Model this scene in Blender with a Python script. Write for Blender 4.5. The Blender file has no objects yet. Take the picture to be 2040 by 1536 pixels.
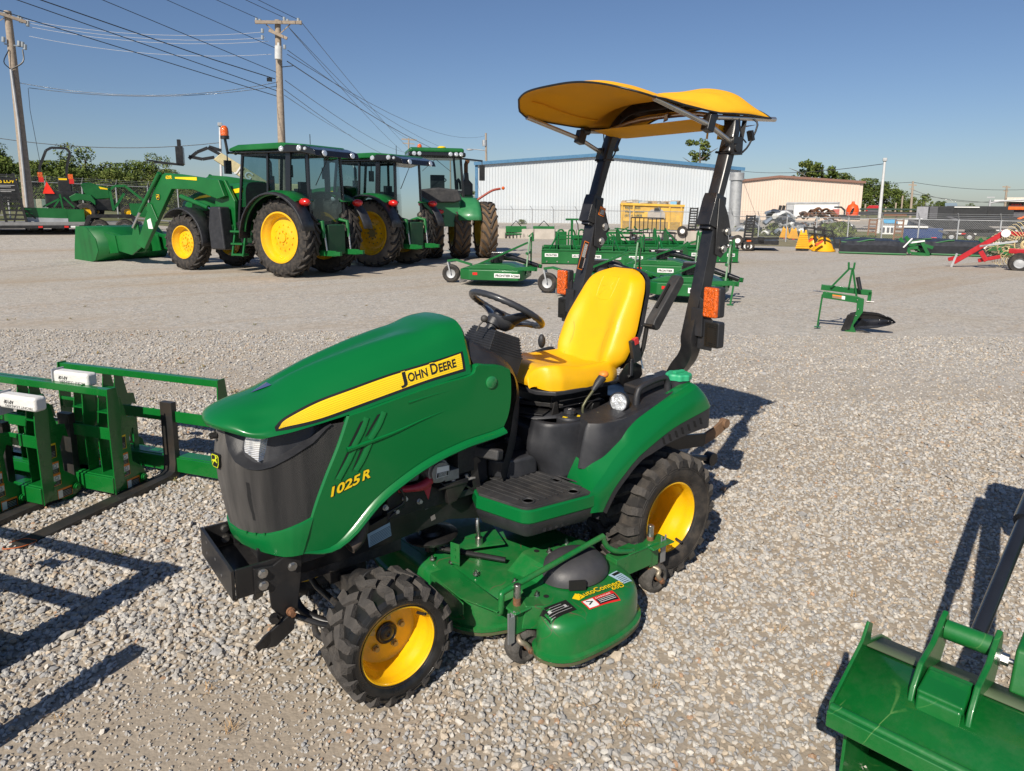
import bpy, bmesh, math, random
import numpy as np
from math import sin, cos, pi, radians, sqrt
from mathutils import Vector, Matrix
from mathutils.bvhtree import BVHTree
random.seed(7); np.random.seed(7)
S = bpy.context.scene
COL = S.collection
# ---------------------------------------------------------------- camera, world, sun
CAM = Vector((2.5822, 2.6255, 1.8286)); YAW, PITCH, ROLL, F, PX, PY = -2.2216, .1786, .008, 1387.25, 1020, 660.8
_d = Vector((cos(YAW)*cos(PITCH), sin(YAW)*cos(PITCH), -sin(PITCH)))
_r0 = _d.cross(Vector((0, 0, 1))).normalized(); _u0 = _r0.cross(_d)
_r = _r0*cos(ROLL)+_u0*sin(ROLL); _u = _u0*cos(ROLL)-_r0*sin(ROLL)
cam = bpy.data.cameras.new('camera'); camo = bpy.data.objects.new('camera', cam); COL.objects.link(camo)
camo.matrix_world = Matrix(((_r.x, _u.x, -_d.x, CAM.x), (_r.y, _u.y, -_d.y, CAM.y), (_r.z, _u.z, -_d.z, CAM.z), (0, 0, 0, 1)))
cam.sensor_fit = 'HORIZONTAL'; cam.sensor_width = 36; cam.lens = 36*F/2040
cam.shift_y = -(768-PY)/2040; cam.clip_start = .05; cam.clip_end = 3000
S.camera = camo
SUN_AZ, SUN_EL = radians(29), radians(38)
W = bpy.data.worlds.new('World'); S.world = W; W.use_nodes = True
wn = W.node_tree.nodes; wl = W.node_tree.links
sky = wn.new('ShaderNodeTexSky'); sky.sky_type = 'NISHITA'; sky.sun_disc = False
sky.sun_elevation = SUN_EL; sky.sun_rotation = pi/2-SUN_AZ
sky.air_density = 1.0; sky.dust_density = .5; sky.ozone_density = 1.6; sky.altitude = 200
wn['Background'].inputs[1].default_value = .058
tint = wn.new('ShaderNodeMix'); tint.data_type = 'RGBA'; tint.blend_type = 'MULTIPLY'; tint.inputs[0].default_value = 1; tint.inputs[7].default_value = (.84, .94, 1.14, 1)
wl.new(sky.outputs[0], tint.inputs[6]); wl.new(tint.outputs[2], wn['Background'].inputs[0])
sl = bpy.data.lights.new('sun', 'SUN'); sl.energy = 4.6; sl.angle = radians(.5); sl.color = (1, .92, .80)
so = bpy.data.objects.new('sun', sl); COL.objects.link(so); so.location = (8, 5, 12)
so.rotation_euler = Vector((cos(SUN_AZ)*cos(SUN_EL), sin(SUN_AZ)*cos(SUN_EL), sin(SUN_EL))).to_track_quat('Z', 'Y').to_euler()
S.view_settings.view_transform = 'Standard'; S.view_settings.look = 'None'
S.view_settings.exposure = .3; S.view_settings.gamma = 1
S.render.engine = 'CYCLES'
S.cycles.max_bounces = 6; S.cycles.diffuse_bounces = 3; S.cycles.glossy_bounces = 3
S.cycles.transmission_bounces = 4; S.cycles.transparent_max_bounces = 12
S.cycles.use_adaptive_sampling = True

# ---------------------------------------------------------------- placement helpers
def ray(px, py): return _d+_r*((px-PX)/F)-_u*((py-PY)/F)
def gp(px, py, z=0.):
    v = ray(px, py); t = (z-CAM.z)/v.z; return CAM+v*t
def zat(py, px, P):
    """height above the ground seen at picture row py over the ground point P"""
    v = ray(px, py); D = math.hypot(P[0]-CAM.x, P[1]-CAM.y); t = D/math.hypot(v.x, v.y); return CAM.z+v.z*t
def dp(px, py, D):
    v = ray(px, py); return CAM+v*(D/math.hypot(v.x, v.y))

# ---------------------------------------------------------------- materials
MATS = {}
def nodes(name):
    m = bpy.data.materials.new(name); m.use_nodes = True; n = m.node_tree.nodes; l = m.node_tree.links
    return m, n, l, n['Principled BSDF']
def mat(name, rgb, rough=.5, metal=0., var=.12, scale=6., bump=0., bscale=60., coat=0., dirt=None, dirt_amt=0., dscale=3., rvar=.1, spec=.5, transmission=0., emit=None, scratch=None):
    if name in MATS: return MATS[name]
    m, n, l, b = nodes(name)
    tc = n.new('ShaderNodeTexCoord')
    ns = n.new('ShaderNodeTexNoise'); ns.inputs['Scale'].default_value = scale; ns.inputs['Detail'].default_value = 5
    l.new(tc.outputs['Object'], ns.inputs['Vector'])
    mr = n.new('ShaderNodeMapRange'); mr.inputs[1].default_value = .3; mr.inputs[2].default_value = .7
    mr.inputs[3].default_value = 1-var; mr.inputs[4].default_value = 1+var
    l.new(ns.outputs[0], mr.inputs[0])
    mx = n.new('ShaderNodeVectorMath'); mx.operation = 'SCALE'; mx.inputs[0].default_value = rgb
    l.new(mr.outputs[0], mx.inputs['Scale'])
    col = mx.outputs[0]
    if dirt:
        n2 = n.new('ShaderNodeTexNoise'); n2.inputs['Scale'].default_value = dscale; n2.inputs['Detail'].default_value = 8; n2.inputs['Roughness'].default_value = .7
        l.new(tc.outputs['Object'], n2.inputs['Vector'])
        r2 = n.new('ShaderNodeMapRange'); r2.inputs[1].default_value = .45; r2.inputs[2].default_value = .75; r2.inputs[3].default_value = 0; r2.inputs[4].default_value = dirt_amt
        l.new(n2.outputs[0], r2.inputs[0])
        mm = n.new('ShaderNodeMix'); mm.data_type = 'RGBA'; l.new(r2.outputs[0], mm.inputs[0]); l.new(col, mm.inputs[6]); mm.inputs[7].default_value = (*dirt, 1)
        col = mm.outputs[2]
    if scratch:   # fine scuffs: edges of warped cells, broken up by noise
        mp = n.new('ShaderNodeMapping'); mp.inputs['Scale'].default_value = (1, .45, 1.3); l.new(tc.outputs['Object'], mp.inputs[0]); wa = n.new('ShaderNodeTexNoise'); wa.inputs['Scale'].default_value = 2.5; l.new(mp.outputs[0], wa.inputs['Vector']); ad = n.new('ShaderNodeMix'); ad.data_type = 'RGBA'; ad.inputs[0].default_value = .35; l.new(mp.outputs[0], ad.inputs[6]); l.new(wa.outputs[1], ad.inputs[7])
        vo = n.new('ShaderNodeTexVoronoi'); vo.feature = 'DISTANCE_TO_EDGE'; vo.inputs['Scale'].default_value = scratch[1]; l.new(ad.outputs[2], vo.inputs['Vector']); lt = n.new('ShaderNodeMapRange'); lt.inputs[1].default_value = .004; lt.inputs[2].default_value = .012; lt.inputs[3].default_value = 1; lt.inputs[4].default_value = 0; l.new(vo.outputs[0], lt.inputs[0])
        n3 = n.new('ShaderNodeTexNoise'); n3.inputs['Scale'].default_value = 5; n3.inputs['Detail'].default_value = 5; l.new(tc.outputs['Object'], n3.inputs['Vector']); gt = n.new('ShaderNodeMapRange'); gt.inputs[1].default_value = .5; gt.inputs[2].default_value = .62; l.new(n3.outputs[0], gt.inputs[0]); mu = n.new('ShaderNodeMath'); mu.operation = 'MULTIPLY'; l.new(lt.outputs[0], mu.inputs[0]); l.new(gt.outputs[0], mu.inputs[1])
        m3 = n.new('ShaderNodeMix'); m3.data_type = 'RGBA'; l.new(mu.outputs[0], m3.inputs[0]); l.new(col, m3.inputs[6]); m3.inputs[7].default_value = (*scratch[0], 1); col = m3.outputs[2]
    l.new(col, b.inputs['Base Color'])
    rr = n.new('ShaderNodeMapRange'); rr.inputs[1].default_value = .3; rr.inputs[2].default_value = .7
    rr.inputs[3].default_value = max(.02, rough-rvar); rr.inputs[4].default_value = min(1, rough+rvar)
    l.new(ns.outputs[0], rr.inputs[0]); l.new(rr.outputs[0], b.inputs['Roughness'])
    b.inputs['Metallic'].default_value = metal; b.inputs['Coat Weight'].default_value = coat; b.inputs['Coat Roughness'].default_value = .08
    b.inputs['Specular IOR Level'].default_value = spec
    b.inputs['Transmission Weight'].default_value = transmission
    if emit: b.inputs['Emission Color'].default_value = (*emit[0], 1); b.inputs['Emission Strength'].default_value = emit[1]
    if bump:
        nb = n.new('ShaderNodeTexNoise'); nb.inputs['Scale'].default_value = bscale; nb.inputs['Detail'].default_value = 3
        l.new(tc.outputs['Object'], nb.inputs['Vector'])
        bp = n.new('ShaderNodeBump'); bp.inputs['Strength'].default_value = bump; bp.inputs['Distance'].default_value = .01
        l.new(nb.outputs[0], bp.inputs['Height']); l.new(bp.outputs[0], b.inputs['Normal'])
    MATS[name] = m; return m
GREEN = mat('green_paint', (.002, .132, .030), .30, coat=.22, var=.03, scale=2.5, spec=.35, rvar=.03)
GREENW = mat('worn_green_paint', (.004, .125, .024), .38, coat=.2, var=.12, scale=5, dirt=(.12, .17, .09), dirt_amt=.3, dscale=9, bump=.04)
GREENF = mat('implement_green', (.004, .115, .022), .42, coat=.12, var=.14, scale=2)
YEL = mat('yellow_paint', (.84, .465, .006), .3, coat=.4, var=.05, dirt=(.35, .2, .03), dirt_amt=.25, dscale=25)
SEATY = mat('yellow_vinyl', (.86, .455, .004), .42, var=.04, scale=5, bump=.12, bscale=260, dirt=(.3, .2, .04), dirt_amt=.12, dscale=18)
CANV = mat('yellow_canvas', (.82, .40, .015), .75, var=.06, bump=.2, bscale=400, spec=.25)
BLK = mat('black_paint', (.012, .012, .013), .38, var=.3, dirt=(.07, .06, .05), dirt_amt=.35, dscale=8, coat=.15)
ROPSM = mat('satin_black_steel', (.017, .017, .019), .33, var=.2, scale=12, dirt=(.08, .075, .07), dirt_amt=.22, dscale=14, coat=.1)
PLA = mat('black_plastic', (.020, .021, .025), .46, var=.15, bump=.15, bscale=450, dirt=(.07, .07, .075), dirt_amt=.35, dscale=9)
PLAD = mat('dusty_black_plastic', (.028, .028, .030), .58, var=.2, bump=.2, bscale=300, dirt=(.12, .11, .10), dirt_amt=.4, dscale=9)
RUB = mat('tyre_rubber', (.028, .026, .025), .72, var=.25, scale=10, bump=.25, bscale=140, dirt=(.15, .12, .09), dirt_amt=.5, dscale=10, spec=.35)
RUBT = mat('dusty_tread_rubber', (.062, .057, .053), .85, var=.3, scale=18, bump=.5, bscale=160, dirt=(.14, .12, .10), dirt_amt=.55, dscale=14, spec=.25)
RUBB = mat('muddy_tyre_rubber', (.16, .105, .062), .9, var=.25, scale=5, bump=.3, bscale=60, spec=.2)
RUBS = mat('shiny_sidewall_rubber', (.012, .012, .012), .32, var=.3, scale=16, bump=.1, bscale=120, dirt=(.06, .055, .05), dirt_amt=.3, dscale=14)
STEEL = mat('zinc_steel', (.55, .54, .52), .35, metal=1, var=.15, scale=30, dirt=(.25, .15, .08), dirt_amt=.4, dscale=20)
ALU = mat('brushed_aluminium', (.62, .60, .57), .32, metal=.9, var=.1, scale=14, bump=.05)
CAST = mat('dusty_cast_aluminium', (.32, .31, .3), .6, metal=.5, var=.25, scale=20, bump=.4, bscale=60)
RUST = mat('rusty_steel', (.20, .085, .035), .8, var=.35, scale=25, bump=.3, bscale=120, dirt=(.1, .09, .08), dirt_amt=.6, dscale=12)
ROD = mat('chrome_rod', (.7, .7, .7), .18, metal=1, var=.05)
AMBER = mat('amber_lens', (.70, .11, .004), .22, coat=.6, var=.45, scale=70, bump=.9, bscale=150)
REDL = mat('red_lens', (.6, .015, .01), .2, coat=.6, var=.2, scale=30, bump=.4, bscale=90)
WHITE = mat('white_sticker', (.75, .75, .73), .5, var=.03)
YST = mat('yellow_sticker', (.88, .60, .01), .4, var=.02)
BST = mat('black_sticker', (.012, .012, .012), .4, var=.1)
RST = mat('red_sticker', (.65, .02, .02), .4, var=.05)
OST = mat('orange_sticker', (.85, .22, .02), .4, var=.05)
LENS = mat('clear_lens', (.8, .83, .85), .08, metal=.55, coat=1, var=.25, scale=60, bump=.7, bscale=120)
REDM = mat('red_paint', (.42, .012, .018), .35, coat=.3, var=.1)
WOODP = mat('weathered_pole_wood', (.33, .27, .21), .9, var=.2, scale=9, bump=.5, bscale=30)
GALV = mat('galvanised_steel', (.42, .43, .44), .55, metal=.4, var=.12, scale=3)
CONC = mat('pale_concrete', (.42, .38, .33), .9, var=.15, scale=2, bump=.4, bscale=20)

def glassm():
    m, n, l, b = nodes('tinted_cab_glass')
    b.inputs['Base Color'].default_value = (.55, .68, .68, 1); b.inputs['Roughness'].default_value = .02
    tr = n.new('ShaderNodeBsdfTransparent'); tr.inputs[0].default_value = (.50, .62, .64, 1)
    gl = n.new('ShaderNodeBsdfGlossy'); gl.inputs['Roughness'].default_value = .02; gl.inputs[0].default_value = (.9, .95, .95, 1)
    mx = n.new('ShaderNodeMixShader'); fr = n.new('ShaderNodeFresnel'); fr.inputs[0].default_value = 1.28
    l.new(fr.outputs[0], mx.inputs[0]); l.new(tr.outputs[0], mx.inputs[1]); l.new(gl.outputs[0], mx.inputs[2])
    l.new(mx.outputs[0], n['Material Output'].inputs[0]); return m
GLASS = glassm()

# ---------------------------------------------------------------- mesh builder
def frame(d, up=(0, 0, 1)):
    d = Vector(d).normalized(); up = Vector(up)
    if abs(d.dot(up)) > .97: up = Vector((1, 0, 0)) if abs(d.x) < .9 else Vector((0, 1, 0))
    s = up.cross(d).normalized(); u = d.cross(s); return d, s, u
def crom(P, n, closed=False):
    P = [Vector(p) for p in P]; N = len(P); out = []
    segs = N if closed else N-1
    for i in range(segs):
        if closed: a, b, c, d = P[(i-1) % N], P[i], P[(i+1) % N], P[(i+2) % N]
        else: a, b, c, d = P[i-1] if i else P[0]*2-P[1], P[i], P[i+1], P[i+2] if i+2 < N else P[-1]*2-P[-2]
        for k in range(n):
            t = k/n
            out.append(.5*((2*b)+(c-a)*t+(2*a-5*b+4*c-d)*t*t+(3*b-a-3*c+d)*t**3))
    if not closed: out.append(P[-1])
    return out
def lerp(a, b, t): return a+(b-a)*t
class MB:
    def __init__(s): s.v = []; s.f = []; s.m = []
    def add(s, vs, fs, mi=0, M=None):
        o = len(s.v)
        s.v += [tuple(M@Vector(p)) if M else tuple(p) for p in vs]
        s.f += [tuple(i+o for i in f) for f in fs]; s.m += [mi]*len(fs); return s
    def box(s, c, d, mi=0, rot=None, taper=None):
        x, y, z = [k/2 for k in d]; tx, ty = taper or (1, 1)
        vs = [(-x, -y, -z), (x, -y, -z), (x, y, -z), (-x, y, -z), (-x*tx, -y*ty, z), (x*tx, -y*ty, z), (x*tx, y*ty, z), (-x*tx, y*ty, z)]
        M = Matrix.Translation(c)
        if rot: M = M@(rot if isinstance(rot, Matrix) else Matrix.Rotation(rot, 4, 'Z'))
        return s.add(vs, [(0, 3, 2, 1), (4, 5, 6, 7), (0, 1, 5, 4), (1, 2, 6, 5), (2, 3, 7, 6), (3, 0, 4, 7)], mi, M)
    def beam(s, a, b, w, h, up=(0, 0, 1), mi=0, w2=None, h2=None):
        a, b = Vector(a), Vector(b); d, sd, u = frame(b-a, up); w2 = w2 or w; h2 = h2 or h
        vs = []
        for p, ww, hh in ((a, w, h), (b, w2, h2)):
            for i, j in ((-1, -1), (1, -1), (1, 1), (-1, 1)): vs.append(p+sd*ww/2*i+u*hh/2*j)
        return s.add(vs, [(3, 2, 1, 0), (4, 5, 6, 7), (0, 1, 5, 4), (1, 2, 6, 5), (2, 3, 7, 6), (3, 0, 4, 7)], mi)
    def tube(s, pts, r, n=10, closed=False, mi=0, smooth=0, sq=None, up=(0, 0, 1)):
        if smooth: pts = crom(pts, smooth, closed)
        pts = [Vector(p) for p in pts]; N = len(pts)
        rs = r if hasattr(r, '__len__') else [r]*N
        if len(rs) != N: rs = [np.interp(i/(N-1), np.linspace(0, 1, len(rs)), rs) for i in range(N)]
        vs = []; prev = None
        for i, p in enumerate(pts):
            a = pts[i-1] if (i or closed) else p; b = pts[(i+1) % N] if (i < N-1 or closed) else p
            t = (b-a).normalized()
            if prev is None: _, sd, u = frame(t, up)
            else:
                sd = prev-t*prev.dot(t); sd.normalize(); u = t.cross(sd)
            prev = sd
            if sq:
                w, h = sq
                for x, y in ((-1, -1), (1, -1), (1, 1), (-1, 1)): vs.append(p+sd*w/2*x+u*h/2*y)
            else:
                for k in range(n): vs.append(p+(sd*cos(2*pi*k/n)+u*sin(2*pi*k/n))*rs[i])
        if sq: n = 4
        fs = []
        for i in range(N if closed else N-1):
            for k in range(n):
                a, b = i*n+k, i*n+(k+1) % n; c, d = ((i+1) % N)*n+(k+1) % n, ((i+1) % N)*n+k
                fs.append((a, b, c, d))
        if not closed: fs += [tuple(range(n))[::-1], tuple((N-1)*n+k for k in range(n))]
        return s.add(vs, fs, mi)
    def cyl(s, a, b, r, n=16, mi=0, r2=None): return s.tube([a, b], [r, r2 if r2 is not None else r], n, mi=mi)
    def lathe(s, prof, o=(0, 0, 0), ax=(0, 1, 0), n=48, mi=0, mis=None, ang=None, closedp=False):
        """prof: list of (radius, distance along ax)"""
        d, sd, u = frame(ax); o = Vector(o); vs = []; P = len(prof)
        for k in range(n):
            a = 2*pi*k/n
            for r, t in prof: vs.append(o+d*t+(sd*cos(a)+u*sin(a))*r)
        fs = []; o0 = len(s.f)
        for k in range(n):
            for j in range(P if closedp else P-1):
                a, b = k*P+j, k*P+(j+1) % P; c, e = ((k+1) % n)*P+(j+1) % P, ((k+1) % n)*P+j
                fs.append((a, e, c, b))
        s.add(vs, fs, mi)
        if mis:
            for i in range(len(fs)): s.m[o0+i] = mis[i % (P if closedp else P-1)]
        return s
    def prism(s, poly, o, u, v, t, mi=0, both=True):
        """extrude the 2-d outline (in the u, v plane at o) by t along u x v, centred"""
        o, u, v = Vector(o), Vector(u).normalized(), Vector(v).normalized(); w = u.cross(v)
        n = len(poly); vs = [o+u*a+v*b-w*t/2 for a, b in poly]+[o+u*a+v*b+w*t/2 for a, b in poly]
        area = sum(poly[i][0]*poly[(i+1) % n][1]-poly[(i+1) % n][0]*poly[i][1] for i in range(n))
        fs = [tuple(range(n))[::-1], tuple(range(n, 2*n))]+[(i, (i+1) % n, n+(i+1) % n, n+i) for i in range(n)]
        if area < 0: fs = [f[::-1] for f in fs]
        return s.add(vs, fs, mi)
    def grid(s, rows, mi=0, flip=False, closed=False):
        n = len(rows[0]); vs = [p for r in rows for p in r]; fs = []
        for i in range(len(rows)-1):
            for j in range(n if closed else n-1):
                f = (i*n+j, i*n+(j+1) % n, (i+1)*n+(j+1) % n, (i+1)*n+j); fs.append(f[::-1] if flip else f)
        return s.add(vs, fs, mi)
    def ball(s, c, r, n=16, m=10, mi=0, sc=(1, 1, 1)):
        rows = []
        for i in range(m+1):
            a = pi*i/m; rr = max(sin(a), 1e-4)
            rows.append([(c[0]+r*sc[0]*rr*cos(2*pi*k/n), c[1]+r*sc[1]*rr*sin(2*pi*k/n), c[2]+r*sc[2]*cos(a)) for k in range(n)])
        return s.grid(rows, mi, closed=True)
    def bolt(s, p, ax, r=.01, h=.008, mi=0, washer=True):
        p = Vector(p); a = Vector(ax).normalized()
        if washer: s.cyl(p-a*.002, p+a*h*.25, r*1.35, 14, mi)
        return s.cyl(p, p+a*h, r, 6, mi)
    def mirror(s):
        n = len(s.v); s.v += [(x, -y, z) for x, y, z in s.v]; s.f += [tuple(i+n for i in f)[::-1] for f in s.f]; s.m += s.m; return s
    def merge(s, o, M=None): 
        k = len(s.v); s.v += [tuple(M@Vector(p)) for p in o.v] if M else o.v; s.f += [tuple(i+k for i in f) for f in o.f]; s.m += o.m; return s
    def pieces(s):
        n = len(s.v); p = list(range(n))
        def find(a, p):
            while p[a] != a: p[a] = p[p[a]]; a = p[a]
            return a
        for f in s.f:
            r0 = find(f[0], p)
            for q in f[1:]: p[find(q, p)] = r0
        used = sorted({q for f in s.f for q in f}); isl = {}
        for q in used: isl.setdefault(find(q, p), []).append(q)
        K = list(isl.values())
        if not 1 < len(K) <= 160: return None
        V = np.array(s.v); lo = np.array([V[k].min(0) for k in K]); hi = np.array([V[k].max(0) for k in K]); sz = (hi-lo).max(1)
        gap = np.maximum(0, np.maximum(lo[:, None]-hi[None], lo[None]-hi[:, None])); near = np.sqrt((gap**2).sum(2)) <= np.maximum(.02, .5*np.maximum(sz[:, None], sz[None]))
        g = list(range(len(K)))
        for a, b in zip(*np.nonzero(near)): g[find(int(b), g)] = find(int(a), g)
        grp = {}
        for i in range(len(K)): grp.setdefault(find(i, g), []).append(i)
        if len(grp) < 2: return None
        own = {q: gi for gi, (k, v) in enumerate(grp.items()) for i in v for q in K[i]}; out = []
        for gi in range(len(grp)):
            m = MB(); mp = {}
            for f, mi in zip(s.f, s.m):
                if own[f[0]] == gi:
                    for q in f:
                        if q not in mp: mp[q] = len(m.v); m.v.append(s.v[q])
                    m.f.append(tuple(mp[q] for q in f)); m.m.append(mi)
            out.append(m)
        return out
    def build(s, name, mats, parent=None, bevel=0., ang=35, sub=0, solid=0., segs=2, weld=False, split=True, **tags):
        if split and parent and not any(k in name for k in ('letter', 'label', 'decal', 'print', 'heading', 'crown', 'scrap', 'rubbish', 'finger', 'tread', 'discs', 'chain', 'frame_hole', 'rim')):
            P = s.pieces()
            if P: return [q.build(name, mats, parent, bevel, ang, sub, solid, segs, weld, False) for q in P][0]
        me = bpy.data.meshes.new(name); me.from_pydata(s.v, [], s.f); me.update()
        mats = mats if isinstance(mats, (list, tuple)) else [mats]
        for m in mats: me.materials.append(m)
        if len(mats) > 1: me.polygons.foreach_set('material_index', s.m)
        if weld:
            bm = bmesh.new(); bm.from_mesh(me); bmesh.ops.remove_doubles(bm, verts=bm.verts, dist=1e-4); bmesh.ops.recalc_face_normals(bm, faces=bm.faces); bm.to_mesh(me); bm.free()
        me.shade_smooth(); me.set_sharp_from_angle(angle=radians(ang))
        o = bpy.data.objects.new(name, me); COL.objects.link(o)
        if parent: o.parent = parent
        if solid: md = o.modifiers.new('solid', 'SOLIDIFY'); md.thickness = solid; md.offset = -1
        if bevel: md = o.modifiers.new('bevel', 'BEVEL'); md.width = bevel; md.segments = segs; md.limit_method = 'ANGLE'; md.angle_limit = radians(35); md.harden_normals = True
        if sub: md = o.modifiers.new('sub', 'SUBSURF'); md.levels = sub; md.render_levels = sub
        tag(o, **tags); return o
def tag(o, label=None, category=None, group=None, kind=None):
    for k, v in (('label', label), ('category', category), ('group', group), ('kind', kind)):
        if v: o[k] = v
    return o
def thing(name, label, category, loc=(0, 0, 0), rz=0., group=None, parent=None):
    o = bpy.data.objects.new(name, None); COL.objects.link(o); o.location = loc; o.rotation_euler = (0, 0, rz)
    o.empty_display_size = .2
    if parent: o.parent = parent
    return tag(o, label, category, group)
def kids(o): return [c for c in bpy.data.objects if c.parent == o]
def dup(o, loc=None, rz=None, label=None, parent=None, group=None, scale=None):
    c = o.copy(); COL.objects.link(c)
    if parent is not None: c.parent = parent
    if loc is not None: c.location = loc
    if rz is not None: c.rotation_euler = (0, 0, rz)
    if scale is not None: c.scale = scale
    if label: c['label'] = label
    if group: c['group'] = group
    for k in kids(o): dup(k, parent=c)
    return c
def bvh_of(mb_list):
    v = []; f = []
    for m in mb_list:
        o = len(v); v += [Vector(p) for p in m.v]; f += [tuple(i+o for i in q) for q in m.f]
    return BVHTree.FromPolygons(v, f)
_fc = {}
def textmb(txt, size=1., bold=0., shear=0., spacing=1., align='LEFT'):
    """letters as flat faces in the x, y plane (y up), baseline at 0"""
    k = (txt, size, bold, shear, spacing, align)
    if k in _fc: return _fc[k]
    cu = bpy.data.curves.new('t', 'FONT'); cu.body = txt; cu.size = size; cu.offset = bold*size; cu.shear = shear; cu.space_character = spacing; cu.align_x = align; cu.resolution_u = 3
    o = bpy.data.objects.new('t', cu); COL.objects.link(o); dg = bpy.context.evaluated_depsgraph_get()
    me = bpy.data.meshes.new_from_object(o.evaluated_get(dg)); mb = MB(); mb.add([v.co[:] for v in me.vertices], [tuple(p.vertices) for p in me.polygons])
    bpy.data.objects.remove(o); bpy.data.curves.remove(cu); bpy.data.meshes.remove(me); _fc[k] = mb; return mb
def textwidth(t): return max(p[0] for p in t.v)-min(p[0] for p in t.v)
def text_on(mb, txt, o, u, v, h, mi=0, off=.001, width=None, bold=0., shear=0., spacing=1., align='LEFT'):
    """put letters of height h at o along u, up v, lifted off the surface"""
    t = textmb(txt, 1., bold, shear, spacing, align); o, u, v = Vector(o), Vector(u).normalized(), Vector(v).normalized(); w = u.cross(v)
    sc = h/.72; sx = sc if width is None else width/max(textwidth(t), 1e-6)
    return mb.add([o+u*(p[0]*sx)+v*(p[1]*sc)+w*off for p in t.v], t.f, mi)
def fix_up(mb): return mb

# ---------------------------------------------------------------- wheels
def tyre_surface(R, Wd, rr, bulge=.06, crown=.03):
    """outline of the carcass: list of (radius, y) from inner bead to outer bead"""
    h = Wd/2; H = R-rr
    return [(rr*.97, -h*.80), (rr+H*.05, -h*.86), (rr+H*.25, -h*(.94+bulge*.5)), (rr+H*.5, -h*(.99+bulge)), (rr+H*.75, -h*1.0), (R-H*.06, -h*.93), (R-H*.02-crown*R*.3, -h*.75), (R, -h*.35), (R+.001, 0),
            (R, h*.35), (R-H*.02-crown*R*.3, h*.75), (R-H*.06, h*.93), (rr+H*.75, h*1.0), (rr+H*.5, h*(.99+bulge)), (rr+H*.25, h*(.94+bulge*.5)), (rr+H*.05, h*.86), (rr*.97, h*.80)]
def lugs(mb, R, Wd, n, path, lw, lh, mi=1, nn=7, flip=1, drop=.05):
    """path: list of (dtheta in pitches, y fraction of half width); one per side, staggered"""
    h = Wd/2; pitch = 2*pi/n
    def surf(y):
        f = abs(y)/h; r = R-(.02*R)*min(1, f)**2
        if f > .93: r -= (f-.93)*h*1.6
        return r
    for side in (1, -1):
        for k in range(n):
            t0 = k*pitch+(0 if side > 0 else pitch/2)
            ctr = []
            for (a0, b0), (a1, b1) in zip(path, path[1:]): ctr += [Vector((lerp(a0, a1, q/3), lerp(b0, b1, q/3), 0)) for q in range(3)]
            ctr.append(Vector((*path[-1], 0)))
            rows = []
            for i, c in enumerate(ctr):
                th = t0+c.x*pitch*flip; y = c.y*h*side
                a = ctr[max(0, i-1)]; b = ctr[min(len(ctr)-1, i+1)]
                tx = (b.x-a.x)*pitch*R; ty = (b.y-a.y)*h; L = math.hypot(tx, ty) or 1; nx, ny = -ty/L, tx/L
                f = abs(c.y); hh = lh; r0 = surf(y)
                row = []
                for off, top in ((-.58, 0), (-.46, 1), (.46, 1), (.58, 0)):
                    dth = nx*off*lw/R*flip; dy = ny*off*lw*side
                    rr = r0+(hh if top else -.012)
                    yy = y+dy
                    row.append(((rr)*cos(th+dth), yy, rr*sin(th+dth)))
                rows.append(row)
            fl = (side*flip) > 0
            mb.grid(rows, mi, flip=fl)
            e0, e1 = rows[0], rows[-1]
            mb.add(e0, [(0, 1, 2, 3) if not fl else (3, 2, 1, 0)], mi); mb.add(e1, [(3, 2, 1, 0) if not fl else (0, 1, 2, 3)], mi)
    return mb
def rim_profile(rr, Wd, out, dish, disc_r=.62):
    """yellow rim seen from +y: flange at y=out, disc at y=out-dish"""
    i = out-Wd*.8
    return [(rr*1.035, out-.004), (rr*1.035, out), (rr*1.0, out+.002), (rr*.965, out-.008), (rr*.955, out-.03*Wd/.2), (rr*.94, out-.045*Wd/.2), (rr*.87, out-.06*Wd/.2), (rr*.855, out-.075*Wd/.2), (rr*.85, out-dish+.02), (rr*.82, out-dish+.004), (rr*.76, out-dish), (rr*.35, out-dish+.004), (.02, out-dish+.004)]
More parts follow.
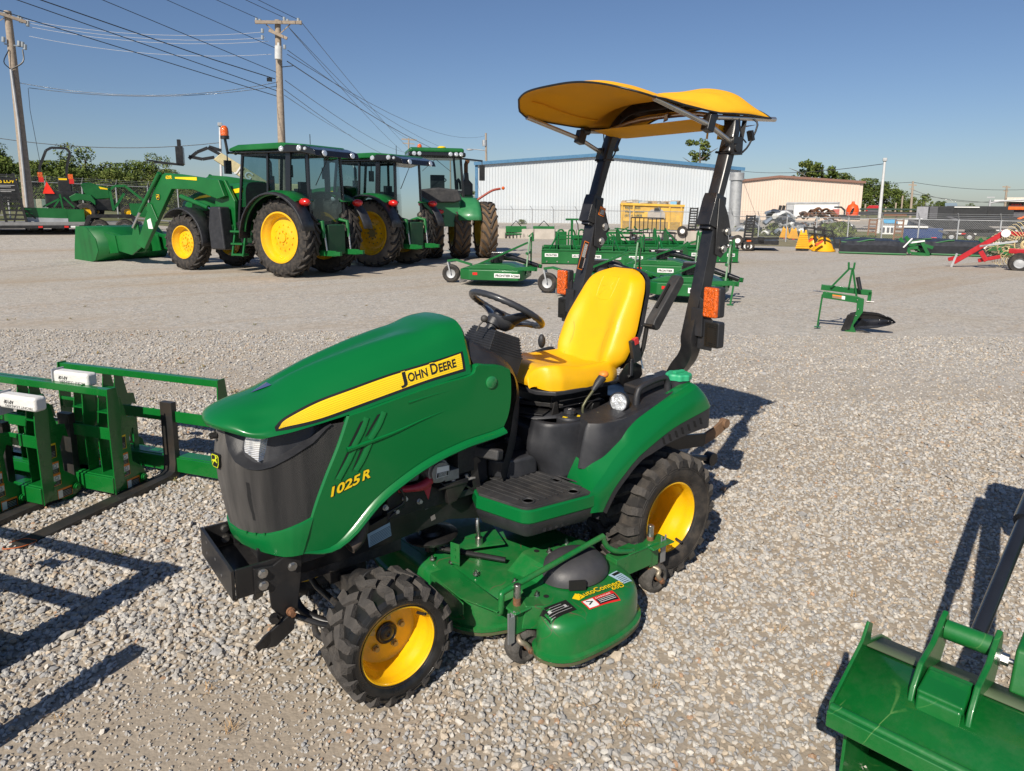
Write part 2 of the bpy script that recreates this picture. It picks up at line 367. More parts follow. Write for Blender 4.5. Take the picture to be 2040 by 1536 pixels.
# ================================================================ ground
def gravelmat():
    m, n, l, b = nodes('gravel')
    tc = n.new('ShaderNodeTexCoord')
    def math_(op, a, b_=None, cl=False):
        k = n.new('ShaderNodeMath'); k.operation = op; k.use_clamp = cl
        for i, s in enumerate((a, b_)):
            if s is None: continue
            if hasattr(s, 'links'): l.new(s, k.inputs[i])
            else: k.inputs[i].default_value = s
        return k.outputs[0]
    def noise(sc, det=3, rough=.5):
        k = n.new('ShaderNodeTexNoise'); k.inputs['Scale'].default_value = sc; k.inputs['Detail'].default_value = det; k.inputs['Roughness'].default_value = rough; l.new(tc.outputs['Object'], k.inputs['Vector']); return k.outputs[0]
    def vor(sc, f='F1'):
        k = n.new('ShaderNodeTexVoronoi'); k.inputs['Scale'].default_value = sc; k.feature = f; l.new(tc.outputs['Object'], k.inputs['Vector']); return k
    def ramp(sock, stops):
        r = n.new('ShaderNodeValToRGB'); el = r.color_ramp.elements
        while len(el) < len(stops): el.new(.5)
        for e, (p, c) in zip(el, stops): e.position = p; e.color = (*c, 1)
        l.new(sock, r.inputs[0]); return r.outputs[0]
    def mix(f, a, b_, mode='MIX'):
        k = n.new('ShaderNodeMix'); k.data_type = 'RGBA'; k.blend_type = mode
        for s, i in ((f, 0), (a, 6), (b_, 7)):
            if hasattr(s, 'links'): l.new(s, k.inputs[i])
            elif i == 0: k.inputs[0].default_value = s
            else: k.inputs[i].default_value = (*s, 1)
        return k.outputs[2]
    v1 = vor(34); v2 = vor(80); v3 = vor(9)
    sx = n.new('ShaderNodeSeparateColor'); l.new(v1.outputs['Color'], sx.inputs[0])
    c1 = ramp(sx.outputs[0], [(0, (.28, .265, .24)), (.25, (.37, .35, .32)), (.5, (.48, .455, .415)), (.75, (.42, .35, .27)), (1, (.57, .55, .52))])
    sx2 = n.new('ShaderNodeSeparateColor'); l.new(v2.outputs['Color'], sx2.inputs[0])
    c2 = ramp(sx2.outputs[1], [(0, (.27, .24, .20)), (.5, (.44, .40, .345)), (1, (.58, .55, .50))])
    patch = n.new('ShaderNodeMapRange'); patch.inputs[1].default_value = .46; patch.inputs[2].default_value = .60; l.new(noise(.55, 4, .6), patch.inputs[0])
    base = mix(patch.outputs[0], c1, c2)
    # dirt tracks and weeds, broad drifts
    tan = n.new('ShaderNodeMapRange'); tan.inputs[1].default_value = .50; tan.inputs[2].default_value = .72; tan.inputs[3].default_value = 0; tan.inputs[4].default_value = .7; l.new(noise(.22, 6, .6), tan.inputs[0])
    base = mix(tan.outputs[0], base, (.38, .315, .235))
    wd = n.new('ShaderNodeMapRange'); wd.inputs[1].default_value = .62; wd.inputs[2].default_value = .70; wd.inputs[3].default_value = 0; wd.inputs[4].default_value = .45; l.new(noise(2.2, 6, .7), wd.inputs[0])
    base = mix(wd.outputs[0], base, (.27, .22, .12))
    mp = n.new('ShaderNodeMapping'); mp.inputs['Rotation'].default_value = (0, 0, radians(-135)); mp.inputs['Scale'].default_value = (.055, .55, 1); l.new(tc.outputs['Object'], mp.inputs[0])
    tk = n.new('ShaderNodeTexNoise'); tk.inputs['Scale'].default_value = 1; tk.inputs['Detail'].default_value = 5; tk.inputs['Roughness'].default_value = .65; l.new(mp.outputs[0], tk.inputs['Vector'])
    tr_ = n.new('ShaderNodeMapRange'); tr_.inputs[1].default_value = .50; tr_.inputs[2].default_value = .68; tr_.inputs[3].default_value = 0; tr_.inputs[4].default_value = .75; l.new(tk.outputs[0], tr_.inputs[0])
    base = mix(tr_.outputs[0], base, mix(noise(6, 5, .7), (.30, .225, .15), (.45, .37, .28)))
    cl_ = n.new('ShaderNodeMapRange'); cl_.inputs[1].default_value = .3; cl_.inputs[2].default_value = .7; cl_.inputs[3].default_value = .80; cl_.inputs[4].default_value = 1.14; l.new(noise(5.5, 6, .75), cl_.inputs[0])
    sc_ = n.new('ShaderNodeVectorMath'); sc_.operation = 'SCALE'; l.new(base, sc_.inputs[0]); l.new(cl_.outputs[0], sc_.inputs['Scale']); base = sc_.outputs[0]
    vc = n.new('ShaderNodeVectorMath'); vc.operation = 'DISTANCE'; l.new(tc.outputs['Object'], vc.inputs[0]); vc.inputs[1].default_value = (1.2, 1., 0); fr_ = n.new('ShaderNodeMapRange'); fr_.inputs[1].default_value = 3.2; fr_.inputs[2].default_value = 8; fr_.inputs[3].default_value = .8; fr_.inputs[4].default_value = 0; l.new(vc.outputs['Value'], fr_.inputs[0])
    base = mix(fr_.outputs[0], base, mix(noise(60, 4, .8), (.22, .18, .135), (.42, .355, .275)))
    # beaten fines by the front wheel
    vd = n.new('ShaderNodeVectorMath'); vd.operation = 'DISTANCE'; l.new(tc.outputs['Object'], vd.inputs[0]); vd.inputs[1].default_value = (2.15, .35, 0)
    mr_ = n.new('ShaderNodeMapRange'); mr_.inputs[1].default_value = .3; mr_.inputs[2].default_value = 1.1; mr_.inputs[3].default_value = .6; mr_.inputs[4].default_value = 0; l.new(math_('ADD', vd.outputs['Value'], math_('MULTIPLY', noise(3, 4), .5)), mr_.inputs[0]); mr_.inputs[1].default_value = .5; mr_.inputs[2].default_value = 1.3
    base = mix(mr_.outputs[0], base, mix(noise(45, 4, .7), (.24, .195, .145), (.46, .40, .32)))
    l.new(base, b.inputs['Base Color']); b.inputs['Roughness'].default_value = .95; b.inputs['Specular IOR Level'].default_value = .2
    h = math_('ADD', math_('MULTIPLY', v1.outputs['Distance'], -1.0), math_('MULTIPLY', v2.outputs['Distance'], -.5))
    h = math_('ADD', h, math_('MULTIPLY', noise(160, 2), .3))
    bp = n.new('ShaderNodeBump'); bp.inputs['Strength'].default_value = .9; bp.inputs['Distance'].default_value = .0028; l.new(h, bp.inputs['Height']); l.new(bp.outputs[0], b.inputs['Normal'])
    return m
GRAV = gravelmat()
mb = MB(); mb.add([(-1500, -1500, 0), (1500, -1500, 0), (1500, 1500, 0), (-1500, 1500, 0)], [(0, 1, 2, 3)]); mb.build('ground', GRAV, None, kind='structure')
def field(x, y):
    """0..1, how stony the lot is at a place (vectorised): fine dusty patches by the front wheel"""
    v = .78+.12*np.sin(x*1.3+1.1*np.sin(y*1.7+.4))+.10*np.sin(y*2.1+x*.7+2)
    for cx_, cy_, r, a in ((2.02, .42, .32, -.62), (2.40, .0, .18, -.4), (2.34, .80, .18, -.35)):
        v = v+a*np.exp(-((x-cx_)**2+(y-cy_)**2)/(2*r*r))
    t = np.clip(((x-2.29)*(-.1)+(y+.43)*.92)/.86, 0, 1); dd = np.hypot(x-(2.29-.1*t), y-(-.43+.92*t)); v = v-.9*np.exp(-(dd/.035)**2)
    # rut running away from the camera
    return np.clip(v, 0, 1)
def stones():
    rng = np.random.default_rng(3)
    fwd = np.array([_d.x, _d.y]); fwd /= np.hypot(*fwd); right = np.array([_r.x, _r.y]); right /= np.hypot(*right)
    # uniform in distance bands
    P = []
    for d0, d1, dens in ((.9, 2.3, 3600), (2.3, 3.3, 3900), (3.3, 4.6, 3400), (4.6, 6.5, 2000), (6.5, 10, 650)):
        n_ = int((d1**2-d0**2)*.80*dens*1.0); d = np.sqrt(rng.uniform(d0*d0, d1*d1, n_)); w = rng.uniform(-.84, .84, n_)
        P.append(np.stack([CAM.x+fwd[0]*d+right[0]*d*w, CAM.y+fwd[1]*d+right[1]*d*w], 1))
    P = np.concatenate(P); f = field(P[:, 0], P[:, 1])
    # thin out where the lot is dusty
    keep = rng.uniform(0, 1, len(P)) < (.75+.25*f); P = P[keep]; f = f[keep]; n_ = len(P)
    s = (.0078+.0085*rng.beta(1.5, 3.6, n_)*1.9)*(.42+.68*f); big = rng.uniform(0, 1, n_) < .012; s[big] *= 1.7
    # unit stone: randomised icosphere-like polyhedra
    bm = bmesh.new(); bmesh.ops.create_icosphere(bm, subdivisions=1, radius=1); V0 = np.array([v.co[:] for v in bm.verts]); F0 = np.array([[v.index for v in q.verts] for q in bm.faces]); bm.free()
    K = 10; shapes = []
    for k in range(K):
        v = V0.copy()
        for _ in range(5):
            a = rng.normal(size=3); a /= np.linalg.norm(a); dd = v@a; c = rng.uniform(.45, .8); m = dd > c; v[m] -= np.outer(dd[m]-c, a)
        v *= 1+rng.uniform(-.13, .13, (len(v), 1)); shapes.append(v)
    shapes = np.array(shapes); idx = rng.integers(0, K, n_); B = shapes[idx]
    sc = np.stack([rng.uniform(.8, 1.45, n_), rng.uniform(.7, 1.1, n_), rng.uniform(.45, .85, n_)], 1); B = B*sc[:, None, :]
    tx = rng.normal(0, .35, n_); ty = rng.normal(0, .35, n_); tz = rng.uniform(0, 2*pi, n_)
    def rot(B, ax, t):
        c, s_ = np.cos(t)[:, None], np.sin(t)[:, None]; o = B.copy(); i, j = [(1, 2), (2, 0), (0, 1)][ax]
        o[..., i] = B[..., i]*c-B[..., j]*s_; o[..., j] = B[..., i]*s_+B[..., j]*c; return o
    B = rot(rot(rot(B, 0, tx), 1, ty), 2, tz)*s[:, None, None]
    B[..., 0] += P[:, None, 0]; B[..., 1] += P[:, None, 1]; B[..., 2] += (s*rng.uniform(.05, .55, n_))[:, None]
    nv, nf = B.shape[1], len(F0)
    verts = B.reshape(-1, 3).astype(np.float32); faces = (F0[None]+(np.arange(n_)*nv)[:, None, None]).reshape(-1, 3).astype(np.int32)
    me = bpy.data.meshes.new('gravel_stones'); me.vertices.add(len(verts)); me.vertices.foreach_set('co', verts.ravel())
    me.loops.add(faces.size); me.loops.foreach_set('vertex_index', faces.ravel()); me.polygons.add(len(faces)); me.polygons.foreach_set('loop_start', np.arange(0, faces.size, 3, dtype=np.int32))
    me.update(calc_edges=True); me.shade_flat()
    pal = np.array([(.45, .45, .44), (.40, .395, .385), (.51, .50, .475), (.34, .35, .365), (.44, .41, .365), (.49, .435, .36), (.39, .34, .28), (.56, .545, .515), (.42, .43, .44), (.42, .29, .20)])
    pr_ = np.array([.17, .15, .14, .11, .13, .10, .06, .05, .08, .01]); ci = rng.choice(10, n_, p=pr_/pr_.sum()); c = pal[ci]*rng.uniform(.82, 1.1, (n_, 1))*np.array([1.0, .955, .90])
    col = me.color_attributes.new('tint', 'FLOAT_COLOR', 'POINT'); col.data.foreach_set('color', np.concatenate([np.repeat(c, nv, 0), np.ones((n_*nv, 1))], 1).astype(np.float32).ravel())
    m, n, l, b = nodes('stone'); at = n.new('ShaderNodeVertexColor'); at.layer_name = 'tint'; tc = n.new('ShaderNodeTexCoord'); ns = n.new('ShaderNodeTexNoise'); ns.inputs['Scale'].default_value = 130; l.new(tc.outputs['Object'], ns.inputs['Vector'])
    mr = n.new('ShaderNodeMapRange'); mr.inputs[3].default_value = .72; mr.inputs[4].default_value = 1.22; l.new(ns.outputs[0], mr.inputs[0]); vm = n.new('ShaderNodeVectorMath'); vm.operation = 'SCALE'; l.new(at.outputs[0], vm.inputs[0]); l.new(mr.outputs[0], vm.inputs['Scale']); l.new(vm.outputs[0], b.inputs['Base Color']); b.inputs['Roughness'].default_value = .9; b.inputs['Specular IOR Level'].default_value = .25
    me.materials.append(m); o = bpy.data.objects.new('gravel', me); COL.objects.link(o); tag(o, kind='stuff', label='loose pale crushed stone covering the yard'); return n_
print('stones', stones())
def tufts():
    rng = random.Random(8); mb = MB(); fw = Vector((_d.x, _d.y, 0)).normalized(); rt = Vector((_r.x, _r.y, 0)).normalized()
    for k in range(150):
        d = rng.uniform(1.2, 3.2) if k < 60 else rng.uniform(3.2, 13); w = rng.uniform(-.75, .75) if k < 60 else rng.uniform(-.75, .2); p = CAM+fw*d+rt*d*w; x, y = p.x, p.y; gr_ = k >= 60
        if -.4 < x < 2.05 and abs(y) < .95: continue
        for j in range(rng.randint(8, 18)):
            a = rng.uniform(0, 6.28); L = rng.uniform(.02, .055)*(1 if not gr_ else 1.3); b0 = Vector((x+rng.uniform(-.02, .02), y+rng.uniform(-.02, .02), .008)); e = Vector((cos(a), sin(a), 0)); s_ = Vector((-sin(a), cos(a), 0))*.0014*(1+gr_)
            m_ = b0+e*L*.5+Vector((0, 0, L*.35)); t_ = b0+e*L+Vector((0, 0, L*rng.uniform(.05, .5))); mb.add([b0-s_, b0+s_, m_+s_*.7, m_-s_*.7, t_], [(0, 1, 2, 3), (3, 2, 4)], 1 if gr_ and rng.random() < .6 else 0)
    mb.build('dry_grass', [mat('straw', (.42, .27, .13), .9, var=.3), mat('weed_green', (.14, .15, .05), .9, var=.3)], None, kind='stuff', label='small dry grass tufts in the gravel')
tufts()
# ================================================================ the compact tractor
# frame: x forwards, y to its left, z up; rear axle over the origin
T = thing('compact_tractor', 'small green tractor with yellow seat and yellow canvas sunshade, nearest the camera', 'tractor')
def csurf(ctrl, nu, nv):
    """Catmull-Rom surface through a grid of control points"""
    rows = [crom(r, nu) for r in ctrl]
    cols = [crom([r[j] for r in rows], nv) for j in range(len(rows[0]))]
    return [[cols[j][i] for j in range(len(cols))] for i in range(len(cols[0]))]
# ---- bonnet
bon = [
 [(1.986, 0, 1.028), (1.978, .06, 1.031), (1.957, .12, 1.033), (1.925, .168, 1.026), (1.892, .202, 1.018), (1.864, .222, 1.013), (1.848, .230, 1.014)],
 [(1.996, 0, 1.050), (1.987, .062, 1.052), (1.965, .122, 1.052), (1.930, .171, 1.044), (1.894, .206, 1.034), (1.858, .227, 1.028), (1.835, .238, 1.018)],
 [(1.970, 0, 1.077), (1.961, .062, 1.077), (1.938, .120, 1.073), (1.905, .166, 1.062), (1.865, .198, 1.046), (1.835, .228, 1.038), (1.806, .246, 1.022)],
 [(1.905, 0, 1.104), (1.897, .065, 1.102), (1.875, .122, 1.093), (1.842, .163, 1.075), (1.817, .200, 1.062), (1.790, .232, 1.046), (1.762, .252, 1.026)],
 [(1.800, 0, 1.132), (1.795, .065, 1.128), (1.780, .125, 1.118), (1.765, .170, 1.104), (1.747, .207, 1.085), (1.727, .238, 1.062), (1.700, .256, 1.034)],
 [(1.690, 0, 1.174), (1.688, .042, 1.181), (1.680, .125, 1.158), (1.670, .172, 1.138), (1.657, .210, 1.112), (1.642, .240, 1.082), (1.625, .259, 1.044)],
 [(1.560, 0, 1.217), (1.560, .058, 1.226), (1.557, .130, 1.202), (1.552, .180, 1.174), (1.545, .216, 1.142), (1.537, .244, 1.104), (1.530, .262, 1.058)],
 [(1.400, 0, 1.258), (1.400, .078, 1.269), (1.400, .135, 1.246), (1.400, .185, 1.215), (1.400, .219, 1.178), (1.400, .246, 1.135), (1.400, .265, 1.082)],
 [(1.260, 0, 1.289), (1.260, .095, 1.299), (1.260, .145, 1.278), (1.260, .192, 1.246), (1.260, .224, 1.205), (1.260, .249, 1.160), (1.260, .267, 1.104)],
 [(1.160, 0, 1.318), (1.160, .105, 1.315), (1.160, .152, 1.303), (1.160, .196, 1.274), (1.160, .228, 1.226), (1.160, .251, 1.178), (1.160, .268, 1.118)],
 [(1.070, 0, 1.346), (1.072, .105, 1.342), (1.074, .160, 1.328), (1.075, .202, 1.294), (1.075, .231, 1.240), (1.072, .253, 1.190), (1.070, .269, 1.130)],
 [(.985, 0, 1.354), (.990, .105, 1.350), (.995, .160, 1.338), (1.000, .203, 1.305), (1.002, .232, 1.248), (1.002, .254, 1.195), (1.002, .270, 1.138)],
]
def mir(rows): return [[Vector((p.x, -p.y, p.z)) for p in r[:0:-1]]+list(r) for r in rows]
bs = mir(csurf(bon, 4, 4))
hood = MB().grid(bs, flip=True)
hrow = bs[-1]   # rear edge turned in
hood.grid([hrow, [Vector((p.x-.012, p.y*.985, p.z-.012)) for p in hrow], [Vector((p.x+.02, p.y*.96, p.z-.03)) for p in hrow]], flip=True)
f0 = bs[0]; hood.grid([[Vector((p.x-.035, p.y*.96, p.z+.004)) for p in f0], f0], flip=True)
# underside lip along the sides
for sgn in (1, -1):
    e = [r[-1 if sgn > 0 else 0] for r in bs]
    hood.grid([e, [p+Vector((0, -.012*sgn, -.004)) for p in e], [p+Vector((0, -.03*sgn, .01)) for p in e]], flip=sgn > 0)
HOOD = hood.build('bonnet', GREEN, T, ang=50)
HB = bvh_of([hood])
def drape(bv, pts, d, back=.4, off=.002):
    d = Vector(d).normalized(); out = []
    for p in pts:
        p = Vector(p); h = bv.ray_cast(p-d*back, d)
        if h[0] is None: h = bv.find_nearest(p)
        nrm = h[1] if h[1].dot(d) < 0 else -h[1]
        out.append(h[0]+nrm*off)
    return out
def band(bv, top, bot, mi, off, mb, n=40, m=4, d=(0, -1, 0)):
    """strip between two (x, z) curves draped on the surface"""
    A, B = crom([(x, 0, z) for x, z in top], 8), crom([(x, 0, z) for x, z in bot], 8)
    def at(C, t): k = t*(len(C)-1); i = min(int(k), len(C)-2); return C[i].lerp(C[i+1], k-i)
    rows = []
    for j in range(m+1):
        rows.append(drape(bv, [Vector((q.x, .5, q.z)) for q in [at(A, i/n).lerp(at(B, i/n), j/m) for i in range(n+1)]], d, off=off))
    mb.grid(rows, mi)
dec = MB()
topc = [(1.800, 1.043), (1.765, 1.067), (1.645, 1.108), (1.505, 1.140), (1.357, 1.170), (1.20, 1.194), (1.036, 1.223)]
botc = [(1.801, 1.040), (1.767, 1.046), (1.648, 1.058), (1.508, 1.084), (1.359, 1.112), (1.20, 1.140), (1.038, 1.162)]
def grow(c, dz, dx=0): return [(c[0][0]+dx, c[0][1]+dz*.5)]+[(x, z+dz) for x, z in c[1:-1]]+[(c[-1][0]-dx, c[-1][1]+dz)]
band(HB, grow(topc, .008, .012), grow(botc, -.010, .012), 1, .0012, dec, 60)
band(HB, topc, botc, 0, .0022, dec, 60)
# darker hairlines through the yellow band
for k in range(1, 8):
    t = k/8
    c = [(lerp(a[0], b[0], t), lerp(a[1], b[1], t)) for a, b in zip(topc, botc)]
    band(HB, grow(c, .0009), grow(c, -.0009), 2, .0026, dec, 60, 1)
def letters(bv, mb, txt, p0, p1, h, mi, off, bold=0., shear=0., d=(0, -1, 0), y=.5, spacing=1., skew=(0, 0)):
    """letters along p0 -> p1 (x, z) as read from the tractor's left, draped"""
    t = textmb(txt, 1., bold, shear, spacing); w = textwidth(t); x0 = min(q[0] for q in t.v)
    a, b = Vector((p0[0], 0, p0[1])), Vector((p1[0], 0, p1[1])); u = (b-a); L = u.length; u.normalize(); v = Vector((0, 0, 1))
    sc = h/.72
    pts = [a+u*((q[0]-x0)/w*L)+v*(q[1]*sc)+Vector(((q[1]*sc)*skew[0], 0, 0)) for q in t.v]
    mb.add(drape(bv, [Vector((q.x, y, q.z)) for q in pts], d, off=off), t.f, mi)
# the name: big capitals J and D, small capitals for the rest
def nameplate(bv, mb, mi, off, bold, dx=0., dz=0.):
    for tx, a, b, h in (('J', 1.324, 1.294, .040), ('OHN', 1.289, 1.202, .031), ('D', 1.186, 1.154, .040), ('EERE', 1.149, 1.068, .031)):
        za = lambda x: 1.137+(1.322-x)*.155
        letters(bv, mb, tx, (a+dx, za(a)+dz), (b+dx, za(b)+dz), h, mi, off, bold)
nameplate(HB, dec, 0, .0034, .055)
nameplate(HB, dec, 1, .0042, .026, 0, -.001)
dec.build('side_decal', [YST, BST, mat('ochre_hairline', (.62, .42, .01), .45, var=.02)], T, ang=60)
# chrome arrow on the nose
a = drape(HB, [Vector((1.825, .0, 1.4)), Vector((1.752, .028, 1.4)), Vector((1.762, 0, 1.4)), Vector((1.752, -.028, 1.4))], (0, 0, -1), off=.002)
mb = MB(); mb.add([a[0], a[1], a[2]+Vector((0, 0, .007)), a[3]], [(0, 1, 2), (0, 2, 3), (1, 3, 2)]); mb.build('nose_arrow', mat('blue_chrome', (.25, .34, .62), .25, metal=.8, var=.02), T, ang=10)

# ---- grille: surface S(u, z), u = 0 at the centre of the nose, 1 at the side panel
GT = [  # z levels: list of (x, y)
 (1.03, [(1.945, 0), (1.932, .07), (1.905, .13), (1.868, .185), (1.835, .218), (1.78, .240), (1.70, .252), (1.61, .257), (1.535, .258)]),
 (.90, [(1.965, 0), (1.952, .07), (1.925, .13), (1.890, .180), (1.855, .214), (1.80, .240), (1.735, .253), (1.67, .259), (1.610, .261)]),
 (.78, [(1.955, 0), (1.943, .07), (1.918, .13), (1.888, .178), (1.857, .214), (1.81, .241), (1.76, .254), (1.71, .259), (1.662, .261)]),
 (.66, [(1.935, 0), (1.924, .07), (1.900, .13), (1.873, .178), (1.845, .214), (1.81, .240), (1.78, .252), (1.745, .258), (1.715, .260)]),
 (.54, [(1.905, 0), (1.895, .07), (1.872, .13), (1.848, .178), (1.825, .210), (1.80, .234), (1.78, .248), (1.765, .255), (1.752, .259)]),
]
def GS(u, z, inset=0.):
    lv = [l[0] for l in GT]
    def row(i):
        c = GT[i][1]; k = u*(len(c)-1); j = min(int(k), len(c)-2); t = k-j
        return Vector((*[lerp(c[j][q], c[j+1][q], t) for q in (0, 1)], 0))
    z2 = min(max(z, lv[-1]), lv[0]+.02)
    for i in range(len(lv)-1):
        if z2 >= lv[i+1]: break
    t = (lv[i]-z2)/(lv[i]-lv[i+1]); p = row(i).lerp(row(i+1), t)
    a = row(i); 
    c = Vector((1.55, 0, 0)); nrm = Vector((1, 0, 0)).lerp(Vector((0, 1, 0)), min(1, max(0, (u-.15)/.5)))
    nrm.normalize(); p = p-nrm*inset
    return Vector((p.x, p.y, z))
us = [i/32 for i in range(33)]
def zb(u): return float(np.interp(u, [0, .15, .3, .42, .55, .7, .85, 1], [.628, .628, .632, .640, .652, .664, .676, .690]))
def zcv(u): return float(np.interp(u, [0, .10, .16, .24, .34, .45, .56, .68, .80, .86, 1], [1.03, 1.03, .955, .915, .895, .893, .905, .935, .975, 1.03, 1.03]))
gr = MB()
def both(rows, mb, flip=False, mi=0):
    full = [[Vector((p.x, -p.y, p.z)) for p in r[:0:-1]]+list(r) for r in rows]
    mb.grid(full, mi, flip=flip)
both([[GS(u, lerp(zcv(u), zb(u), k/16)) for u in us] for k in range(17)], gr, False)
def grillmat():
    m, n, l, b = nodes('dusty_grille_mesh')
    tc = n.new('ShaderNodeTexCoord'); mp = n.new('ShaderNodeMapping'); l.new(tc.outputs['Object'], mp.inputs[0]); mp.inputs['Scale'].default_value = (1, 1, 1)
    sx = n.new('ShaderNodeSeparateXYZ'); l.new(mp.outputs[0], sx.inputs[0])
    def si(sock, k, extra=None):
        a = n.new('ShaderNodeMath'); a.operation = 'MULTIPLY'; l.new(sock, a.inputs[0]); a.inputs[1].default_value = k
        s = n.new('ShaderNodeMath'); s.operation = 'SINE'; l.new(a.outputs[0], s.inputs[0]); return s.outputs[0]
    ad = n.new('ShaderNodeMath'); ad.operation = 'SUBTRACT'; l.new(sx.outputs[0], ad.inputs[1]); l.new(sx.outputs[1], ad.inputs[0])
    p1 = n.new('ShaderNodeMath'); p1.operation = 'MULTIPLY'; l.new(si(ad.outputs[0], 1050), p1.inputs[0]); l.new(si(sx.outputs[2], 1050), p1.inputs[1])
    bp = n.new('ShaderNodeBump'); bp.inputs['Strength'].default_value = .8; bp.inputs['Distance'].default_value = .002; l.new(p1.outputs[0], bp.inputs['Height']); l.new(bp.outputs[0], b.inputs['Normal'])
    # dust, streaked downwards, wiped patch
    mp2 = n.new('ShaderNodeMapping'); mp2.inputs['Scale'].default_value = (26, 26, 2.2); l.new(tc.outputs['Object'], mp2.inputs[0])
    n1 = n.new('ShaderNodeTexNoise'); n1.inputs['Scale'].default_value = 1.; n1.inputs['Detail'].default_value = 6; l.new(mp2.outputs[0], n1.inputs['Vector'])
    n2 = n.new('ShaderNodeTexNoise'); n2.inputs['Scale'].default_value = 6; n2.inputs['Detail'].default_value = 4; l.new(tc.outputs['Object'], n2.inputs['Vector'])
    # dusty towards the middle of the nose (a stain fixed on the part)
    yr = n.new('ShaderNodeMapRange'); l.new(sx.outputs[1], yr.inputs[0]); yr.inputs[1].default_value = .05; yr.inputs[2].default_value = .23; yr.inputs[3].default_value = 1; yr.inputs[4].default_value = .28
    m1 = n.new('ShaderNodeMath'); m1.operation = 'MULTIPLY'; l.new(n1.outputs[0], m1.inputs[0]); l.new(yr.outputs[0], m1.inputs[1])
    r1 = n.new('ShaderNodeMapRange'); l.new(m1.outputs[0], r1.inputs[0]); r1.inputs[1].default_value = .1; r1.inputs[2].default_value = .6; r1.inputs[3].default_value = 0; r1.inputs[4].default_value = 1
    cr = n.new('ShaderNodeMix'); cr.data_type = 'RGBA'; cr.inputs[6].default_value = (.016, .016, .017, 1); cr.inputs[7].default_value = (.15, .14, .13, 1); l.new(r1.outputs[0], cr.inputs[0])
    def mth(op, a, b_):
        k = n.new('ShaderNodeMath'); k.operation = op
        for i, s_ in enumerate((a, b_)):
            if hasattr(s_, 'links'): l.new(s_, k.inputs[i])
            else: k.inputs[i].default_value = s_
        return k.outputs[0]
    dy = mth('ABSOLUTE', mth('SUBTRACT', mth('ADD', sx.outputs[1], mth('MULTIPLY', n2.outputs[0], .05)), .190), 0); w_ = mth('LESS_THAN', mth('ADD', dy, mth('MULTIPLY', n1.outputs[0], .02)), .0165)
    w_ = mth('MULTIPLY', mth('MULTIPLY', w_, mth('LESS_THAN', sx.outputs[2], .84)), mth('GREATER_THAN', sx.outputs[2], .69))
    dk = n.new('ShaderNodeMix'); dk.data_type = 'RGBA'; l.new(w_, dk.inputs[0]); l.new(cr.outputs[2], dk.inputs[6]); dk.inputs[7].default_value = (.008, .008, .009, 1)
    l.new(dk.outputs[2], b.inputs['Base Color']); b.inputs['Roughness'].default_value = .55; return m
GRM = grillmat()
G0 = gr.build('grille', GRM, T, ang=60)
rc = MB()  # smooth recess round the headlights
uu = [u for u in us if .07 <= u <= .89]
RU = [.09+i*(.87-.09)/30 for i in range(31)]
for sg in (1, -1):
    f = lambda p: Vector((p.x, p.y*sg, p.z))
    fr = [f(GS(u, zcv(u))) for u in RU]; fo = [f(GS(u, zcv(u), -.006)) for u in RU]
    bk = [f(GS(u, min(1.03, zcv(u)+.012), .032)) for u in RU]; tp = [f(GS(u, 1.045, .045)) for u in RU]
    rc.grid([fr, fo, [lerp(a, b, .2) for a, b in zip(fo, bk)], bk, tp], flip=sg > 0)
rc.build('headlight_surround', PLA, T, ang=50)
hl = []
for sg in (1, -1):
    mb = MB(); rows = []
    us2 = [.285+i*(.43-.285)/12 for i in range(13)]
    for k in range(7):
        rows.append([Vector((p.x, p.y*sg, p.z)) for p in [GS(u, lerp(1.012, lerp(.948, .918, (u-.285)/.145), k/6), .012-.006*sin(pi*k/6)) for u in us2]])
    mb.grid(rows, flip=sg < 0)
    ed = rows[-1]; mb.grid([ed, [p+Vector((-.03, -.01*sg, .004)) for p in ed]], flip=sg < 0)
    for c in (0, -1):
        ed = [r[c] for r in rows]; mb.grid([ed, [p+Vector((-.03, -.012*sg, 0)) for p in ed]], flip=(c == 0) == (sg < 0))
    m, n, l, b = nodes('headlight_lens%d' % sg)
    tc = n.new('ShaderNodeTexCoord'); wv = n.new('ShaderNodeTexWave'); wv.bands_direction = 'Z'; wv.inputs['Scale'].default_value = 45; wv.inputs['Distortion'].default_value = 1.
    l.new(tc.outputs['Object'], wv.inputs[0]); bp = n.new('ShaderNodeBump'); bp.inputs['Distance'].default_value = .002; l.new(wv.outputs[1], bp.inputs['Height']); l.new(bp.outputs[0], b.inputs['Normal'])
    vo = n.new('ShaderNodeTexVoronoi'); vo.inputs['Scale'].default_value = 40; l.new(tc.outputs['Object'], vo.inputs['Vector'])
    r = n.new('ShaderNodeValToRGB'); r.color_ramp.elements[0].color = (.5, .53, .57, 1); r.color_ramp.elements[1].color = (1, 1, .98, 1); r.color_ramp.elements[0].position = .1; r.color_ramp.elements[1].position = .5
    l.new(vo.outputs['Distance'], r.inputs[0]); l.new(r.outputs[0], b.inputs['Base Color']); b.inputs['Metallic'].default_value = .55; b.inputs['Roughness'].default_value = .15; b.inputs['Coat Weight'].default_value = 1
    mb.build('headlight', m, T, ang=50)
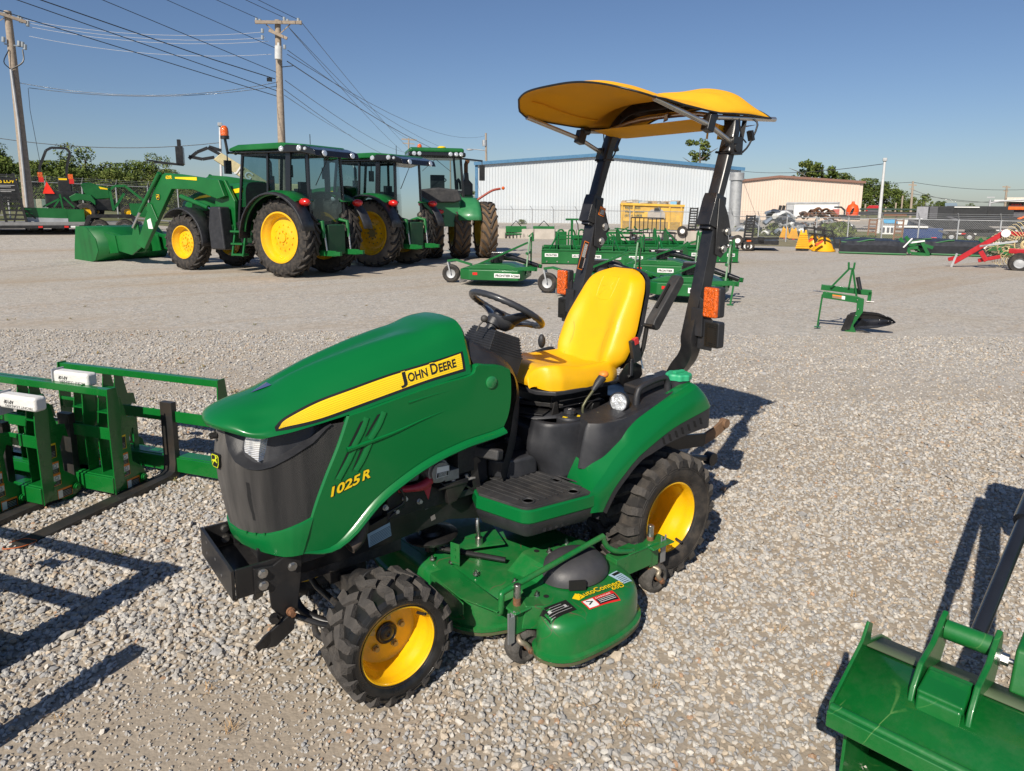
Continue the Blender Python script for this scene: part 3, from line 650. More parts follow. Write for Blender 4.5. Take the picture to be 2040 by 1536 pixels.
# badge on the nose: rounded shield with leaping deer
def deer(mb, o, u, v, s, mi):
    """small leaping deer silhouette"""
    P = [(-.46, .10), (-.30, .16), (-.12, .14), (.04, .20), (.16, .34), (.20, .46), (.10, .62), (.20, .58), (.24, .70), (.30, .54), (.40, .50), (.50, .44), (.42, .38), (.32, .34), (.28, .18), (.36, .02), (.50, -.06), (.46, -.14), (.28, -.08), (.16, -.02), (.02, -.04), (-.12, -.02), (-.20, -.16), (-.34, -.34), (-.44, -.52), (-.50, -.48), (-.36, -.22), (-.30, -.02), (-.42, .0), (-.50, -.14), (-.54, -.02)]
    o, u, v = Vector(o), Vector(u).normalized(), Vector(v).normalized(); w = u.cross(v)
    mb.prism([(a*s, b*s) for a, b in P], o, u, v, .0012, mi)
def badge(mb, o, u, v, s, mats=(0, 1), body=True):
    P = []
    for a, b in ((-.42, .55), (.42, .55), (.55, .40), (.52, -.20), (.34, -.55), (-.34, -.55), (-.52, -.20), (-.55, .40)): P.append((a*s, b*s))
    o, u, v = Vector(o), Vector(u).normalized(), Vector(v).normalized(); w = u.cross(v)
    mb.prism([(a*1.12, b*1.1) for a, b in P], o, u, v, .010*s/.04, 0 if body else mats[0])
    mb.prism(P, o+w*.0052*s/.04, u, v, .001, mats[1]); mb.prism([(a*.86, b*.88) for a, b in P], o+w*.006*s/.04, u, v, .001, mats[0])
    deer(mb, o+w*.0070*s/.04, u, v, s*.78, mats[1])
mb = MB(); badge(mb, (1.966, .022, .895), (-.27, 1, 0), (0, 0, 1), .044); mb.build('nose_badge', [BST, mat('badge_yellow_green', (.62, .68, .02), .4)], T, ang=20)
mb = MB(); mb.cyl((1.955, 0, .985), (1.978, 0, .985), .012, 14); mb.beam((1.975, -.02, .985), (1.975, .02, .985), .006, .004); mb.build('bonnet_latch', BLK, T)
# ---- green band under the grille
fb = MB()
rows = []
for k, (dz, ins) in enumerate(((0.004, .004), (0, -.006), (-.006, -.008), (-.5, -.010), (-1, -.006), (-1.04, .012))):
    r = []
    for u in us:
        z = zb(u)
        if dz <= -.4: z = z-(z-float(np.interp(u, [0, .4, .6, 1], [.568, .560, .552, .556])))*abs(dz)
        else: z += dz
        r.append(GS(u, z, ins))
    rows.append(r)
both(rows, fb)
fb.build('front_band', GREEN, T, ang=40)
# small clips along the top of the band
mb = MB()
for u in (.22, .32, .42): 
    p = GS(u, zb(u)+.003, -.007); q = GS(u+.02, zb(u+.02)+.003, -.007); mb.beam(p, q, .006, .008)
mb.build('grille_clip', GREEN, T)
# lower nose mesh
mb = MB(); both([[GS(u, z, ins) for u in us[:22]] for z, ins in ((.565, .03), (.50, .045), (.44, .075))], mb); mb.build('lower_grille', PLAD, T, ang=60)
# ---- side panels
top_e = [(1.548, 1.052), (1.47, 1.063), (1.32, 1.090), (1.17, 1.113), (1.006, 1.132), (.975, 1.168), (.915, 1.160), (.855, 1.149), (.803, 1.128)]
mid1 = [(1.592, .945), (1.49, .96), (1.34, .985), (1.18, 1.01), (1.02, 1.035), (.955, 1.07), (.90, 1.075), (.845, 1.075), (.797, 1.070)]
mid2 = [(1.645, .835), (1.535, .85), (1.385, .885), (1.215, .92), (1.045, .945), (.965, .965), (.91, .975), (.855, .985), (.800, .99)]
mid3 = [(1.695, .715), (1.575, .73), (1.425, .785), (1.265, .845), (1.085, .88), (.995, .895), (.93, .905), (.875, .917), (.815, .925)]
bot_e = [(1.748, .562), (1.617, .562), (1.46, .70), (1.335, .772), (1.20, .825), (1.05, .858), (.96, .868), (.895, .873), (.838, .882)]
def py_(x, z):
    y = float(np.interp(x, [.78, 1.0, 1.4, 1.55, 1.66, 1.75], [.276, .277, .272, .268, .264, .262]))
    return y+.006*sin(max(0, min(1, (z-.6)/.5))*pi)
def pgrid(yoff=0.):
    ctrl = [[(x, py_(x, z)+yoff, z) for x, z in r] for r in (bot_e, mid3, mid2, mid1, top_e)]
    return csurf(ctrl, 5, 5)
for sg in (1, -1):
    mb = MB(); rows = [[Vector((p.x, p.y*sg, p.z)) for p in r] for r in pgrid()]
    mb.grid(rows, flip=sg < 0)
    # returns round the edge, so that the panel reads as thick sheet
    mb.grid([rows[-1], [p+Vector((0, -.010*sg, .006)) for p in rows[-1]], [p+Vector((0, -.03*sg, .004)) for p in rows[-1]]], flip=sg < 0)
    fe = [r[0] for r in rows]; mb.grid([fe, [p+Vector((.007, -.008*sg, 0)) for p in fe], [p+Vector((.004, -.03*sg, 0)) for p in fe]], flip=sg > 0)
    re = [r[-1] for r in rows]; mb.grid([re, [p+Vector((-.004, -.006*sg, 0)) for p in re], [p+Vector((0, -.03*sg, 0)) for p in re]], flip=sg < 0)
    # flared lip along the arch: groove, then rolled edge
    be = rows[0]
    prof = ((0, 0), (-.002, -.004), (.004, -.010), (.018, -.016), (.022, -.026), (.014, -.034), (-.02, -.036))
    lip = []
    for dy, dn in prof:
        r = []
        for i, p in enumerate(be):
            q = be[min(i+1, len(be)-1)]-be[max(i-1, 0)]; nn = Vector((-q.z, 0, q.x)).normalized()
            if nn.z < 0: nn = -nn
            f = min(1, i/7)
            r.append(p+nn*dn*(.15+.85*f)+Vector((0, dy*sg*f, 0)))
        lip.append(r)
    mb.grid(lip, flip=sg > 0)
    mb.build('side_panel', GREEN, T, ang=40)
    if sg == 1: PB = bvh_of([mb])
mb = MB()   # louvres: dark slots with raised green blades over them
def slot(mb, P, mi, off, d=(0, -1, 0)):
    q = drape(PB, [Vector((x, .5, z)) for x, z in P], d, off=off); mb.add(q, [tuple(range(len(q)))], mi)
SL = [[(1.507, 1.022), (1.493, 1.026), (1.548, .938), (1.560, .934)], [(1.437, 1.038), (1.423, 1.041), (1.478, .968), (1.492, .960)],
      [(1.564, .916), (1.551, .920), (1.606, .835), (1.622, .812)], [(1.503, .930), (1.489, .935), (1.535, .855), (1.551, .833)]]
for P in SL:
    # split long slots so that they follow the panel
    a, b, c, d2 = P
    for i in range(6):
        t0, t1 = i/6, (i+1)/6
        L = lambda p, q, t: (lerp(p[0], q[0], t), lerp(p[1], q[1], t))
        slot(mb, [L(b, c, t0), L(b, c, t1), L(a, d2, t1), L(a, d2, t0)], 0, .0015)
mb.build('louvre_slot', mat('dark_slot', (.003, .006, .005), .9), T)
mb = MB()
def ridge(mb, pts, w, h, n=6, taper=True, mi=0):
    C = crom([(x, 0, z) for x, z in pts], n); rows = []
    for i, c in enumerate(C):
        a = C[max(0, i-1)]; b = C[min(len(C)-1, i+1)]; t = (b-a).normalized(); nn = Vector((-t.z, 0, t.x))
        k = i/(len(C)-1); ww = w*(1-.85*k if taper else 1); hh = h*(1-.9*k if taper else 1)
        r = []
        for s_, hh2 in ((-1, -.001), (-.5, hh), (.3, hh*.9), (1, -.001)):
            p = c+nn*ww*s_; q = drape(PB, [Vector((p.x, .5, p.z))], (0, -1, 0), off=max(hh2, -.001) if hh2 > 0 else .0002)[0]; r.append(q)
        rows.append(r)
    mb.grid(rows, mi)
ridge(mb, [(1.563, .922), (1.482, .934), (1.369, .953), (1.25, .981), (1.142, 1.002)], .012, .010)
for P in ([(1.478, 1.034), (1.50, .985), (1.535, .93)], [(1.405, 1.044), (1.43, .995), (1.468, .945)], [(1.532, .925), (1.56, .875), (1.60, .815)], [(1.470, .932), (1.50, .875), (1.53, .835)]):
    ridge(mb, P, .013, .004, taper=False)
ridge(mb, [(1.30, 1.062), (1.20, 1.075), (1.10, 1.084)], .006, .003)
mb.build('louvre_blade', GREEN, T, ang=30)
mb = MB(); q = drape(PB, [Vector((.904, .5, 1.088))], (0, -1, 0))[0]; mb.cyl(q-Vector((0, .004, 0)), q+Vector((0, .004, 0)), .027, 28); mb.lathe([(.027, .004), (.024, .006), (.0, .0065)], q, (0, 1, 0), 28)
mb.build('panel_button', mat('moulded_green', (.02, .2, .06), .3, coat=.5), T, ang=40)
mb = MB()
for mi, off, bold in ((1, .002, .07), (0, .003, .03)):
    letters(PB, mb, '1025', (1.634, .755), (1.520, .785), .038, mi, off, bold, 0, skew=(-.18, 0))
    letters(PB, mb, 'R', (1.508, .790), (1.474, .798), .038, mi, off, bold, 0, skew=(-.18, 0))
mb.build('model_lettering', [YST, BST], T)
# ---- rear of the bonnet: dashboard cowl
mb = MB()
cw = [  # sections across (y) at stations going back; half profile centre -> side -> down
 [(.985, 0, 1.310), (.985, .10, 1.306), (.985, .16, 1.292), (.985, .20, 1.250), (.980, .240, 1.19), (.975, .266, 1.150)],
 [(.90, 0, 1.250), (.90, .10, 1.248), (.90, .15, 1.238), (.90, .20, 1.225), (.895, .235, 1.175), (.89, .264, 1.143)],
 [(.80, 0, 1.195), (.80, .09, 1.193), (.80, .14, 1.186), (.80, .19, 1.175), (.80, .230, 1.145), (.80, .266, 1.118)],
 [(.72, 0, 1.14), (.72, .08, 1.138), (.72, .13, 1.130), (.725, .18, 1.115), (.74, .225, 1.09), (.765, .266, 1.075)],
 [(.665, 0, 1.08), (.665, .08, 1.078), (.67, .13, 1.065), (.685, .17, 1.04), (.71, .215, 1.01), (.757, .266, 1.0)],
 [(.64, 0, 1.02), (.64, .08, 1.02), (.65, .13, 1.0), (.67, .17, .97), (.70, .21, .93), (.775, .268, .93)],
 [(.66, 0, .80), (.66, .08, .80), (.67, .13, .80), (.69, .17, .78), (.72, .21, .76), (.80, .268, .80)],
 [(.74, 0, .58), (.74, .08, .58), (.75, .13, .58), (.76, .17, .57), (.78, .21, .57), (.84, .262, .66)]]
mb.grid(mir(csurf(cw, 4, 4)), flip=True)
mb.build('dashboard_cowl', PLA, T, ang=50)
mb = MB()   # ribbed boot under the wheel
RB = Matrix.Translation((.705, 0, 1.165))@Matrix.Rotation(-.36, 4, 'Y')
for k in range(8):
    s_ = 1-k*.032; bb = MB().box((0, 0, -.005+k*.0115), (.205*s_, .245*s_, .0065)); bb.box((0, 0, .0+k*.0115), (.192*s_, .232*s_, .0075)); mb.merge(bb, RB)
mb.merge(MB().box((0, 0, -.05), (.20, .24, .09)), RB)
mb.build('steering_boot', PLA, T, bevel=.0015)
mb = MB(); mb.cyl((.76, 0, 1.19), (.655, 0, 1.335), .026, 18); mb.cyl((.70, 0, 1.275), (.682, 0, 1.30), .04, 18); mb.build('steering_column', PLA, T)
mb = MB(); mb.tube([(.83, .06, 1.27), (.815, .065, 1.30), (.80, .07, 1.315)], .004, 8); mb.ball((.795, .07, 1.325), .017); mb.build('throttle_knob', mat('dusty_grey_knob', (.06, .055, .05), .6), T, ang=60)
# steering wheel
wc = Vector((.615, 0, 1.345)); wn_ = Vector((-.50, 0, .866)).normalized(); wu = Vector((.866, 0, .5)); wv = Vector((0, 1, 0))
def wp(a, r, h=0): return wc+(wu*cos(a)+wv*sin(a))*r+wn_*h
sw = thing('steering_wheel', None, None, parent=T)
bpy.data.objects.remove(sw)
mb = MB()
N = 96; pts = [wp(2*pi*i/N  , .182) for i in range(N)]
rows = []
for i in range(N):
    a = 2*pi*i/N; rr = []  # finger grips
    for k in range(12):
        b = 2*pi*k/12; rad = .0155+.0014*cos(a*32)*(1 if cos(b) < 0 else .3)
        rr.append(wp(a, .182+rad*cos(b), rad*sin(b)))
    rows.append(rr)
rows.append(rows[0]); mb.grid(rows, closed=True)
for a0 in (radians(90), radians(-90), radians(180)):
    rows = []
    for i in range(9):
        t = i/8; r = lerp(.03, .176, t); wd = lerp(.060, .022, t**.6); h = -.060*(1-t)**1.3-.004
        d = wp(a0, 1)-wc; d.normalize(); sd = wn_.cross(d)
        c = wc+d*r+wn_*h
        rows.append([c+sd*wd*x+wn_*y for x, y in ((-1, -.004), (-.8, .006), (0, .009), (.8, .006), (1, -.004), (.7, -.014), (-.7, -.014))])
    mb.grid(rows, closed=True, flip=True)
mb.lathe([(.0, -.040), (.045, -.044), (.070, -.054), (.066, -.074), (.04, -.10), (0, -.105)], wc, wn_, 28)
mb.build('steering_wheel', mat('wheel_plastic', (.035, .037, .043), .38, var=.1, coat=.2), T, ang=50)
mb = MB(); mb.tube([(.66, -.11, 1.20), (.62, -.17, 1.22), (.56, -.19, 1.21), (.50, -.20, 1.12)], .017, 10, smooth=4); mb.build('grab_lever', PLA, T, ang=60)
# ---- chassis and engine
mb = MB()
for sg in (1, -1):
    y = .155*sg
    P = [(1.88, .575), (1.88, .47), (1.70, .42), (1.40, .43), (1.05, .46), (.80, .40), (.55, .40), (.55, .50), (.82, .56), (1.02, .60), (1.20, .60), (1.42, .54), (1.60, .56)]
    mb.prism(P, (0, y, 0), (1, 0, 0), (0, 0, 1), .012)
mb.build('chassis_rail', BLK, T, bevel=.002)
mb = MB()   # engine, gearbox, belly
mb.box((1.18, 0, .72), (.50, .24, .36)); mb.box((1.05, 0, .52), (.75, .20, .14)); mb.box((.45, 0, .52), (.70, .22, .26)); mb.box((0, 0, .42), (.42, .26, .34))
mb.cyl((.0, -.30, .33), (0, .30, .33), .09, 20); mb.box((1.18, .14, .60), (.34, .05, .12)); mb.cyl((1.28, .10, .78), (1.28, .17, .78), .06, 20)
for k in range(6): mb.cyl((.98+k*.07, .11, .66), (.98+k*.07, .14, .66), .016, 10)
mb.box((.98, 0, .86), (.10, .42, .36)); mb.box((1.70, 0, .66), (.12, .42, .34))
mb.build('engine', mat('sooty_engine', (.016, .016, .017), .6, var=.4, dirt=(.09, .08, .07), dirt_amt=.4, bump=.4, bscale=40), T, bevel=.008)
mb = MB()
mb.cyl((1.13, .10, .72), (1.13, .215, .72), .052, 24); mb.cyl((1.13, .215, .72), (1.13, .232, .72), .044, 24); mb.lathe([(.056, .0), (.058, .02), (.052, .04)], (1.13, .12, .72), (0, 1, 0), 24)
mb.box((1.06, .16, .685), (.07, .10, .045)); mb.cyl((1.20, .14, .70), (1.30, .14, .70), .028, 14)
for k in range(10): mb.beam((1.13+.05*cos(k*.63), .14, .72+.05*sin(k*.63)), (1.13+.05*cos(k*.63), .20, .72+.05*sin(k*.63)), .006, .01)
mb.box((1.02, .19, .645), (.16, .045, .008)); mb.bolt((1.05, .20, .648), (0, 0, 1), .011, .014); mb.bolt((.98, .20, .648), (0, 0, 1), .009, .02)
mb.build('alternator', CAST, T, bevel=.002)
mb = MB(); mb.prism([(-.03, -.024), (.03, -.024), (.034, .02), (-.026, .024)], (1.125, .2345, .724), (-1, 0, 0), (0, 0, 1), .002, 0); 
mb.prism([(-.028, -.022), (.028, -.022), (.030, -.002), (-.026, -.002)], (1.125, .2365, .724), (-1, 0, 0), (0, 0, 1), .001, 1)
for k in range(4): mb.box((1.125, .2375, .719-k*.005), (.042, .0004, .0016), 0)
mb.build('engine_warning_label', [WHITE, BST], T)
mb = MB(); mb.tube([(1.30, .17, .665), (1.24, .20, .668), (1.20, .205, .672), (1.165, .20, .685)], [.013, .016, .022, .020], 10, smooth=3); mb.prism([(-.02, 0), (.02, 0), (.004, -.06)], (1.185, .21, .665), (-1, 0, 0), (0, 0, 1), .006); mb.build('battery_cable_boot', mat('red_rubber', (.42, .03, .05), .45), T, ang=60)
mb = MB(); mb.tube([(1.30, .12, .66), (1.38, .17, .645), (1.42, .18, .64)], .008, 8, smooth=3); mb.tube([(1.2, .12, .60), (1.3, .17, .58), (1.36, .15, .52)], .007, 8, smooth=3)
mb.tube([(1.35, .13, .72), (1.32, .18, .70), (1.28, .19, .62), (1.36, .18, .58)], .006, 8, smooth=4); mb.build('hose', BLK, T, ang=60)
mb = MB()
for p in ((1.27, .165, .615), (1.36, .165, .60), (1.20, .165, .585), (1.31, .165, .57)): mb.bolt(p, (0, 1, .2), .009, .018)
mb.build('engine_bolt', STEEL, T)
mb = MB()   # engine mount bracket
mb.prism([(0, 0), (.12, 0), (.12, -.02), (.06, -.09), (.02, -.10)], (1.10, .20, .655), (-1, 0, 0), (0, 0, 1), .03); mb.box((1.06, .185, .64), (.15, .07, .012)); mb.beam((1.00, .18, .63), (.90, .19, .55), .05, .01)
mb.build('mount_bracket', BLK, T, bevel=.003)
mb = MB()   # exhaust
ex = crom([(1.50, .10, .66), (1.49, .17, .64), (1.485, .215, .585), (1.515, .235, .535), (1.555, .245, .515)], 6)
mb.tube(ex, .027, 16); mb.tube([ex[-1], ex[-1]+(ex[-1]-ex[-2])*.02], .0245, 16)
mb.build('exhaust_pipe', mat('sooty_pipe', (.09, .075, .065), .65, metal=.5, var=.3, dirt=(.2, .14, .1), dirt_amt=.4), T, ang=50)
mb = MB(); mb.cyl(ex[-1]+(ex[-1]-ex[-2])*.03, ex[-1]+(ex[-1]-ex[-2])*.06, .022, 16); mb.build('exhaust_bore', mat('soot', (.004, .004, .004), .95), T)
mb = MB(); mb.prism([(0, 0), (.105, .0), (.105, .06), (0, .06)], (1.435, .1625, .445), (-1, 0, .22), (.10, 0, 1), .001, 0)
for k in range(7): mb.beam((1.43-.0, .1635, .452+k*.0065+.0), (1.335, .1635, .4735+k*.0065), .0004, .0018, mi=1)
mb.build('rating_label', [mat('pale_blue_label', (.34, .48, .58), .5), BST], T)
mb = MB()
for x, z in ((1.16, .55), (1.13, .49), (.93, .575), (1.02, .56)): mb.box((x, .162, z), (.022, .002, .022), rot=Matrix.Rotation(.25, 4, 'Y'))
mb.build('frame_hole', mat('hole_dust', (.16, .15, .14), .9), T)
mb = MB()   # pivot with pin
mb.prism([(-.04, -.06), (.04, -.05), (.045, .05), (-.02, .06)], (.845, .205, .53), (-1, 0, 0), (0, 0, 1), .01); mb.cyl((.845, .16, .53), (.845, .225, .53), .022, 14)
mb.build('draft_bracket', BLK, T, bevel=.003)
mb = MB(); mb.cyl((.845, .21, .53), (.845, .245, .53), .010, 12); mb.tube([(.845, .243, .545), (.86, .244, .56), (.85, .244, .58), (.835, .244, .56), (.835, .243, .52), (.845, .243, .50), (.86, .243, .525)], .0025, 6, smooth=3); mb.build('lynch_pin', STEEL, T, ang=60)
# ---- front axle, steering, loader brackets and front weight box
mb = MB()
mb.beam((1.5, -.34, .30), (1.5, .34, .30), .085, .075); mb.cyl((1.5, .30, .30), (1.5, .37, .30), .055, 18)
mb.box((1.5, 0, .38), (.16, .20, .16)); mb.box((1.53, 0, .46), (.50, .30, .16)); mb.box((1.62, -.16, .40), (.20, .10, .22)); mb.tube([(1.58, -.33, .26), (1.60, 0, .25), (1.58, .33, .26)], .013, 10)
mb.tube([(1.66, .12, .22), (1.70, .24, .20), (1.66, .34, .20)], .013, 10, smooth=4)
for sg in (1, -1):
    mb.lathe([(.0, -.06), (.05, -.06), (.068, -.045), (.07, .02), (.055, .05), (.0, .055)], (1.5, .36*sg, .30), (0, 1, 0), 24)
    mb.cyl((1.5, .355*sg, .22), (1.5, .355*sg, .40), .042, 18)
    mb.box((1.57, .34*sg, .27), (.12, .04, .05))
mb.cyl((1.5, .20, .335), (1.5, .31, .375), .05, 18); mb.cyl((1.5, .31, .375), (1.5, .335, .38), .062, 18)
mb.build('front_axle', mat('axle_black', (.02, .02, .021), .5, var=.3, dirt=(.14, .12, .1), dirt_amt=.5, dscale=12, bump=.2), T, bevel=.006)
mb = MB()
for k in range(5): a = k*1.26; mb.bolt((1.5+.047*cos(a), .336, .378+.047*sin(a)), (0, 1, .2), .008, .010)
mb.build('kingpin_bolt', BLK, T)
mb = MB(); mb.tube([(1.745, .10, .36), (1.73, .16, .28), (1.68, .24, .25), (1.60, .33, .245)], .016, 12, smooth=5); mb.build('steering_hose', BLK, T, ang=60)
mb = MB()   # open box of flat bar in front of the nose
th = .012; x0, x1 = 1.80, 1.985; yw = .215; zt, zb_ = .545, .430
mb.box((x1, 0, (zt+zb_)/2), (th, 2*yw, zt-zb_))
for sg in (1, -1): mb.box(((x0+x1)/2-.003, sg*(yw-th/2), (zt+zb_)/2), (x1-x0-th, th-.001, zt-zb_-.002))
mb.box((1.80, 0, .487), (th, 2*yw-2*th-.004, .10))
mb.box((1.875, 0, .445), (.15, 2*yw-.04, .010)); mb.build('front_bracket_box', BLK, T, bevel=.002)  # black bottom plate added so the inside of the box stays dark
mb = MB()
for sg in (1,):
    for x, z in ((1.885, .51), (1.885, .463)): mb.bolt((x, yw+.014, z), (0, 1, 0), .0135, .014)
    mb.bolt((1.775, yw+.010, .500), (0, 1, 0), .013, .014)
for z in (.52, .475): mb.bolt((1.90, -yw+th+.001, z), (0, 1, 0), .0125, .012)
for y, z in ((-.13, .47), (-.12, .52), (0, .50), (.08, .47)): mb.cyl((1.9905, y, z), (1.9925, y, z), .006, 10)
mb.build('bracket_bolt', STEEL, T)
for sg in (1, -1):   # folded side brackets hanging below
    mb = MB()
    mb.prism([(1.915, .535), (1.915, .435), (1.865, .435), (1.86, .36), (1.83, .315), (1.795, .30), (1.765, .315), (1.755, .38), (1.745, .45), (1.735, .54), (1.80, .548), (1.845, .525)], (0, sg*(yw+.006), 0), (1, 0, 0), (0, 0, 1), .010)
    mb.build('side_bracket', BLK, T, bevel=.002)
mb = MB(); mb.prism([(-.02, -.045), (.03, -.055), (.10, -.01), (.105, .03), (.08, .05), (-.02, -.005)], (1.885, .235, .265), (-1, 0, 0), (0, 0, 1), .012)
mb.beam((1.80, .22, .29), (1.93, .25, .235), .008, .05, h2=.03); mb.build('bracket_foot', BLK, T, bevel=.002)
mb = MB(); mb.bolt((1.795, yw+.022, .330), (0, 1, 0), .012, .03); mb.build('rusty_bolt', RUST, T)
mb = MB(); mb.bolt((1.85, yw+.012, .318), (.4, 1, 0), .016, .02); mb.build('foot_bolt', BLK, T)
mb = MB(); mb.tube([(1.80, .18, .30), (1.70, .26, .255), (1.60, .33, .23)], .011, 10); mb.beam((1.82, .10, .50), (1.85, .02, .30), .04, .012); mb.build('brace_rod', BLK, T)
# ---- foot platform
def offset_poly(P, d):
    n = len(P); out = []
    A = sum(P[i][0]*P[(i+1) % n][1]-P[(i+1) % n][0]*P[i][1] for i in range(n)); sg = 1 if A > 0 else -1
    for i in range(n):
        a, b, c = Vector(P[i-1]), Vector(P[i]), Vector(P[(i+1) % n])
        e1 = (b-a).normalized(); e2 = (c-b).normalized(); n1 = Vector((e1.y, -e1.x))*sg; n2 = Vector((e2.y, -e2.x))*sg
        k = n1+n2; k = k/max(k.length_squared, .3)*2*.5*2 if False else (n1+n2)/max((1+n1.dot(n2)), .3)
        out.append((b.x+k.x*d, b.y+k.y*d))
    return out
def arc(cx, cy, r, a0, a1, n=6): return [(cx+r*cos(radians(lerp(a0, a1, i/n))), cy+r*sin(radians(lerp(a0, a1, i/n)))) for i in range(n+1)]
PF = [(.56, .17), (.93, .17), (.975, .27), (.915, .48)]+[(.905, .505), (.89, .522), (.865, .532)]+[(.58, .560), (.535, .556)]
for sg in (1, -1):
    m_ = lambda P: [(x, y*sg) for x, y in P]
    def ring(mb, P, levels, mi=0, cap=None):
        rows = [[Vector((x, y, z)) for x, y in m_(offset_poly(P, d))] for d, z in levels]
        mb.grid(rows, mi, flip=sg > 0, closed=True)
    mb = MB(); ring(mb, PF, [(-.03, .588), (-.006, .588), (0, .583), (.002, .535), (-.002, .529)]); mb.build('platform', GREEN, T, bevel=0)
    mb = MB(); ring(mb, PF, [(-.01, .532), (-.003, .528), (-.006, .50), (-.028, .462), (-.06, .462)])
    Q = m_(offset_poly(PF, -.05)); mb.add([(x, y, .463) for x, y in Q], [tuple(range(len(Q)))])
    for i in range(9):   # moulded ribs
        x = .80-i*.032; mb.box((x, (.538+.0012*i-.016)*sg, .497), (.012, .010, .045))
    mb.build('platform_skirt', PLA, T)
    mb = MB(); P2 = m_(offset_poly(PF, -.012)); mb.prism(P2, (0, 0, .592), (1, 0, 0), (0, 1, 0), .012)
    for i in range(11):
        x = .90-i*.034; y0 = .20; y1 = .485 if i > 1 else .43
        a, b = Vector((x+.02, y0*sg, .6005)), Vector((x-.035, y1*sg, .6005)); mb.beam(a, b, .009, .005)
    for x, y in ((.84, .46), (.62, .50), (.60, .36), (.80, .17)):
        mb.lathe([(.030, .0), (.030, .004), (.024, .005), (.022, -.001), (0, -.001)], (x, y*sg, .599), (0, 0, 1), 20)
    mb.build('foot_mat', PLAD, T, bevel=.0015)
# centre tunnel and lower console
mb = MB()
for sg in (1, -1):
    mb.prism([(.57, .13), (.83, .13), (.78, .20), (.73, .235), (.60, .235)], (0, 0, .64), (1, 0, 0), (0, sg, 0), .10)
mb.box((.62, 0, .66), (.42, .25, .18)); mb.box((.45, 0, .76), (.34, .40, .10))
mb.build('tunnel', PLA, T, bevel=.02, segs=3)
cons = [[(.60, .20, .845), (.615, .20, .845), (.62, .20, .83), (.655, .215, .72), (.60, .22, .64), (.58, .225, .59)],
        [(.55, .30, .845), (.58, .295, .845), (.59, .295, .83), (.60, .30, .72), (.57, .315, .64), (.56, .32, .585)],
        [(.42, .33, .845), (.47, .345, .845), (.475, .35, .83), (.48, .355, .74), (.50, .36, .66), (.50, .36, .60)],
        [(.30, .33, .845), (.33, .36, .845), (.335, .365, .83), (.36, .37, .77), (.42, .365, .72), (.46, .36, .66)]]
for sg in (1, -1):
    mb = MB(); rows = csurf([[(x, y*sg, z) for x, y, z in r] for r in cons], 3, 4); mb.grid(rows, flip=sg > 0)
    mb.grid([[Vector((.25, .05*sg, .845)), Vector((.62, .05*sg, .845))], [Vector((.30, .33*sg, .845)), Vector((.60, .20*sg, .845))]], flip=sg > 0)
    mb.build('console', PLA, T, ang=60, solid=.004)
mb = MB()   # dial housing and dial
mb.lathe([(.052, -.16), (.058, -.03), (.062, -.02), (.062, .010), (.056, .018), (0, .018)], (.455, .285, .845), (0, 0, 1), 32)
mb.lathe([(.026, .018), (.026, .026), (.030, .030), (.028, .046), (.022, .050), (0, .050)], (.455, .285, .845), (0, 0, 1), 10)
mb.build('height_dial', PLA, T, ang=35)
mb = MB(); 
for a in (.3, 2.2, 4.0): mb.prism([(.036, -.012), (.050, -.010), (.050, .010), (.036, .012)], (.455, .285, .8645), (cos(a), sin(a), 0), (-sin(a), cos(a), 0), .001, 0)
mb.box((.462, .292, .896), (.018, .004, .001), 1); mb.build('dial_marks', [YST, WHITE], T)
mb = MB(); mb.tube([(.68, .14, .79), (.75, .20, .78)], [.018, .016], 12); mb.ball((.75, .20, .78), .019, sc=(1, 1, 1)); mb.build('side_lever', PLA, T, ang=60)
mb = MB(); mb.tube([(.52, .33, .60), (.515, .335, .655), (.50, .355, .665)], .006, 8); mb.cyl((.515, .335, .61), (.515, .335, .635), .010, 10); mb.build('latch_rod', STEEL, T)
# pedal
mb = MB(); mb.box((.895, .245, .760), (.055, .125, .048), rot=Matrix.Rotation(.45, 4, 'Z')@Matrix.Rotation(-.25, 4, 'Y')); pd = mb.build('pedal_pad', PLAD, T, bevel=.010, segs=3)
mb = MB(); mb.tube([(.925, .215, .735), (.945, .205, .715), (.94, .205, .66), (.92, .205, .55)], .5, sq=(.012, .035)); mb.build('pedal_arm', BLK, T, bevel=.002)
mb = MB(); mb.prism([(1.02, .70), (.90, .78), (.86, .76), (.84, .60), (.93, .56), (1.03, .60)], (0, .16, 0), (1, 0, 0), (0, 0, 1), .012); mb.box((.97, .17, .58), (.20, .06, .03)); mb.build('firewall_plate', PLA, T, bevel=.004)
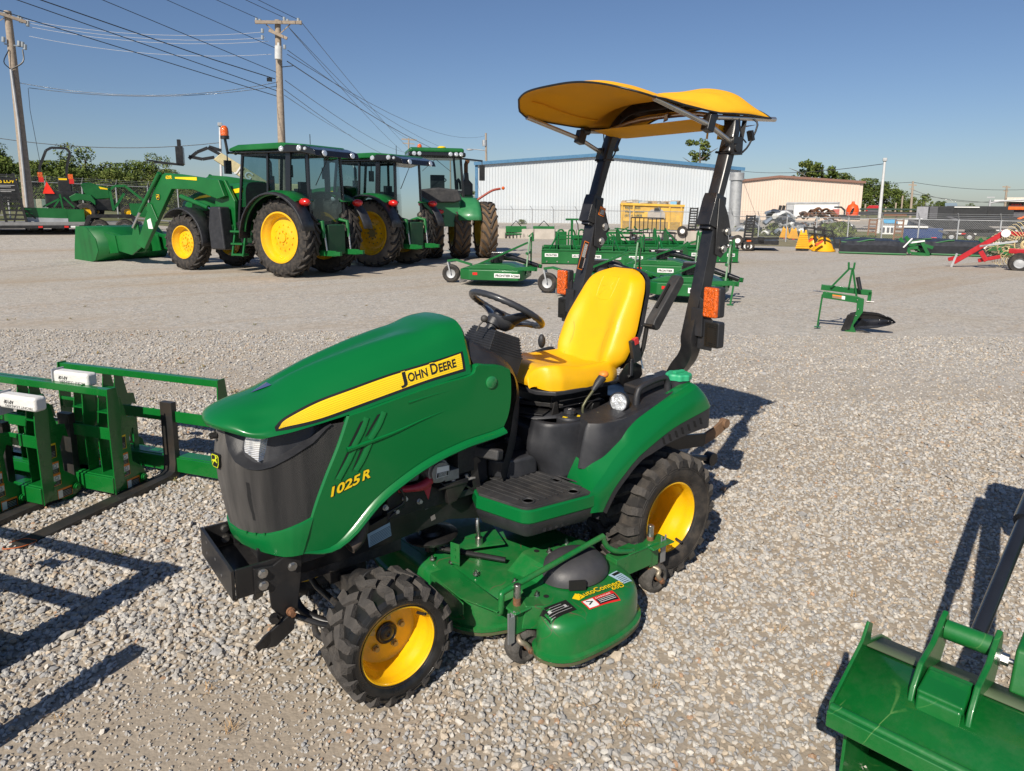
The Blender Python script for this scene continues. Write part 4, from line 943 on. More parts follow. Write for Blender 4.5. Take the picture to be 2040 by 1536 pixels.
# ---- rear fenders
FU = [(.527, .36, .50), (.525, .365, .60), (.478, .41, .705), (.415, .45, .745), (.345, .48, .79), (.265, .50, .845), (.06, .505, .915), (-.14, .50, .968), (-.185, .47, .965)]
FK = [(.575, .548, .50), (.565, .550, .59), (.48, .542, .655), (.41, .535, .712), (.345, .534, .755), (.275, .535, .792), (.065, .535, .885), (-.145, .535, .955), (-.195, .50, .95)]
FL = [(.50, .566, .495), (.465, .568, .55), (.425, .570, .60), (.350, .571, .662), (.31, .571, .69), (.25, .571, .722), (.045, .570, .798), (-.215, .566, .848), (-.265, .52, .85)]
for sg in (1, -1):
    n = len(FU); ctrl = []
    for i in range(n):
        u, k, l = Vector(FU[i]), Vector(FK[i]), Vector(FL[i])
        mid = (k+l)/2+Vector((0, .006, .004)) if i < n-1 else (k+l)/2+Vector((-.02, 0, .0))
        ctrl.append([u, u.lerp(k, .5)+Vector((0, 0, .002)), k, mid, l])
    rows = []
    for a, b in ((0, 2), (2, 4)):
        rows.append(csurf([[Vector((p.x, p.y*sg, p.z)) for p in c[a:b+1]] for c in ctrl], 4, 5))
    mb = MB()
    for r in rows: mb.grid(r, flip=sg < 0)
    le = [r[-1] for r in rows[1]]; mb.grid([le, [p+Vector((-.002, -.012*sg, -.006)) for p in le], [p+Vector((-.002, -.03*sg, -.004)) for p in le]], flip=sg > 0)
    # rear face
    re = rows[1][-1]; mb.grid([re, [Vector((p.x-.01, .30*sg, p.z-.02)) for p in re]], flip=sg < 0)
    ue = [r[0] for r in rows[0]]; mb.grid([ue, [p+Vector((-.01, -.05*sg, 0)) for p in ue]], flip=sg < 0)
    mb.build('fender', GREEN, T, ang=28)
    mb = MB()   # black skirt under the green
    le2 = le
    dep = [lerp(.035, .03, i/(len(le2)-1)) for i in range(len(le2))]
    r1 = []; r2 = []; r3 = []
    for i, p in enumerate(le2):
        t = i/(len(le2)-1); d = .032 if t < .62 else lerp(.032, .13, (t-.62)/.38)
        a = le2[min(i+1, len(le2)-1)]-le2[max(0, i-1)]; nn = Vector((-a.z, 0, a.x)).normalized()
        if nn.z > 0: nn = -nn
        if t > .6: nn = nn.lerp(Vector((0, 0, -1)), min(1, (t-.6)/.2)).normalized()
        r1.append(p+Vector((0, -.003*sg, .002))); r2.append(p+nn*d+Vector((0, -.003*sg, 0))); r3.append(p+nn*(d+.006)+Vector((0, -.03*sg, 0)))
    mb.grid([r1, r2, r3], flip=sg > 0)
    e = [r1[-1], r2[-1]]; mb.grid([e, [p+Vector((-.02, -.22*sg, 0)) for p in e]], flip=sg > 0)
    mb.build('fender_skirt', PLA, T, ang=50)
    mb = MB()
    for i in range(7):
        x = .10-i*.045; z = .742+i*.008; mb.prism([(0, 0), (.012, 0), (.026, .034), (.014, .034)], (x, .5705*sg-.002*sg, z-.012), (1, 0, 0), (0, 0, 1), .003)
    mb.build('skirt_slot', mat('dark_gap', (.004, .004, .004), .9), T)
    # inner tyre guard
    mb = MB(); rows = [[Vector((x, y*sg, z)) for y in (.25, .40, .54)] for x, z in ((.50, .45), (.45, .56), (.34, .67), (.2, .74), (0, .80), (-.2, .82), (-.25, .80))]; mb.grid(rows, flip=sg > 0); mb.build('wheel_arch', PLA, T)
# ---- fender console (tank shape) with lamp, handle and cap
TPo = [(.475, .40), (.50, .42), (.475, .455), (.43, .49), (.36, .505), (.27, .512), (.10, .512), (-.06, .508), (-.15, .50), (-.19, .47), (-.21, .40), (-.20, .30), (.0, .27), (.25, .27), (.38, .28), (.45, .32)]
def tankz(x): return float(np.interp(x, [-.2, 0, .12, .30, .5], [.965, .935, .905, .870, .862]))
for sg in (1, -1):
    mb = MB(); rows = []
    for off, f in ((0, 0), (0, .5), (-.004, .9), (-.010, 1.0), (-.022, 1.012)):
        P = offset_poly(TPo, off-.010*f); r = []
        for x, y in crom([(a, b, 0) for a, b in P], 4, True) and [(q.x, q.y) for q in crom([(a, b, 0) for a, b in P], 4, True)]:
            zt = tankz(x); zb0 = float(np.interp(x, [-.2, .06, .27, .36, .44, .5], [.90, .84, .76, .70, .655, .66]))
            r.append(Vector((x-.02*(1-f)*(-1 if x > .3 else 0), y*sg, zb0+(zt-zb0)*min(f, 1)+(.002 if f > 1 else 0))))
        rows.append(r)
    mb.grid(rows, closed=True, flip=sg > 0)
    top = rows[-1]; mb.add(top, [tuple(range(len(top)))[::(1 if sg > 0 else -1)]])
    mb.build('fender_console', PLA, T, ang=40)
    mb = MB(); mb.tube([(.165, .43*sg, .89), (.155, .43*sg, .955), (.12, .43*sg, .985), (-.02, .43*sg, 1.005), (-.055, .43*sg, .985), (-.065, .43*sg, .94)], [.020, .015, .014, .014, .015, .020], 12, smooth=5); mb.build('grab_handle', PLA, T, ang=60)
    mb = MB(); mb.box((-.05, .33*sg, .955), (.30, .10, .05), rot=Matrix.Rotation(.1, 4, 'Y')); mb.build('console_hump', PLA, T, bevel=.012, segs=3)
mb = MB(); mb.lathe([(.058, .0), (.058, .03), (.0, .03)], (-.16, .415, .945), (0, 0, 1), 28); mb.build('filler_neck', PLA, T)
mb = MB(); 
pr = []
for k in range(48):
    a = 2*pi*k/48; r = .062+.004*cos(a*8); pr.append(r)
for z0, s0, z1, s1 in ((.0, 1, .022, 1), (.022, 1, .030, .92)):
    mb.grid([[Vector((-.16+pr[k]*s*cos(2*pi*k/48), .415+pr[k]*s*sin(2*pi*k/48), .978+z)) for k in range(48)] for z, s in ((z0, s0), (z1, s1))], closed=True)
mb.add([Vector((-.16+pr[k]*.92*cos(2*pi*k/48), .415+pr[k]*.92*sin(2*pi*k/48), 1.008)) for k in range(48)], [tuple(range(48))])
mb.box((-.16, .415, 1.014), (.07, .02, .012)); mb.build('fuel_cap', mat('teal_plastic', (.03, .36, .17), .5, var=.08), T, bevel=.002)
# work lamp
lc = Vector((.262, .415, .925)); la = Vector((.93, .30, .12)).normalized()
mb = MB(); mb.lathe([(0, -.055), (.028, -.052), (.042, -.03), (.047, 0), (.047, .012), (.043, .014), (.041, .006)], lc, la, 32); mb.box(lc-Vector((.02, 0, .055)), (.035, .05, .03)); mb.build('work_lamp_housing', PLA, T, ang=40)
mb = MB(); mb.lathe([(.042, .008), (.03, .011), (.016, .012), (0, .009)], lc, la, 32); mb.build('work_lamp_lens', LENS, T, ang=60)
mb = MB(); mb.box(lc+Vector((-.01, .028, -.06)), (.02, .004, .05)); mb.bolt(lc+Vector((-.01, .031, -.06)), (0, 1, 0), .008, .008); mb.build('lamp_bracket', BLK, T)
mb = MB(); mb.prism([(0, 0), (.055, .0), (.055, .018), (0, .018)], (.345, .355, .876), (-.9, .1, 0), (.1, .9, 0), .001, 0); mb.prism([(0, 0), (.045, .0), (.045, .02), (0, .02)], (-.04, .30, .994), (-.9, .1, 0), (.1, .9, 0), .001, 1); mb.build('console_label', [mat('cream_label', (.65, .62, .4), .5), WHITE], T)
# ---- hydraulic lever with orange knob
mb = MB(); mb.tube([(.375, .30, .84), (.385, .30, .90), (.30, .30, .985)], .007, 10, smooth=3); mb.build('lever_rod', mat('worn_olive_rod', (.12, .12, .07), .5, metal=.5), T, ang=60)
mb = MB(); mb.tube([(.325, .30, .965), (.29, .30, .998), (.262, .30, 1.022)], [.010, .020, .021], 14, smooth=3); mb.build('lever_grip', PLA, T, ang=60)
mb = MB(); mb.ball((.255, .30, 1.035), .024, sc=(1, 1, .75)); mb.build('lever_knob', mat('orange_plastic', (.75, .22, .03), .4), T, ang=80)
# ---- seat
def seat_sec(P, w, crownf): return P
cush = MB()
# cushion: plan outline x(-> front), profile across; rounded slab
rows = []
for i in range(25):
    t = i/24; x = lerp(.06, .565, t)
    hw = float(np.interp(t, [0, .12, .5, .8, .92, 1], [.20, .232, .243, .235, .20, .12]))
    zt = float(np.interp(t, [0, .15, .5, .8, .92, .97, 1], [1.050, 1.045, 1.048, 1.078, 1.075, 1.055, 1.02]))
    zb0 = float(np.interp(t, [0, .5, .8, .95, 1], [.965, .962, .965, .975, .99]))
    r = []
    for k in range(33):
        s = -1+2*k/32; y = hw*s
        bol = .020*math.exp(-((abs(s)-.80)/.16)**2)*(1-.5*t) - .010*math.exp(-(s/.35)**2)*(1 if t < .8 else .3)
        e = max(0, abs(s)-.86)/.14
        r.append(Vector((x, y*(1-.02*e), zt+bol-.040*e**2.2)))
    # down the sides
    L = [Vector((x, -hw*1.01, zt-.055)), Vector((x, -hw*1.0, zb0))]; R = [Vector((x, hw*1.01, zt-.055)), Vector((x, hw*1.0, zb0))]
    rows.append([L[1], L[0]]+r+[R[0], R[1]])
cush.grid(rows, flip=True)
fr = rows[-1]; cush.grid([fr, [Vector((p.x+.008, p.y*.97, lerp(p.z, .99, .4))) for p in fr], [Vector((p.x, p.y*.95, .985)) for p in fr]], flip=True)
cush.build('seat_cushion', SEATY, T, ang=80, sub=1)
mb = MB(); mb.prism([(.04, -.20), (.10, -.238), (.40, -.246), (.50, -.235), (.56, -.16), (.572, 0), (.56, .16), (.50, .235), (.40, .246), (.10, .238), (.04, .20)], (0, 0, .960), (1, 0, 0), (0, 1, 0), .022)
mb.build('seat_pan', PLA, T, bevel=.006)
# backrest
def back_surf(thick, off=0.):
    rows = []
    for i in range(29):
        t = i/28; z = lerp(1.015, 1.505, t); x = lerp(.065, -.155, t**1.05)+.012*sin(t*pi)
        hw = float(np.interp(t, [0, .08, .2, .4, .6, .8, .9, .96, 1], [.195, .228, .240, .238, .220, .200, .178, .140, .07]))+off
        r = []
        for k in range(33):
            s = -1+2*k/32; y = hw*s
            bol = (.034*math.exp(-((abs(s)-.74)/.22)**2)*float(np.interp(t, [0, .15, .5, .75, 1], [.5, 1, .9, .25, 0])))
            e = max(0, abs(s)-.80)/.20; et = max(0, t-.88)/.12
            r.append(Vector((x+thick+bol-.055*e**2-.05*et**2, y, z)))
        rows.append(r)
    return rows
rows = back_surf(.055); mb = MB(); mb.grid(rows, flip=False)
bk = [[Vector((p.x-.0, p.y, p.z)) for p in r] for r in back_surf(.0)]
# join rim to back plane
def rim(rows): return [r[0] for r in rows]+rows[-1][1:]+[r[-1] for r in rows[-2::-1]]
r0 = rim(rows); 
r1 = [Vector((lerp(.065, -.155, ((p.z-1.015)/.49)) - .012, p.y*1.0, p.z)) for p in r0]
mb.grid([r0, r1], flip=False)
bt = rows[0]; mb.grid([[Vector((.05, p.y, p.z-.01)) for p in bt], bt], flip=False)
mb.build('backrest', SEATY, T, ang=80, sub=1, weld=True)
SB = bvh_of([mb])
mb = MB(); P = [Vector((p.x-.004, p.y*1.035, p.z*1.0+.006*(p.z-1.2))) for p in r1]; Q = [p+Vector((-.03, 0, 0)) for p in P]
mb.grid([P, Q]); mb.add(Q, [tuple(range(len(Q)))]); mb.build('seat_shell', PLA, T, ang=50)
mb = MB()    # embossed outline
EP = [(-.045, .055), (.045, .055), (.058, .045), (.055, -.03), (.038, -.06), (-.038, -.06), (-.055, -.03), (-.058, .045)]
pts = [Vector((.3, y, 1.41+z)) for y, z in EP]; q = drape(SB, pts, (-1, 0, 0), off=-.0015)
mb.tube(crom(q, 5, True), .0032, 6, closed=True)
D = [(-.46, .10), (-.12, .14), (.04, .20), (.20, .46), (.30, .54), (.42, .38), (.28, .18), (.50, -.06), (.28, -.08), (.02, -.04), (-.20, -.16), (-.44, -.52), (-.30, -.02)]
q = drape(SB, [Vector((.3, a*.075, 1.405+b*.075)) for a, b in D], (-1, 0, 0), off=-.002); mb.tube(q, .003, 6, closed=True)
mb.build('embossed_emblem', SEATY, T, ang=80)
mb = MB()   # seams
for sg in (1, -1):
    q = drape(SB, [Vector((.4, sg*y, z)) for y, z in ((.135, 1.05), (.115, 1.13), (.125, 1.20), (.165, 1.25))], (-1, 0, 0), off=-.0022); mb.tube(q, .0032, 6, smooth=5)
mb.build('seat_seam', mat('dark_yellow_seam', (.5, .28, .01), .5), T, ang=80)
for sg in (1, -1):   # armrests folded up
    mb = MB(); a = Vector((-.10, .268*sg, 1.225)); b = Vector((-.30, .268*sg, 1.475)); d = (b-a).normalized(); nn = Vector((d.z, 0, -d.x))
    mb.prism([(0, -.026), (.02, -.036), (.30, -.030), (.318, -.016), (.318, .014), (.30, .022), (.03, .026), (0, .016)], a, d, nn, .062)
    mb.build('armrest', PLAD, T, bevel=.008, segs=3)
    mb = MB(); mb.beam(a+d*.10+Vector((0, 0, 0))+nn*.0305*0+Vector((.024, 0, .02)), a+d*.25+Vector((.026, 0, .02)), .012, .006, up=nn); mb.build('armrest_slot', mat('dark_gap', (.004, .004, .004), .9), T)
    mb = MB(); mb.cyl((-.085, .235*sg, 1.235), (-.085, .30*sg, 1.235), .010, 10); mb.tube([(-.07, .225*sg, 1.05), (-.09, .235*sg, 1.12), (-.10, .245*sg, 1.23)], .012, 10); mb.build('armrest_pivot', BLK, T)
mb = MB()
for sg in (1, -1): mb.prism([(.10, .965), (.10, 1.0), (.05, 1.05), (.0, 1.06), (-.06, 1.03), (-.07, .98), (-.02, .93), (.06, .93)], (0, .252*sg, 0), (1, 0, 0), (0, 0, 1), .006); mb.bolt((.03, .256*sg, .985), (0, sg, 0), .009, .006)
mb.build('seat_hinge', BLK, T, bevel=.0015)
mb = MB(); mb.box((-.0, .262, 1.115), (.055, .026, .12), rot=Matrix.Rotation(.25, 4, 'Y')); mb.box((.02, .262, 1.03), (.02, .01, .09)); mb.build('belt_buckle', PLA, T, bevel=.007, segs=3)
mb = MB(); mb.box((.006, .266, 1.165), (.030, .022, .035), rot=Matrix.Rotation(.25, 4, 'Y')); mb.build('buckle_button', mat('red_plastic', (.6, .04, .04), .4), T, bevel=.003)
mb = MB(); mb.prism([(0, 0), (.10, -.02), (.12, .05), (.07, .10), (.02, .09)], (-.02, -.30, 1.0), (-1, 0, 0), (0, 0, 1), .06); mb.ball((.18, -.26, 1.10), .03, sc=(.7, .7, 1.3)); mb.build('belt_retractor', PLA, T, bevel=.012, segs=3)
# under-seat suspension
mb = MB()
mb.box((.28, 0, .90), (.38, .34, .06)); mb.box((.26, 0, .80), (.26, .30, .14)); mb.box((.18, 0, .70), (.40, .40, .16))
for z in (.915, .885): mb.beam((.46, .215, z), (.20, .225, z+.0), .008, .008)
mb.cyl((.20, .16, .84), (.20, .22, .84), .05, 16)
mb.build('seat_suspension', mat('suspension_black', (.01, .01, .011), .5), T, bevel=.006)  # even near-black colour, no dirt mixed in
mb = MB(); mb.beam((.55, .03, .885), (.43, .21, .885), .012, .020); mb.prism([(.46, .15), (.56, .02), (.64, .06), (.55, .20)], (0, 0, .858), (1, 0, 0), (0, 1, 0), .006); mb.prism([(0, 0), (.05, 0), (.03, .07), (.01, .07)], (.45, .20, .84), (1, 0, 0), (0, 0, 1), .008); mb.prism([(0, 0), (.05, 0), (.03, .06), (.01, .06)], (.57, .02, .85), (1, 0, 0), (0, 0, 1), .008)
mb.build('tool_tray', BLK, T, bevel=.002)
mb = MB(); mb.tube([(.60, .05, .985), (.585, .06, .94), (.61, .055, .90), (.60, .05, .86), (.57, .03, .85)], .0045, 8, smooth=4); mb.cyl((.50, .18, .835), (.57, .20, .83), .006, 8); mb.build('wire_clip', STEEL, T, ang=60)
# rear body and drawbar arms
mb = MB(); mb.box((-.12, 0, .72), (.30, .62, .26)); mb.box((-.10, 0, .56), (.34, .36, .24)); mb.box((-.25, 0, .80), (.05, .70, .16)); mb.build('rear_housing', BLK, T, bevel=.02, segs=2)
mb = MB(); mb.beam((.02, .40, .655), (-.42, .40, .60), .018, .085, h2=.070); mb.build('lift_arm', BLK, T, bevel=.003)
mb = MB(); mb.tube([(-.415, .40, .602), (-.50, .405, .625), (-.58, .41, .665)], .5, sq=(.016, .062)); mb.cyl((-.575, .39, .665), (-.575, .43, .665), .026, 20); mb.build('lift_arm_end', mat('worn_rusty_arm', (.22, .13, .075), .7, metal=.3, var=.35, scale=14, bump=.2, dirt=(.08, .07, .06), dirt_amt=.6), T, bevel=.003)
mb = MB(); mb.beam((-.10, -.40, .45), (-.60, -.40, .38), .02, .07); mb.cyl((-.3, .22, .48), (-.75, .20, .36), .018, 10); mb.cyl((-.75, .18, .36), (-.75, .23, .36), .04, 16); mb.beam((-.2, -.2, .45), (-.75, -.2, .36), .02, .07); mb.build('lower_link', BLK, T, bevel=.003)
mb = MB(); mb.cyl((-.02, .30, 1.03), (-.28, .05, 1.0), .005, 8); mb.build('support_strut', mat('blue_steel', (.2, .28, .36), .35, metal=.7), T)
# ---- roll bar
def rx(z): return -.33-.325*(z-1.81)
mb = MB()
for sg in (1, -1):
    pts = [(-.275, .25*sg, .86), (-.27, .29*sg, .94), (-.262, .335*sg, 1.01), (-.246, .39*sg, 1.07), (-.228, .425*sg, 1.13), (-.215, .43*sg, 1.18)]
    mb.tube(crom(pts, 4)+[Vector((-.285, .43*sg, 1.45)), Vector((-.352, .43*sg, 1.76))], .5, sq=(.062, .075), up=(0, 1, 0))
mb.build('roll_bar_post', ROPSM, T, bevel=.009, segs=3)
def hoopp(y, z): return Vector((rx(z), y, z))
mb = MB()
P = [hoopp(.43, 1.72), hoopp(.43, 1.95), hoopp(.428, 2.08)]
cn = [hoopp(.425, 2.20), hoopp(.405, 2.275), hoopp(.36, 2.335), hoopp(.29, 2.372), hoopp(.20, 2.382)]
pts = P+cn; pts = crom(pts, 4); pts = pts+[Vector((p.x, -p.y, p.z)) for p in pts[::-1]]
N_ = len(pts); rows = []
for i, p in enumerate(pts):
    t = (pts[min(i+1, N_-1)]-pts[max(i-1, 0)]).normalized(); fx = Vector((.951, 0, .309)); nn = t.cross(fx).normalized(); fx = nn.cross(t)
    w = .033; h = .026
    rows.append([p+fx*h*a+nn*w*b for a, b in ((-1, -.8), (-.8, -1), (.8, -1), (1, -.8), (1, .8), (.8, 1), (-.8, 1), (-1, .8))])
mb.grid(rows, closed=True); mb.build('roll_hoop', ROPSM, T, ang=40)
for sg in (1, -1):   # hinge sleeves
    mb = MB()
    o = Vector((0, .43*sg, 0))
    for z0, z1 in ((1.735, 1.888),):
        a, b = hoopp(.43*sg, z0), hoopp(.43*sg, z1); d = (b-a).normalized(); s = Vector((.951, 0, .309))
        L = (b-a).length
        rows = []
        for t, k in ((0, 1), (L-.03, 1), (L, .93)):
            c = a+d*t; rows.append([c+s*(.043*k)*u+Vector((0, 1, 0))*(.041*k)*v for u, v in ((1, 1), (-1, 1), (-1, -1), (1, -1))])
        mb.grid(rows, closed=True, flip=True); mb.add(rows[0], [(0, 1, 2, 3)]); mb.add(rows[-1], [(3, 2, 1, 0)])
    # rearward fins
    for yy in (.043, -.043):
        mb.prism([(-.04, 1.60), (-.04, 1.60), (-.05, 1.875), (-.08, 1.87), (-.13, 1.79), (-.165, 1.69), (-.135, 1.67), (-.15, 1.645), (-.14, 1.63), (-.09, 1.58)][1:], (rx(1.74)+.03, .43*sg+yy, 0), (1, 0, 0), (0, 0, 1), .006)
    mb.build('hinge_sleeve', ROPSM, T, bevel=.004, segs=2)
    mb = MB()
    for x, z in ((-.40, 1.71), (-.375, 1.625)):
        mb.cyl((x, .43*sg-.055, z), (x, .43*sg+.055, z), .011, 12); mb.bolt((x, (.43+.05)*sg, z), (0, sg, 0), .015, .012)
        if sg < 0: mb.bolt((x, -.384, z), (0, 1, 0), .017, .010)
    mb.build('hinge_bolt', STEEL, T, ang=40)
mb = MB(); mb.tube([(-.40, .485, 1.70), (-.40, .49, 1.67), (-.41, .488, 1.645), (-.395, .488, 1.63)], .002, 6, smooth=3); mb.ball((-.405, .488, 1.64), .010); mb.build('pin_lanyard', STEEL, T, ang=60)
mb = MB()   # warning label on the right-hand post, facing the seat
z0, z1 = 1.47, 1.63
c = Vector((.951, 0, .309))
def postface(z, y): return Vector((rx(z), y, z))
a0 = postface(1.545, -.3985)
mb.prism([(-.018, -.085), (.018, -.085), (.018, .085), (-.018, .085)], a0, (-.951, 0, -.309), (-.309, 0, .951), .0012, 0)
mb.prism([(-.015, -.080), (.015, -.080), (.015, .080), (-.015, .080)], a0+Vector((0, .0008, 0)), (-.951, 0, -.309), (-.309, 0, .951), .0012, 1)
text_on(mb, 'WARNING', a0+Vector((0, .0016, 0))+Vector((.0, 0, -.075)), (-.309, 0, .951), (.951, 0, .309), .010, 2, .0006, width=.06)
for k in range(5): mb.prism([(-.010+k*.005, -.01), (-.0085+k*.005, -.01), (-.0085+k*.005, .07), (-.010+k*.005, .07)], a0+Vector((0, .0017, 0)), (-.951, 0, -.309), (-.309, 0, .951), .0006, 2)
b0 = Vector((rx(1.80)-.045, -.3825, 1.80))
mb.prism([(-.024, -.026), (.024, -.026), (.024, .026), (-.024, .026)], b0, (-.951, 0, -.309), (-.309, 0, .951), .0012, 0); mb.prism([(-.019, -.021), (.019, -.021), (.019, .012), (-.019, .012)], b0+Vector((0, .001, 0)), (-.951, 0, -.309), (-.309, 0, .951), .001, 1)
for k in range(4): mb.prism([(-.015, -.016+k*.007), (.015, -.016+k*.007), (.015, -.012+k*.007), (-.015, -.012+k*.007)], b0+Vector((0, .0018, 0)), (-.951, 0, -.309), (-.309, 0, .951), .0006, 2)
mb.build('post_warning_label', [OST, BST, WHITE], T)
# flashers and reflectors on brackets
for sg in (1, -1):
    mb = MB(); mb.prism([(-.03, -.20), (.055, -.20), (.055, -.05), (.02, -.02), (.02, .03), (-.03, .06)], (-.225, .50*sg, 1.335), (0, sg, 0), (0, 0, 1), .008); mb.box((-.215, .47*sg, 1.27), (.02, .07, .14)); mb.build('lamp_bracket', PLA, T, bevel=.003)
    mb = MB(); mb.box((-.250, .545*sg, 1.375), (.050, .082, .150)); mb.build('flasher_housing', PLA, T, bevel=.012, segs=3)
    mb = MB(); mb.box((-.213, .545*sg, 1.375), (.026, .080, .148)); mb.build('amber_flasher', AMBER, T, bevel=.010, segs=3)
    mb = MB(); mb.box((-.250, .550*sg, 1.215), (.055, .082, .130)); mb.build('reflector_housing', PLA, T, bevel=.012, segs=3)
    mb = MB(); mb.box((-.2215, .550*sg, 1.215), (.006, .072, .120))
    for k in range(11): 
        for yy in (-.027, .027): mb.box((-.2175, .550*sg+yy, 1.165+k*.010), (.003, .010, .003))
        if k in (0, 1, 9, 10):
            for j in range(5): mb.box((-.2175, .550*sg-.012+j*.006, 1.165+k*.010), (.003, .002, .006))
    mb.build('lamp_grille', BST, T, bevel=.0)
# ---- canvas sunshade on tubes
def cz(x, y):
    ed = float(np.interp(x, [-.78, -.55, -.3, 0, .27], [2.285, 2.285, 2.275, 2.290, 2.312]))
    ct = float(np.interp(x, [-.78, -.6, -.42, -.3, -.1, .1, .2, .27], [2.36, 2.432, 2.425, 2.375, 2.392, 2.42, 2.42, 2.40]))
    pw = float(np.interp(x, [-.78, -.62, -.50, -.42, -.28, -.15, .27], [3.0, 4.6, 5.5, 4.6, 2.6, 2.0, 2.2]))
    if y < 0: pw *= float(np.interp(x, [-.3, 0, .3], [1, 1.7, 2.6]))
    k = min(1, abs(y)/.46); zz = ct+(ed-ct)*k**pw
    zz += .014*sin(x*9+y*3)*(1-k)*(1 if x < -.35 else .25) + .018*math.exp(-((x+.62)/.08)**2-((y-.12)/.12)**2) - .012*math.exp(-((x+.46)/.06)**2-((y-.22)/.14)**2)
    return zz
mb = MB(); rows = []
NX, NY = 48, 40
def cy(x, s):
    w = float(np.interp(x, [-.78, -.3, .15, .26, .32], [.46, .455, .475, .44, .37]))
    return w*s
for i in range(NX+1):
    x = lerp(-.735, .32, i/NX)
    rows.append([Vector((x+(.0 if i < NX else 0)-.05*abs(2*j/NY-1)**3*(i/NX), cy(x, 2*j/NY-1), cz(x, cy(x, 2*j/NY-1)))) for j in range(NY+1)])
mb.grid(rows, flip=True); 
mb.build('sunshade_canvas', CANV, T, ang=80, solid=.002)
e = [r[0] for r in rows]+rows[-1][1:]+[r[-1] for r in rows[::-1][1:]]+rows[0][::-1][1:-1]
mb = MB(); mb.tube([p+Vector((0, 0, -.002)) for p in e], .005, 8, closed=True); mb.build('canvas_piping', BST, T, ang=60)
mb = MB()   # folded pockets on the underside and loose tabs
for y in (-.30,): pass
in1 = []
for i in range(20):
    x = lerp(.18, -.30, i/19); in1.append(Vector((x, -.37, cz(x, -.37)-.010)))
mb.tube(in1, .004, 6)
for (x, y, a) in ((-.36, .36, .5), (-.44, .38, -.2)): 
    mb.prism([(-.022, -.07), (.022, -.07), (.018, .0), (-.02, .0)], (x, y, 2.235), (cos(a), sin(a), 0), (0, .1, 1), .003)
mb.build('canvas_tab', CANV, T)
mb = MB(); rows = []   # rear valance hanging behind the hoop
for i in range(9):
    t = i/8; rows.append([Vector((-.30-.44*t, y, 2.27-.030*sin(pi*t)-.01)) for y in (-.40, -.2, 0, .2, .38)])
mb.grid(rows); mb.build('canvas_liner', CANV, T, ang=80)
mb = MB()
for sg in (1, -1):
    mb.tube([(-.47, .455*sg, 2.125), (-.24, .455*sg, 2.215), (.15, .452*sg, 2.302)], .0125, 14)
    mb.tube([(-.25, .44*sg, 2.255), (-.80, .44*sg, 2.285)], .0125, 14)
mb.build('canopy_tube', ALU, T, ang=60)
mb = MB()
for sg in (1, -1):
    mb.box((-.245, .448*sg, 2.222), (.05, .045, .075), rot=Matrix.Rotation(-.3, 4, 'Y')); mb.cyl((-.25, .44*sg, 2.255), (-.30, .44*sg, 2.258), .022, 14)
    mb.box((rx(2.13)-.01, .455*sg, 2.13), (.075, .05, .085)); mb.cyl((rx(2.12), .40*sg, 2.12), (rx(2.12), .49*sg, 2.12), .022, 14)
    mb.tube([(rx(2.10)+.04, .395*sg, 2.10), (rx(2.10)+.04, .465*sg, 2.10), (rx(2.10)-.04, .465*sg, 2.10), (rx(2.10)-.04, .395*sg, 2.10)], .006, 8, closed=True)
    mb.beam((-.56, .43*sg, 2.29), (-.52, .44*sg, 2.17), .025, .002); mb.tube([(-.60, .44*sg, 2.275), (-.60, .475*sg, 2.24), (-.545, .47*sg, 2.14), (-.50, .465*sg, 2.10)], .005, 8, smooth=3)
    mb.box((-.555, .47*sg, 2.185), (.018, .03, .05), rot=Matrix.Rotation(.4, 4, 'Y')); mb.tube([(-.52, .47*sg, 2.15), (-.47, .475*sg, 2.18), (-.45, .47*sg, 2.26)], .004, 6, smooth=3)
mb.build('canopy_clamp', BLK, T, bevel=.004)
mb = MB(); mb.prism([(-.02, -.022), (.02, -.02), (.02, .02), (-.02, .022)], (-.40, .05, 2.30), (.3, 1, .1), (-.2, 0, 1), .002); mb.prism([(-.014, -.016), (.014, -.014), (.014, .014), (-.014, .016)], (-.397, .05, 2.30), (.3, 1, .1), (-.2, 0, 1), .003, 1); mb.build('hoop_tag', [RUST, WHITE], T)
mb = MB(); mb.tube([(-.42, .38, 2.27), (-.42, .2, 2.305), (-.42, -.15, 2.305), (-.42, -.38, 2.27)], .013, 12, smooth=4); mb.build('canopy_cross_tube', ALU, T, ang=60)
